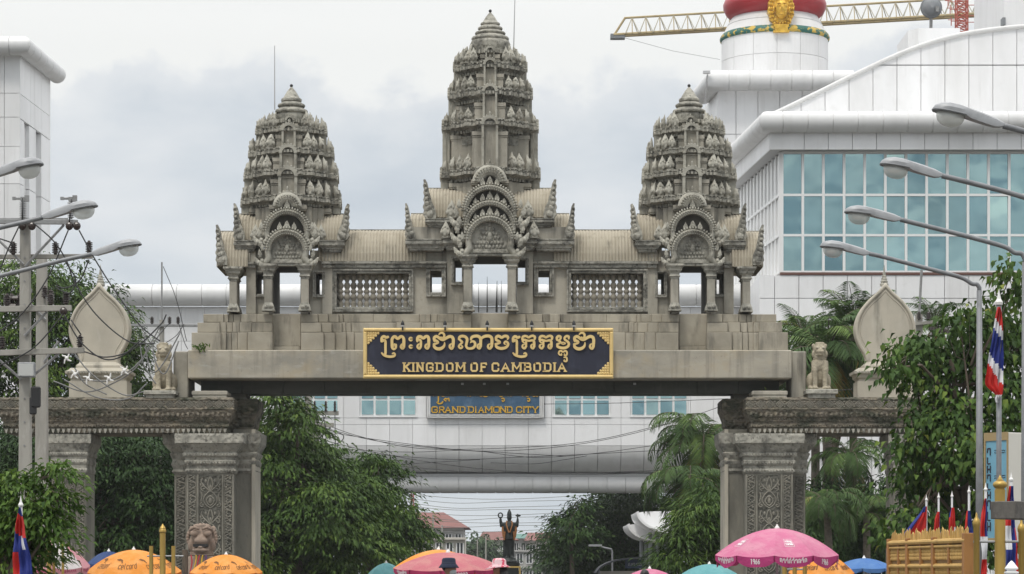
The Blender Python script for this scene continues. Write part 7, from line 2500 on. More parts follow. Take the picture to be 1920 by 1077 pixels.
b = MB(); loft_rect(b, sx0 - .45, sx0 + .45, DS - .45, DS + .45, [(0, .6), (.5, .6), (.55, .3), (PZ(1064, DS), .2), (PZ(1060, DS), .3), (PZ(1055.5, DS), .3)]); b.build('pedestal', M['bronze'], st_)
b = MB()
for dx in (-.75, .75): b.box(sx0 + dx - .06, sx0 + dx + .06, DS - 1.2, DS - 1.08, 0, PZ(1062, DS))
b.box(sx0 - .8, sx0 + .8, DS - 1.22, DS - 1.06, PZ(1065, DS), PZ(1062, DS)); b.build('gold_rail', M['gold'], st_)

# white curved shell canopies on posts
for D, (xa, ya, xb, yb), lab, posts in ((140, (1191, 962, 1262, 1001), 'upper white curved shell canopy on thin posts right of the road', (1222, 1236, 1252)), (143, (1175, 985, 1232, 1016), 'lower white curved shell canopy with a grey lip right of the road', (1213, 1205))):
    t = thing('shell_canopy', lab, 'canopy', (PX((xa + xb) / 2, D), D + 2, 0))
    n = 14
    arc = [(PX(xa + (xb - xa) * (1 - math.cos(math.pi / 2 * i / n)) , D), PZ(ya + (yb - ya) * math.sin(math.pi / 2 * i / n), D)) for i in range(n + 1)]
    top = [(PX(xb + 30, D), PZ(yb - 1, D)), (PX(xb + 30, D), PZ(ya - 5, D)), (PX(xa + 18, D), PZ(ya - 3, D))]
    b = MB(); b.prism(arc + top, D + .8, D + 5); b.build('white_shell', M['white'], t)
    inn = [(x + .10, z + .06) for x, z in arc]
    b = MB()
    for i in range(n):
        b.prism([arc[i], arc[i + 1], inn[i + 1], inn[i]], D - 1.6, D + .79)
    b.build('grey_lip', M['joint'], t, smooth=True, autos=40)
    for px in posts:
        q = MB(); q.tube([(PX(px, D), D + 1.5, 0), (PX(px, D), D + 1.5, PZ(yb - 3, D))], .10, 8); q.build('post', M['dish'], t)
# dark kiosk with curved awning and a lettered board
DK_ = 120.0
t = thing('market_kiosk', 'dark kiosk with a curved awning and dim lettered board right of the road', 'kiosk', (PX(1170, DK_), DK_ + 1.5, 0))
flat('awning_dark', (.022, .025, .03), .7)
flat('board_dark', (.03, .045, .085), .6)
pr = spline([(1118, 1072), (1128, 1061), (1150, 1051), (1180, 1046), (1214, 1044)], 5)
b = MB(); b.prism([(PX(x, DK_), PZ(y, DK_)) for x, y in pr[::-1]] + [(PX(x, DK_), PZ(y + 3.2, DK_)) for x, y in pr], DK_ - .6, DK_ + 3); b.build('awning', M['awning_dark'], t, smooth=True, autos=40)
b = MB(); b.box(PX(1172, DK_), PX(1208, DK_), DK_ - .2, DK_ - .05, PZ(1066, DK_), PZ(1049.5, DK_)); sb_ = b.build('board', M['board_dark'], t)
b = MB()
for i, x in enumerate((1178, 1183, 1187, 1192, 1196, 1200)):
    stroke(b, [(PX(x, DK_), PZ(1061, DK_)), (PX(x + .6, DK_), PZ(1056 + (i % 2), DK_)), (PX(x + 2.4, DK_), PZ(1056, DK_)), (PX(x + 2.6, DK_), PZ(1061, DK_))], .018, DK_ - .22, .02)
b.build('lettering', M['porc_grey'], sb_)
b = MB(); b.box(PX(1124, DK_), PX(1212, DK_), DK_ + .4, DK_ + 2.6, 0, PZ(1071, DK_)); b.build('kiosk_body', M['wall_cream'], t)
for px in (1122, 1210):
    b = MB(); b.tube([(PX(px, DK_), DK_ - .4, 0), (PX(px, DK_), DK_ - .4, PZ(1068 if px < 1150 else 1047, DK_))], .05, 6); b.build('post', M['dish'], t)
t = thing('street_lamp', 'small distant street lamp before the dark trees right of the road', 'street lamp', (PX(1148, 131), 131, 0))
b = MB(); b.tube([(PX(1148, 131), 131, 0), P(1148, 1036, 131), P(1146, 1030, 131), P(1128, 1026, 131)], .05, 6); b.build('pole', M['steel'], t)
b = MB(); c = P(1116, 1023, 131); b.obox(c, .32, .14, .05); b.build('housing', M['lamp_body'], t)

# ================================================================== MARKET UMBRELLAS
def fabric(name, col, dirt):
    return flat(name, col, .75, transl=.18, spots=[(dirt, (2.5, 2.5, 2.5), 6, .42, .68, .8), (tuple(c * .7 for c in col), (7, 7, 7), 4, .60, .78, .5)], bumps=[('noise', (2.2, 2.2, 2.2), .5, .12)])


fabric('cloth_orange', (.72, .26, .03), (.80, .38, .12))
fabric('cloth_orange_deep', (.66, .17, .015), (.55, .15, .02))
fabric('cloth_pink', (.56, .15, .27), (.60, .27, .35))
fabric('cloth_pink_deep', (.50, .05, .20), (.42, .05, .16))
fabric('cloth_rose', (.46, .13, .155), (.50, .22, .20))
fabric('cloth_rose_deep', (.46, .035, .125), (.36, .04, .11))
fabric('cloth_blue', (.065, .17, .42), (.11, .23, .45))
fabric('cloth_teal', (.13, .36, .38), (.19, .42, .42))
fabric('cloth_white', (.70, .66, .64), (.60, .54, .52))
fabric('cloth_palepink', (.62, .27, .30), (.62, .35, .36))
fabric('cloth_navy', (.03, .06, .17), (.05, .09, .2))
flat('print_brown', (.16, .07, .02), .8)
flat('print_white', (.72, .66, .66), .8)
ABC = {'c': [[(.9, .85), (.7, 1), (.3, 1), (.08, .75), (.08, .25), (.3, 0), (.7, 0), (.9, .15)]], 'e': [[(.1, .5), (.92, .5), (.9, .8), (.7, 1), (.3, 1), (.08, .75), (.08, .25), (.3, 0), (.8, .02)]], 'l': [[(.3, 1.5), (.3, .2), (.6, 0)]],
       'a': [[(.9, 1), (.3, 1), (.08, .75), (.08, .25), (.3, 0), (.7, 0), (.9, .25), (.9, 1), (.92, 0)]], 'r': [[(.15, 0), (.15, 1)], [(.15, .7), (.4, 1), (.85, 1)]], 'd': [[(.9, 1.5), (.9, .25), (.7, 0), (.3, 0), (.08, .25), (.08, .75), (.3, 1), (.88, 1)]],
       '1': [[(.2, .8), (.5, 1), (.5, 0)]], '9': [[(.85, .6), (.3, .5), (.1, .75), (.4, 1), (.8, .9), (.85, .5), (.6, 0)]], '6': [[(.7, 1), (.2, .6), (.1, .25), (.4, 0), (.8, .15), (.8, .45), (.4, .55), (.15, .4)]]}


def umbrella(lab, cx, apy, rpy, half, D, n, a0, cols, deep, val=.15, tilt=0.0, prints=None, group='market umbrellas', vm=None):
    X_, Zr, Za = PX(cx, D), PZ(rpy, D), PZ(apy, D)
    r = half * S(D)
    hh = Za - Zr
    t = thing('market_umbrella', lab, 'umbrella', (X_, D, 0), 0, group)
    ribs = [a0 + 2 * math.pi * k / n for k in range(n)]

    def pt(k, f, v, off=0.0):
        """v 0 apex .. 1 rim, >1 valance"""
        a, c = ribs[k % n], ribs[(k + 1) % n]
        dx = math.cos(a) * (1 - f) + math.cos(c) * f
        dy = math.sin(a) * (1 - f) + math.sin(c) * f
        sag = 4 * f * (1 - f)
        vv = min(v, 1.0)
        rr = r * vv * (1 - .015 * sag * vv) + off
        z = Zr + hh * (1 - vv ** 1.9) - .07 * sag * hh * vv + off
        if v > 1:
            q = (v - 1)
            z -= q * val * (.50 + .50 * sag + .08 * math.sin(f * 9 + k * 2.1))
            rr += .012 * math.sin(f * 12 + k) * q - .01 * q
        x, y = dx * rr, dy * rr
        if tilt:
            ct, st2 = math.cos(tilt), math.sin(tilt)
            zz = z - Zr
            y, zz = y * ct - zz * st2, y * st2 + zz * ct
            z = Zr + zz
        return (X_ + x, D + y, z)
    for k in range(n):
        b = MB(); NU, NV = 6, 9
        vs_ = [pt(k, i / NU, .03 + .97 * j / NV) for j in range(NV + 1) for i in range(NU + 1)]
        b.add(vs_, [(j * (NU + 1) + i, j * (NU + 1) + i + 1, (j + 1) * (NU + 1) + i + 1, (j + 1) * (NU + 1) + i) for j in range(NV) for i in range(NU)])
        o = b.build('canopy_panel', M[cols[k % len(cols)]], t, smooth=True)
        b = MB(); NU, NV = 10, 3
        vs_ = [pt(k, .02 + .96 * i / NU, 1.0 + j / NV) for j in range(NV + 1) for i in range(NU + 1)]
        b.add(vs_, [(j * (NU + 1) + i, j * (NU + 1) + i + 1, (j + 1) * (NU + 1) + i + 1, (j + 1) * (NU + 1) + i) for j in range(NV) for i in range(NU)])
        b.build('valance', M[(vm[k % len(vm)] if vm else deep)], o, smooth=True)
        if prints:
            for (polys, wdt, mm, nm) in prints(k):
                g_ = MB()
                for poly in polys:
                    q = spline(poly, 3) if len(poly) > 2 else poly
                    for i in range(len(q) - 1):
                        (u0, v0), (u1, v1) = q[i], q[i + 1]
                        du, dv = u1 - u0, (v1 - v0)
                        # keep stroke width even in metres
                        su = r * 2 * math.pi / n; sv = r
                        if v0 > 1: sv = val
                        nx, ny = -dv * sv, du * su
                        L_ = math.hypot(nx, ny) + 1e-9
                        nx, ny = nx / L_ * wdt / 2 / su, ny / L_ * wdt / 2 / sv
                        g_.add([pt(k, u0 + nx, v0 + ny, .006), pt(k, u1 + nx, v1 + ny, .006), pt(k, u1 - nx, v1 - ny, .006), pt(k, u0 - nx, v0 - ny, .006)], [(0, 1, 2, 3)])
                if g_.v:
                    w_o = g_.build(nm, M[mm], o)
                    w_o['kind'] = 'stuff'
        e0 = pt(k, 0, .05, -.02); e1 = pt(k, 0, .99, -.02)
        b = MB(); b.tube([e0, pt(k, 0, .5, -.02), e1], .009, 4); b.build('rib', M['iron'], t)
    ap = pt(0, 0, 0.0)
    b = MB(); b.tube([(X_, D, .03), (ap[0], ap[1], ap[2] + .02)], .022, 8); b.build('pole', M['porc_grey'], t)
    b = MB(); b.lathe([(.05, ap[2] - .02), (.045, ap[2] + .02), (.02, ap[2] + .05), (.012, ap[2] + .08)], (ap[0], ap[1]), 8); b.build('finial', M['plastic_white'], t)
    b = MB(); b.lathe([(.3, .006), (.3, .07), (.06, .12), (.03, .4)], (X_, D), 14); b.build('base', M['concrete'], t)
    return t


def word(w, u0, u1, v0, v1):
    out = []
    cw = (u1 - u0) / len(w)
    for i, ch in enumerate(w):
        for st2 in ABC[ch]:
            out.append([(u0 + cw * (i + .1 + .8 * a), v0 + (v1 - v0) * c) for a, c in st2])
    return out


def cel(k):
    arcs = []
    for q in range(3):
        arcs.append([(.10 + q * .055, .62 + q * .012), (.20 + q * .06, .585 + q * .012), (.32 + q * .03, .64 + q * .035)])
    return [(arcs, .034, 'print_brown', 'printed_logo'), (word('celcard', .30, .94, .86, .76), .021, 'print_brown', 'printed_word')]


def cel_m(k):                              # the panels run anticlockwise seen from above: flip so that words read left to right
    out = []
    for polys, w, m_, nm in cel(k):
        out.append(polys and ([[(u, v) for u, v in p] for p in polys], w, m_, nm))
    return out


def thaiword(u0, u1, v0, v1, n, seed):
    rr = random.Random(seed)
    out = []
    cw = (u1 - u0) / n
    for i in range(n):
        a = u0 + cw * i
        out.append([(a + cw * .1, v0 + (v1 - v0) * rr.uniform(.5, .8)), (a + cw * .2, v1), (a + cw * .6, v1 - (v1 - v0) * .1), (a + cw * .75, v0)])
        if rr.random() < .5: out.append([(a + cw * .2, v0), (a + cw * .2, v0 + (v1 - v0) * .6)])
        if rr.random() < .3: out.append([(a + cw * .3, v1 + (v1 - v0) * .25), (a + cw * .7, v1 + (v1 - v0) * .35)])
    return out


def pinkprint(k):
    out = []
    if k % 2 == 0:
        sq = [(.34, .78), (.66, .78)], [(.66, .78), (.66, .60)], [(.66, .60), (.34, .60)], [(.34, .60), (.34, .78)]
        out.append((list(sq), .008, 'print_white', 'printed_square'))
        out.append((thaiword(.37, .63, .69, .64, 5, 3) + thaiword(.37, .63, .75, .71, 6, 5), .018, 'print_white', 'printed_word'))
        out.append((thaiword(.14, .86, 1.62, 1.22, 9, 7), .018, 'print_white', 'printed_word'))
    else:
        out.append((word('1966', .36, .62, 1.72, 1.2), .016, 'print_white', 'printed_number'))
    return out


UA = math.pi / 2
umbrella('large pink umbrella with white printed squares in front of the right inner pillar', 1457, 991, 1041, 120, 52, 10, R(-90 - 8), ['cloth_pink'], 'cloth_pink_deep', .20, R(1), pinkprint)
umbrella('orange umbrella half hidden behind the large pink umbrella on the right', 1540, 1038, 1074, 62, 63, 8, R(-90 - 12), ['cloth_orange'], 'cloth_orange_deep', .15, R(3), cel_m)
umbrella('plain blue umbrella left of the golden woven fence', 1620, 1047, 1066, 58, 74, 8, R(-100), ['cloth_blue'], 'cloth_blue', .12)
umbrella('teal umbrella with pink panels left of the large pink umbrella', 1330, 1058, 1079, 56, 76, 8, R(-100), ['cloth_teal', 'cloth_teal', 'cloth_palepink', 'cloth_teal', 'cloth_teal', 'cloth_teal', 'cloth_teal', 'cloth_teal'], 'cloth_teal', .12)
umbrella('small pink umbrella behind a dark-haired head, right of the road', 1218, 1067, 1084, 48, 72, 8, R(-100), ['cloth_pink'], 'cloth_pink_deep', .12)
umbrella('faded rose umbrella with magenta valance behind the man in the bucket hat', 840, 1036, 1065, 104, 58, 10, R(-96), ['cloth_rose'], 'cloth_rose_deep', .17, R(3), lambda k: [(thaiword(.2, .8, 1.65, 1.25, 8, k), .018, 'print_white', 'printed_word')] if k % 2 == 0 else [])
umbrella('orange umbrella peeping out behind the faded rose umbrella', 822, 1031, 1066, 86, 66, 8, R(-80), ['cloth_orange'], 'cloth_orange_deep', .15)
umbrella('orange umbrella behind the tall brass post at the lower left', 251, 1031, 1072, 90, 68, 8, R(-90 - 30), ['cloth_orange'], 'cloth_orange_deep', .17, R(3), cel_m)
umbrella('orange umbrella in front of the left inner pillar below the pink lion', 424, 1040, 1073, 69, 73, 8, R(-90 - 30), ['cloth_orange'], 'cloth_orange_deep', .16, R(2), cel_m)
umbrella('white umbrella with pale pink panels by the lower left tree', 97, 1014, 1062, 72, 64, 8, R(-75), ['cloth_white', 'cloth_palepink'], 'cloth_palepink', .15, R(3), lambda k: [(thaiword(.2, .8, 1.65, 1.25, 8, k), .018, 'cloth_rose_deep', 'printed_word')])
umbrella('dark blue umbrella between the outer left pillar and the orange umbrella', 204, 1034, 1058, 42, 77, 8, R(-90), ['cloth_navy'], 'cloth_navy', .12)
umbrella('green teal umbrella under the left roadside tree', 724, 1056, 1076, 34, 84, 8, R(-95), ['cloth_teal'], 'cloth_teal', .12)

# ================================================================== PINK SANDSTONE LION
zl_ = PZ(1065, 77)
lion('pinkish sandstone lion head and chest with open mouth before the left inner pillar', 377, -3.4, .55, 'pink_stone', PZ(979, 76.8) - .55, (PX(377, 76.8) - .62, PX(377, 76.8) + .62, .0, .57))
pl = [o for o in scn.objects if o.name.startswith('lion_statue') and 'pinkish' in o.get('label', '')][0]
kk = (PZ(979, 76.8) - .55) / 1.5
lx, ly, lz = PX(377, GD - 3.4), GD - 3.4 + .4, .55
for s_ in (-1, 1):
    b = MB(); b.ell((lx + s_ * .11 * kk, ly - .285 * kk, lz + 1.30 * kk), .075 * kk, .04 * kk, .06 * kk, 12, 8); b.build('eye', M['pink_stone'], pl, smooth=True)
    b = MB(); b.tube([(lx + s_ * .02 * kk, ly - .31 * kk, lz + 1.37 * kk), (lx + s_ * .11 * kk, ly - .31 * kk, lz + 1.405 * kk), (lx + s_ * .20 * kk, ly - .25 * kk, lz + 1.35 * kk)], [.02 * kk, .03 * kk, .02 * kk], 6); b.build('brow', M['pink_stone'], pl, smooth=True)
b = MB(); b.box(lx - .125 * kk, lx + .125 * kk, ly - .375 * kk, ly - .2 * kk, lz + 1.065 * kk, lz + 1.115 * kk); b.build('open_mouth', M['black'], pl)
b = MB(); b.ell((lx, ly - .33 * kk, lz + 1.06 * kk), .07 * kk, .06 * kk, .03 * kk, 10, 6); b.build('tongue', M['pink_stone'], pl, smooth=True)
b = MB(); b.ell((lx, ly - .30 * kk, lz + 1.01 * kk), .15 * kk, .09 * kk, .05 * kk, 12, 8); b.build('lower_jaw', M['pink_stone'], pl, smooth=True)
for i in range(22):                    # curls of the mane round the face
    a = -.75 + i * (math.pi + 1.5) / 21
    b = MB(); b.ell((lx + .245 * kk * math.cos(a), ly - .12 * kk, lz + (1.22 + .22 * math.sin(a)) * kk), .035 * kk, .04 * kk, .045 * kk, 7, 5); b.build('mane_curl', M['pink_stone'], pl, smooth=True)
flat('ribbon_red', (.45, .03, .05), .7); flat('ribbon_yellow', (.6, .38, .03), .7); flat('ribbon_purple', (.12, .04, .2), .7)
for k, (px, c, lab) in enumerate(((358, 'ribbon_red', 'red ribbon tied left on the rail below the pink lion'), (366, 'ribbon_yellow', 'yellow ribbon tied on the rail left of centre below the pink lion'), (372, 'ribbon_red', 'red ribbon tied at the centre of the rail below the pink lion'), (380, 'ribbon_yellow', 'yellow ribbon tied right of centre on the rail below the pink lion'), (388, 'ribbon_purple', 'purple ribbon tied right on the rail below the pink lion'))):
    D = 74.6; b = MB()
    pts = [P(px + 2 * math.sin(j * .9 + k), 1041 + j * 7, D) for j in range(7)]
    b.tube(pts, [.016, .018, .02, .018, .016, .015, .012], 5)
    tag(b.build('ribbon', M[c]), lab, 'ribbon', 'ribbons below the pink lion')
t = thing('offering_rail', 'low rail with cloth strips and a dark wooden post below the pink lion', 'rail', (PX(375, 74.7), 74.7, 0))
b = MB(); b.tube([P(349, 1042, 74.7), P(402, 1041, 74.7)], .02, 6); b.build('rail', M['bark'], t)
b = MB(); b.tube([(PX(347, 74.7), 74.7, .02), P(347, 1031, 74.7)], .085, 8); b.build('post', M['bark'], t)
b = MB(); b.tube([(PX(402, 74.7), 74.7, .02), P(402, 1041, 74.7)], .04, 8); b.build('post', M['bark'], t)

# ================================================================== BRASS POST FENCES
def brass_fence(lab, D, thick, thins, rail, xa, xb, rt, rn, fin):
    t = thing('post_fence', lab, 'fence', (PX(thick[0], D), D, 0))
    s_ = S(D)
    x, zt = PX(thick[0], D), PZ(thick[1], D)
    h = fin * s_
    b = MB(); b.lathe([(rt * 1.25, .004), (rt * 1.25, .05), (rt, .08), (rt, zt - h)], (x, D), 18); b.build('thick_post', M['brass'], t, smooth=True, autos=40)
    b = MB()
    if fin > 20:
        pf = [(1.02, 0), (1.02, .16), (.86, .20), (.86, .24), (1.04, .27), (1.30, .36), (1.34, .46), (1.22, .55), (.92, .62), (.70, .64), (.74, .67), (.50, .71), (.52, .74), (.34, .79), (.36, .82), (.20, .87), (.10, .94), (.02, 1.0)]
    else:
        pf = [(1.0, 0), (.82, .04), (1.2, .1), (1.25, .3), (1.0, .42), (1.05, .5), (.7, .68), (.3, .86), (.02, 1)]
    b.lathe([(rt * a, zt - h + h * q) for a, q in pf], (x, D), 18); b.build('post_finial', M['brass'], t, smooth=True, autos=40)
    for px, py, fn in thins:
        x2, z2 = PX(px, D), PZ(py, D)
        b = MB()
        if fn: b.lathe([(rn * 1.2, .004), (rn, .06), (rn, z2 - .16), (rn * 1.2, z2 - .15), (rn * 1.3, z2 - .11), (rn, z2 - .08), (rn * .4, z2 - .05), (rn * .35, z2 - .02), (.002, z2)], (x2, D), 14)
        else: b.lathe([(rn * 1.2, .004), (rn, .06), (rn, z2)], (x2, D), 14)
        b.build('thin_post', M['brass'], t, smooth=True, autos=40)
    for zz in (PZ(rail, D), .35):
        b = MB(); b.tube([(PX(xa, D), D, zz), (PX(xb, D), D, zz)], rn * .42, 8); b.build('rail', M['iron'], t)
    return t


brass_fence('brass post fence with one tall pointed post before the left orange umbrella', 60, (305, 982), [(283.5, 1024, False), (325, 1024, False)], 1043, 276, 344, .065, .045, 18)
brass_fence('brass post fence at the lower left before the white and pink umbrella', 58, (92, 1022), [(101, 1038, True), (118, 1016, False)], 1052, 88, 122, .05, .03, 10)
brass_fence('brass post fence at the right edge with a thick onion-topped post', 30, (1875, 890), [(1831, 961, True), (1915, 972, True)], 1016, 1825, 1960, .060, .034, 34)
brass_fence('brass post fence standing under the large pink umbrella', 56, (1471, 1044), [(1490, 1046, False), (1509, 1040, False)], 1068, 1468, 1512, .05, .045, 8)

# ================================================================== GOLDEN WOVEN FENCE
flat('bamboo', (.52, .33, .10), .6, spots=[((.36, .21, .06), (5, 5, 5), 5, .42, .7, .8)], bumps=[('noise', (20, 20, 20), .3, .01)])
flat('weave', (.20, .12, .04), .65, spots=[((.25, .15, .05), (8, 8, 8), 5, .42, .7, .8)])
flat('fence_wood', (.34, .16, .045), .55, spots=[((.22, .10, .03), (6, 6, 3), 5, .42, .7, .8)])
Da, Db = 50.0, 45.5
t = thing('woven_fence', 'golden woven bamboo fence with brown posts and a ragged crown of spikes', 'fence', (PX(1745, 48), 48, 0))
A_, B_ = Vector((PX(1672, Da), Da, 0)), Vector((PX(1817, Db), Db, 0))
ux = (B_ - A_); LF = ux.length; ux.normalize(); nf = Vector((ux.y, -ux.x, 0)); af = math.atan2(ux.y, ux.x)
zt = PZ(1016, Da)
for f in (0, .26, .60, .985):
    p = A_ + ux * LF * f
    b = MB(); b.obox((p.x, p.y, (zt + .05) / 2), .06 if f < .9 else .075, .085, (zt + (.05 if f < .9 else .14)) / 2, af); b.build('post', M['fence_wood'], t, bevel=.008)
for f in (.13, .43, .79):
    p = A_ + ux * LF * f - nf * .0
    b = MB(); b.obox((p.x, p.y, zt / 2), .04, .065, zt / 2, af); b.build('batten', M['fence_wood'], t)
for z0, rr in ((zt - .03, .045), (zt - .12, .025), (PZ(1062, 48), .035), (.25, .035)):
    b = MB(); b.tube([A_ + nf * .05 + Vector((0, 0, z0)), B_ + nf * .05 + Vector((0, 0, z0))], rr, 8); b.build('rail', M['bamboo'], t)
b = MB()
m_ = A_.lerp(B_, .5)
b.obox((m_.x, m_.y, zt / 2), LF / 2, .012, zt / 2 - .02, af)
pnl = b.build('woven_panel', M['weave'], t)
b = MB()
rows = [(PZ(1028, 48) - .062 * k) for k in range(11)]
for j, z0 in enumerate(rows):
    n = int(LF / .085)
    for i in range(n):
        p = A_ + ux * (LF * (i + .5) / n) + nf * .03
        if j == 4: continue
        for q in (-1, 1):
            b.tube([p + Vector((0, 0, z0 - .028)) + ux * q * .04, p + Vector((0, 0, z0 + .028)) + nf * .008], .013, 4)
o = b.build('weave_strip', M['bamboo'], pnl); o['kind'] = 'stuff'
for i in range(34):
    p = A_ + ux * (LF * (i + .5) / 34) + nf * .02
    h = .19 + random.uniform(-.05, .05)
    w = .028
    q = MB()
    ti = random.uniform(-.035, .035)
    q.add([tuple(p + ux * a + nf * c + Vector((0, 0, z))) for a, c, z in ((-w, 0, zt), (w, 0, zt), (w, -.03, zt), (-w, -.03, zt), (-w * .8 + ti, .0, zt + h * .75), (w * .9 + ti, 0, zt + h * .8), (w * .9 + ti, -.03, zt + h * .8), (-w * .8 + ti, -.03, zt + h * .75), (ti * 2 - w * .5, -.015, zt + h), (ti * 2 + w * .7, -.015, zt + h * .97))],
          [(0, 1, 5, 4), (1, 2, 6, 5), (2, 3, 7, 6), (3, 0, 4, 7), (4, 5, 9, 8), (6, 7, 8, 9), (5, 6, 9), (7, 4, 8)])
    q.build('spike', M['bamboo'], t)

# ================================================================== FLAGS
flat('flag_red', (.55, .025, .02), .7, transl=.15); flat('flag_blue', (.02, .035, .21), .7, transl=.15); flat('flag_white', (.72, .72, .74), .7, transl=.15)


def flag(lab, D, polex, ptop, rows, bands, pole_r=.022, group=None, folds=3.0, amp=.05, polem='porc_grey', polebot=0.0, cat='flag'):
    """rows = [(py, left px, right px)] of the hanging cloth; bands(u, py) -> material index 0 red 1 blue 2 white"""
    t = thing('flag', lab, cat, (PX(polex, D), D, 0), 0, group)
    b = MB(); b.tube([(PX(polex, D), D, polebot), P(polex, ptop, D)], pole_r, 8); b.build('flagpole', M[polem], t, smooth=True)
    b = MB(); c = P(polex, ptop, D); b.lathe([(pole_r * 1.3, c.z), (pole_r * 1.5, c.z + pole_r), (pole_r * .8, c.z + pole_r * 2.2), (.001, c.z + pole_r * 6)], (c.x, c.y), 8); b.build('pole_tip', M['plastic_white'], t)
    sp = spline(rows, 8)
    NU = 12
    b = MB()
    vs_ = []
    for (py, l, r_) in sp:
        for i in range(NU + 1):
            u = i / NU
            px = l + (r_ - l) * u
            p = P(px, py, D)
            vs_.append((p.x, D - .03 - amp * (1 + math.sin(u * folds * 2 * math.pi + py * .03)) * .5 - .02 * math.sin(py * .11 + u * 3), p.z))
    b.v = vs_
    for j in range(len(sp) - 1):
        for i in range(NU):
            b.f.append([j * (NU + 1) + i, j * (NU + 1) + i + 1, (j + 1) * (NU + 1) + i + 1, (j + 1) * (NU + 1) + i])
            b.m.append(bands((i + .5) / NU, (sp[j][0] + sp[j + 1][0]) / 2))
    b.build('cloth', [M['flag_red'], M['flag_blue'], M['flag_white']], t, smooth=True)
    return t


def thai(u, py):
    if py > 741: return 2
    for bl, br, c in ((597, 620, 0), (616, 638, 2), (662, 698, 1), (679, 724, 2)):
        if py < bl + (br - bl) * u: return c
    return 0


flag('red white and blue striped flag hanging limp on a grey pole before the leafy tree', 45, 1873, 572, [(577, 1869, 1874), (590, 1866, 1878), (616, 1862, 1879), (662, 1853, 1879), (700, 1847, 1879), (718, 1845, 1879), (727, 1850, 1879), (740, 1864, 1878), (748, 1864, 1872), (756, 1866, 1870)], thai, .045, 'flags', amp=.10, polem='steel')


def camb(y1, y2, sl, temple=None):
    def f(u, py):
        q = py - sl * u
        if temple and temple[0] < u < temple[1] and temple[2] < py < temple[3]: return 2
        return 1 if q < y1 else (0 if q < y2 else 1)
    return f


FG = 'flags'
flag('blue and red flag with a white patch hanging at the lower left corner', 33, 39, 950, [(952, 37, 41), (975, 32, 45), (1005, 28, 49), (1040, 26, 58), (1075, 27, 64), (1100, 30, 62)], lambda u, py: (1 if py < 962 + 8 * u else 0 if py < 997 + 14 * u else (2 if (.55 < u < .85 and 1004 < py < 1030) else (1 if u > .35 or py < 1035 else 0))), .022, FG, amp=.08)
flag('red and blue flag blown out to the left above the woven fence', 53, 1737, 939, [(950, 1732, 1737), (965, 1722, 1737), (982, 1708, 1737), (1000, 1694, 1737), (1018, 1680, 1737), (1040, 1670, 1730), (1056, 1664, 1700)], lambda u, py: 1 if (u < .22 and py < 1012) or (py < 962 and u < .7) else (0 if py < 1030 else 1), .02, FG, amp=.08)
flag('red flag hanging narrow on the second pole above the woven fence', 53, 1760, 934, [(960, 1757, 1761), (975, 1752, 1762), (1000, 1750, 1763), (1025, 1750, 1764)], lambda u, py: 1 if u > .8 else 0, .02, FG, amp=.05)
flag('red flag wrapped round the third pole above the woven fence', 53, 1785, 932, [(952, 1783, 1788), (970, 1779, 1790), (1000, 1778, 1792), (1025, 1778, 1792)], lambda u, py: 1 if u < .15 and py < 970 else (2 if u > .75 and py > 990 else 0), .02, FG, amp=.05)
flag('dark red flag mostly behind the right end post of the woven fence', 52, 1817, 924, [(958, 1812, 1818), (980, 1809, 1822), (1010, 1808, 1826), (1040, 1808, 1826)], lambda u, py: 0 if u < .3 else 1, .024, FG, amp=.05)
flag('red and blue flag hanging left of the thick onion-topped brass post', 40, 1848, 920, [(935, 1845, 1849), (960, 1840, 1850), (985, 1837, 1850), (1010, 1838, 1851), (1040, 1840, 1850), (1077, 1838, 1848), (1100, 1838, 1848)], lambda u, py: (1 if u > .7 else 0) if py < 1008 else (2 if py < 1048 else 0), .02, FG, amp=.05)
flag('red white and blue flag hanging right of the thick onion-topped brass post', 36, 1896, 902, [(912, 1890, 1898), (940, 1886, 1900), (975, 1884, 1902), (1005, 1884, 1905), (1040, 1885, 1907), (1077, 1884, 1908), (1100, 1884, 1908)], lambda u, py: (1 if u > .5 else (0 if py < 985 else (2 if py < 1030 else 1))) if u < .82 or py < 990 else 0, .02, FG, amp=.06)

# ================================================================== RIGHT EDGE: BLUE SIGN, STEEL BOX, WHITE FINIAL
flat('sign_blue', (.16, .36, .47), .5, spots=[((.12, .29, .40), (2, 2, 2), 4, .45, .7, .7)]); flat('sign_tan', (.33, .245, .12), .6); flat('sign_white', (.62, .60, .54), .6); flat('ink', (.03, .03, .045), .7)
Cc = Vector((PX(1891, 49), 49, 0))
ub_ = Vector((-.60, .80, 0)); uw_ = Vector((.86, .51, 0))
t = thing('street_sign', 'tall blue sign box with tan frame and dark vertical lettering at the right edge', 'sign', tuple(Cc))
LB_, LW_ = .58, .54
z0, z1 = PZ(1015, 49), PZ(811, 49)
q = [Cc, Cc + uw_ * LW_, Cc + uw_ * LW_ + ub_ * LB_, Cc + ub_ * LB_]
b = MB(); b.prism_z([(v.x, v.y) for v in q], z0, z1); b.build('box', M['sign_white'], t, bevel=.01)
nb = Vector((-.80, -.60, 0))


def onb(u, z, off): p = Cc + ub_ * (LB_ * u) + nb * off; return (p.x, p.y, z)


def bq(u0, u1, za, zb2, off, name, mm, th=.015):
    b = MB()
    v = [onb(u0, za, off), onb(u1, za, off), onb(u1, zb2, off), onb(u0, zb2, off), onb(u0, za, off - th), onb(u1, za, off - th), onb(u1, zb2, off - th), onb(u0, zb2, off - th)]
    b.add(v, [(0, 1, 2, 3), (7, 6, 5, 4), (0, 4, 5, 1), (1, 5, 6, 2), (2, 6, 7, 3), (3, 7, 4, 0)])
    return b.build(name, M[mm], t)


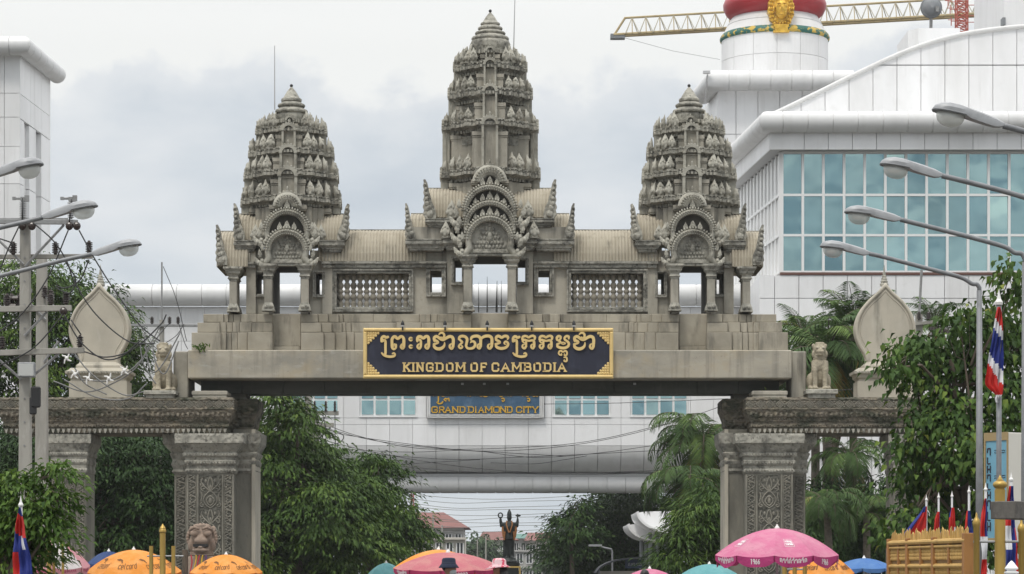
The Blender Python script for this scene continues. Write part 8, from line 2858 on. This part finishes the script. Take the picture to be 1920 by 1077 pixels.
bq(.04, .93, z0 + .06, z1 - .14, .012, 'blue_board', 'sign_blue', .01)
for a in ((0, 1, z1 - .14, z1 + .01), (0, 1, z0, z0 + .06), (.93, 1, z0 + .06, z1 - .14), (0, .04, z0 + .06, z1 - .14)): bq(*a, .03, 'frame_bar', 'sign_tan', .028)
rr = random.Random(4)
zz = z1 - .28
for k in range(9):                       # vertical lettering, one block glyph below the other
    hgl = rr.uniform(.11, .17)
    b = MB()
    for (ua, va, uc, vc) in [((.74, 0, .74, 1), (.74, 1, .86, 1), (.86, 1, .86, .4)), ((.74, 0, .86, 0), (.86, 0, .86, 1)), ((.74, .5, .86, .5), (.74, 0, .74, 1), (.86, 0, .86, 1))][k % 3]:
        for w in (0,):
            p0 = onb(ua, zz - hgl + hgl * va, .016); p1 = onb(uc, zz - hgl + hgl * vc, .016)
            b.tube([p0, p1], .014, 4)
    b.build('sign_glyph', M['ink'], t)
    zz -= hgl + .035
for zc in (z1 - .32, z1 - .36, z1 - .78, z1 - .82):
    b = MB()
    for i in range(9):
        u = .12 + i * .052
        b.tube([onb(u, zc, .016), onb(u + .03, zc + rr.uniform(-.012, .012), .016)], .008, 4)
    b.build('small_lettering', M['ink'], t)
p = Cc + uw_ * LW_ * .5 + ub_ * LB_ * .5
b = MB(); b.tube([(p.x, p.y, .02), (p.x, p.y, z0 + .02)], .09, 10); b.build('post', M['steel'], t)
# weathered steel box arm close to the camera at the right edge
D = 25.0
t = thing('barrier_arm_box', 'weathered dark steel box on an arm reaching in from the right edge', 'barrier', (PX(1990, D), D, 0))
c0_ = Vector((PX(1869.5, D), D + .35, PZ(955.5, D)))
b = MB()
u_ = Vector((.80, -.60, 0)); L_ = .26
v_ = Vector((.60, .80, 0))
hz2 = .083
q = [c0_, c0_ + u_ * L_, c0_ + u_ * L_ + v_ * .8, c0_ + v_ * .8]
b.prism_z([(w.x, w.y) for w in q], c0_.z - hz2, c0_.z + hz2)
b.build('steel_box', M['dark_box'], t, bevel=.006)
b = MB(); e = c0_ + u_ * .15 + v_ * .5; b.tube([(e.x + .3, e.y + .2, e.z), (PX(1990, D), D + .9, e.z)], .05, 8); b.build('arm', M['dark_box'], t)
b = MB(); b.tube([(PX(1990, D), D + .9, .02), (PX(1990, D), D + .9, e.z + .05)], .06, 10); b.build('post', M['dark_box'], t)
D = 20.0
t = thing('white_fence_post', 'white square fence post with a pyramid finial at the lower right corner', 'post', (PX(1896.5, D), D, 0))
x = PX(1896.5, D)
b = MB(); b.box(x - .034, x + .034, D - .034, D + .034, .02, PZ(1077, D)); b.build('post', M['frame_white'], t)
b = MB()
sq = lambda r_, z: [(x - r_, D - r_, z), (x + r_, D - r_, z), (x + r_, D + r_, z), (x - r_, D + r_, z)]
b.loft([sq(.030, PZ(1077, D)), sq(.046, PZ(1075.5, D)), sq(.046, PZ(1072.5, D)), sq(.030, PZ(1071.5, D)), sq(.030, PZ(1069, D)), sq(.042, PZ(1067.5, D)), sq(.042, PZ(1065.5, D)), sq(.018, PZ(1056, D)), sq(.002, PZ(1051.5, D))])
b.build('pyramid_finial', M['frame_white'], t)

# ================================================================== PEOPLE
flat('skin', (.30, .165, .10), .6); flat('hair', (.012, .010, .010), .45); flat('shirt_navy', (.03, .035, .06), .85); flat('shirt_red', (.45, .03, .03), .85); flat('trousers', (.05, .05, .055), .9); flat('hat_navy', (.012, .018, .04), .85, bumps=[('noise', (60, 60, 60), .3, .004)]); flat('mask_cloth', (.42, .45, .46), .9); flat('shoe', (.03, .028, .026), .7)
flat('hat_pink', (.62, .42, .44), .85, spots=[((.52, .05, .10), (17, 17, 17), 2, .50, .56, 1.0)])


def person(lab, px, D, hgt, face, shirt, hair=True):
    """standing figure; face = heading angle (0 looks at the camera, + turns to its right side of the picture)"""
    x, y = PX(px, D), D
    k = hgt / 1.7
    t = thing('person', lab, 'person', (x, y, .13 if abs(x) > 6.5 else 0))
    zb2 = t.location.z
    rot = Matrix.Rotation(face, 3, 'Z')

    def W(p): v = rot @ Vector(p); return (x + v.x * k, y + v.y * k, zb2 + p[2] * k)
    b = MB()
    tube = lambda pts, rs, n=10: b.tube([W(p) for p in pts], [r_ * k for r_ in rs], n)
    ell = lambda p, a, c, e: b.ell(W(p), a * k, c * k, e * k, 14, 10, rot)
    for s_ in (-1, 1):
        tube([(s_ * .09, 0, .90), (s_ * .10, -.02, .50), (s_ * .10, .02, .09)], [.085, .06, .042])
        ell((s_ * .10, -.05, .04), .045, .12, .04)
        tube([(s_ * .175, .01, 1.38), (s_ * .215, .03, 1.12), (s_ * .20, -.08, .88)], [.055, .042, .032])
        ell((s_ * .20, -.10, .82), .026, .03, .05)
        for f in range(4):
            tube([(s_ * (.185 + f * .012), -.11 + f * .008, .80), (s_ * (.187 + f * .012), -.125 + f * .008, .755), (s_ * (.187 + f * .012), -.12 + f * .01, .72 + (.01 if f in (0, 3) else 0))], [.0095, .009, .008], 6)
        tube([(s_ * .18, -.10, .83), (s_ * .165, -.135, .80), (s_ * .168, -.145, .775)], [.011, .010, .009], 6)
        ell((s_ * .075, .0, 1.56), .018, .02, .032)
    tube([(0, 0, .90), (0, .0, 1.05), (0, .01, 1.22), (0, .01, 1.36), (0, .0, 1.43)], [.15, .135, .155, .16, .08], 14)
    ell((0, .0, 1.36), .185, .095, .07)
    tube([(0, .0, 1.40), (0, -.01, 1.50)], [.056, .054])
    ell((0, -.01, 1.585), .077, .095, .115)
    ell((0, -.105, 1.565), .016, .022, .02); ell((0, -.085, 1.51), .03, .025, .02)
    b.build('body', M['skin'], t, remesh=.014)
    b = MB()                              # clothes, slightly larger than the body
    sh_ = MB()
    sh_.tube([W(p) for p in ((0, 0, .88), (0, 0, 1.05), (0, .01, 1.22), (0, .01, 1.36), (0, .0, 1.42))], [r_ * k for r_ in (.168, .155, .172, .178, .085)], 14)
    sh_.ell(W((0, 0, 1.365)), .20 * k, .11 * k, .075 * k, 14, 8, rot)
    for s_ in (-1, 1): sh_.tube([W(p) for p in ((s_ * .175, .01, 1.39), (s_ * .205, .025, 1.20), (s_ * .213, .03, 1.13))], [r_ * k for r_ in (.068, .06, .058)], 10)
    sh_.build('shirt', M[shirt], t, remesh=.016)
    tr2 = MB()
    for s_ in (-1, 1): tr2.tube([W(p) for p in ((s_ * .085, 0, .93), (s_ * .10, -.02, .50), (s_ * .10, .02, .08))], [r_ * k for r_ in (.105, .078, .065)], 12)
    tr2.ell(W((0, 0, .92)), .16 * k, .13 * k, .10 * k, 14, 8, rot)
    tr2.build('trousers', M['trousers'], t, remesh=.016)
    for s_ in (-1, 1):
        f = MB(); f.ell(W((s_ * .10, -.055, .045)), .052 * k, .135 * k, .045 * k, 10, 8, rot); f.build('shoe', M['shoe'], t)
        f = MB(); f.ell(W((s_ * .032, -.094, 1.595)), .013 * k, .008 * k, .008 * k, 8, 6, rot); f.build('eye', M['hair'], t)
    f = MB(); f.tube([W((-.022, -.108, 1.525)), W((0, -.113, 1.523)), W((.022, -.108, 1.525))], .004 * k, 5); f.build('mouth', M['shirt_red'], t)
    f = MB(); f.ell(W((0, .018, 1.615)), .085 * k, .098 * k, .10 * k, 16, 10, rot); f.build('hair', M['hair'], t, smooth=True)
    return t, W, k, rot


DP = 40.0
t, W, k, rot = person('person in navy bucket hat and face covering turned right before the rose umbrella', 842, DP, (PZ(1050, DP)) / 1.0, R(62), 'shirt_navy')
b = MB()
hc = W((0, .005, 1.0)); hx, hy = hc[0], hc[1]
zc = t.location.z
zt = PZ(1046, DP)
b.lathe([(.150, zt - .152), (.152, zt - .146), (.115, zt - .095), (.105, zt - .085), (.102, zt - .03), (.085, zt - .006), (.05, zt), (0, zt + .002)], (hx, hy), 22)
b.build('bucket_hat', M['hat_navy'], t, smooth=True)
b = MB(); b.lathe([(.107, zt - .088), (.108, zt - .075), (.105, zt - .068)], (hx, hy), 22); b.build('hat_band', M['shirt_navy'], t)
b = MB(); b.ell(W((0, -.055, 1.525)), .06 * k, .062 * k, .05 * k, 12, 8, rot); b.build('face_covering', M['mask_cloth'], t, smooth=True)
b = MB()
for s_ in (-1, 1): b.tube([W((s_ * .10, -.085, 1.42)), W((s_ * .07, .0, 1.47)), W((s_ * .03, .075, 1.45))], .018 * k, 6)
b.build('shirt_collar', M['plastic_white'], t)
t, W, k, rot = person('person with long dark hair in a pink and white sun hat and red top', 936, DP + .6, PZ(1052, DP + .6), R(-50), 'shirt_red')
hc = W((0, .0, 1.0)); hx, hy = hc[0], hc[1]
zt = PZ(1047, DP + .6)
b = MB()
rings = []
for r_, z in ((.170, -.135), (.172, -.130), (.12, -.105), (.108, -.092), (.105, -.035), (.085, -.008), (.045, 0), (.002, .002)):
    rings.append([(hx + r_ * (1 + (.25 * max(0, -math.cos(a)) if r_ > .13 else 0)) * math.cos(a), hy + r_ * math.sin(a), zt + z - (.035 * max(0, -math.cos(a)) if r_ > .13 else 0)) for a in [2 * math.pi * i / 24 for i in range(24)]])
b.loft(rings); b.build('sun_hat', M['hat_pink'], t, smooth=True)
b = MB()
for i in range(11):
    a = -.5 + i * .22
    q0 = W((.075 * math.cos(a), .02 + .075 * math.sin(a), 1.60)); q1 = W((.095 * math.cos(a), .04 + .10 * math.sin(a), 1.45)); q2 = W((.11 * math.cos(a), .06 + .12 * math.sin(a), 1.22))
    b.tube([q0, q1, q2], [.035, .034, .016], 6)
b.build('long_hair', M['hair'], t, smooth=True)
t, W, k, rot = person('person with black hair, only the head top showing before the small pink umbrella', 1209, 46, PZ(1069, 46), R(170), 'shirt_navy')

# ================================================================== AIR
b = MB(); b.box(-330, 330, -12, 520, -1.0, 62)
hz_o = b.build('haze', [])
hm = bpy.data.materials.new('haze_air'); hm.use_nodes = True
hm.node_tree.nodes.clear()
pv = hm.node_tree.nodes.new('ShaderNodeVolumePrincipled')
pv.inputs['Color'].default_value = (.97, .98, .99, 1)
pv.inputs['Density'].default_value = .00017
pv.inputs['Anisotropy'].default_value = .2
om = hm.node_tree.nodes.new('ShaderNodeOutputMaterial')
hm.node_tree.links.new(pv.outputs[0], om.inputs['Volume'])
hz_o.data.materials.clear(); hz_o.data.materials.append(hm)
tag(hz_o, kind='stuff')
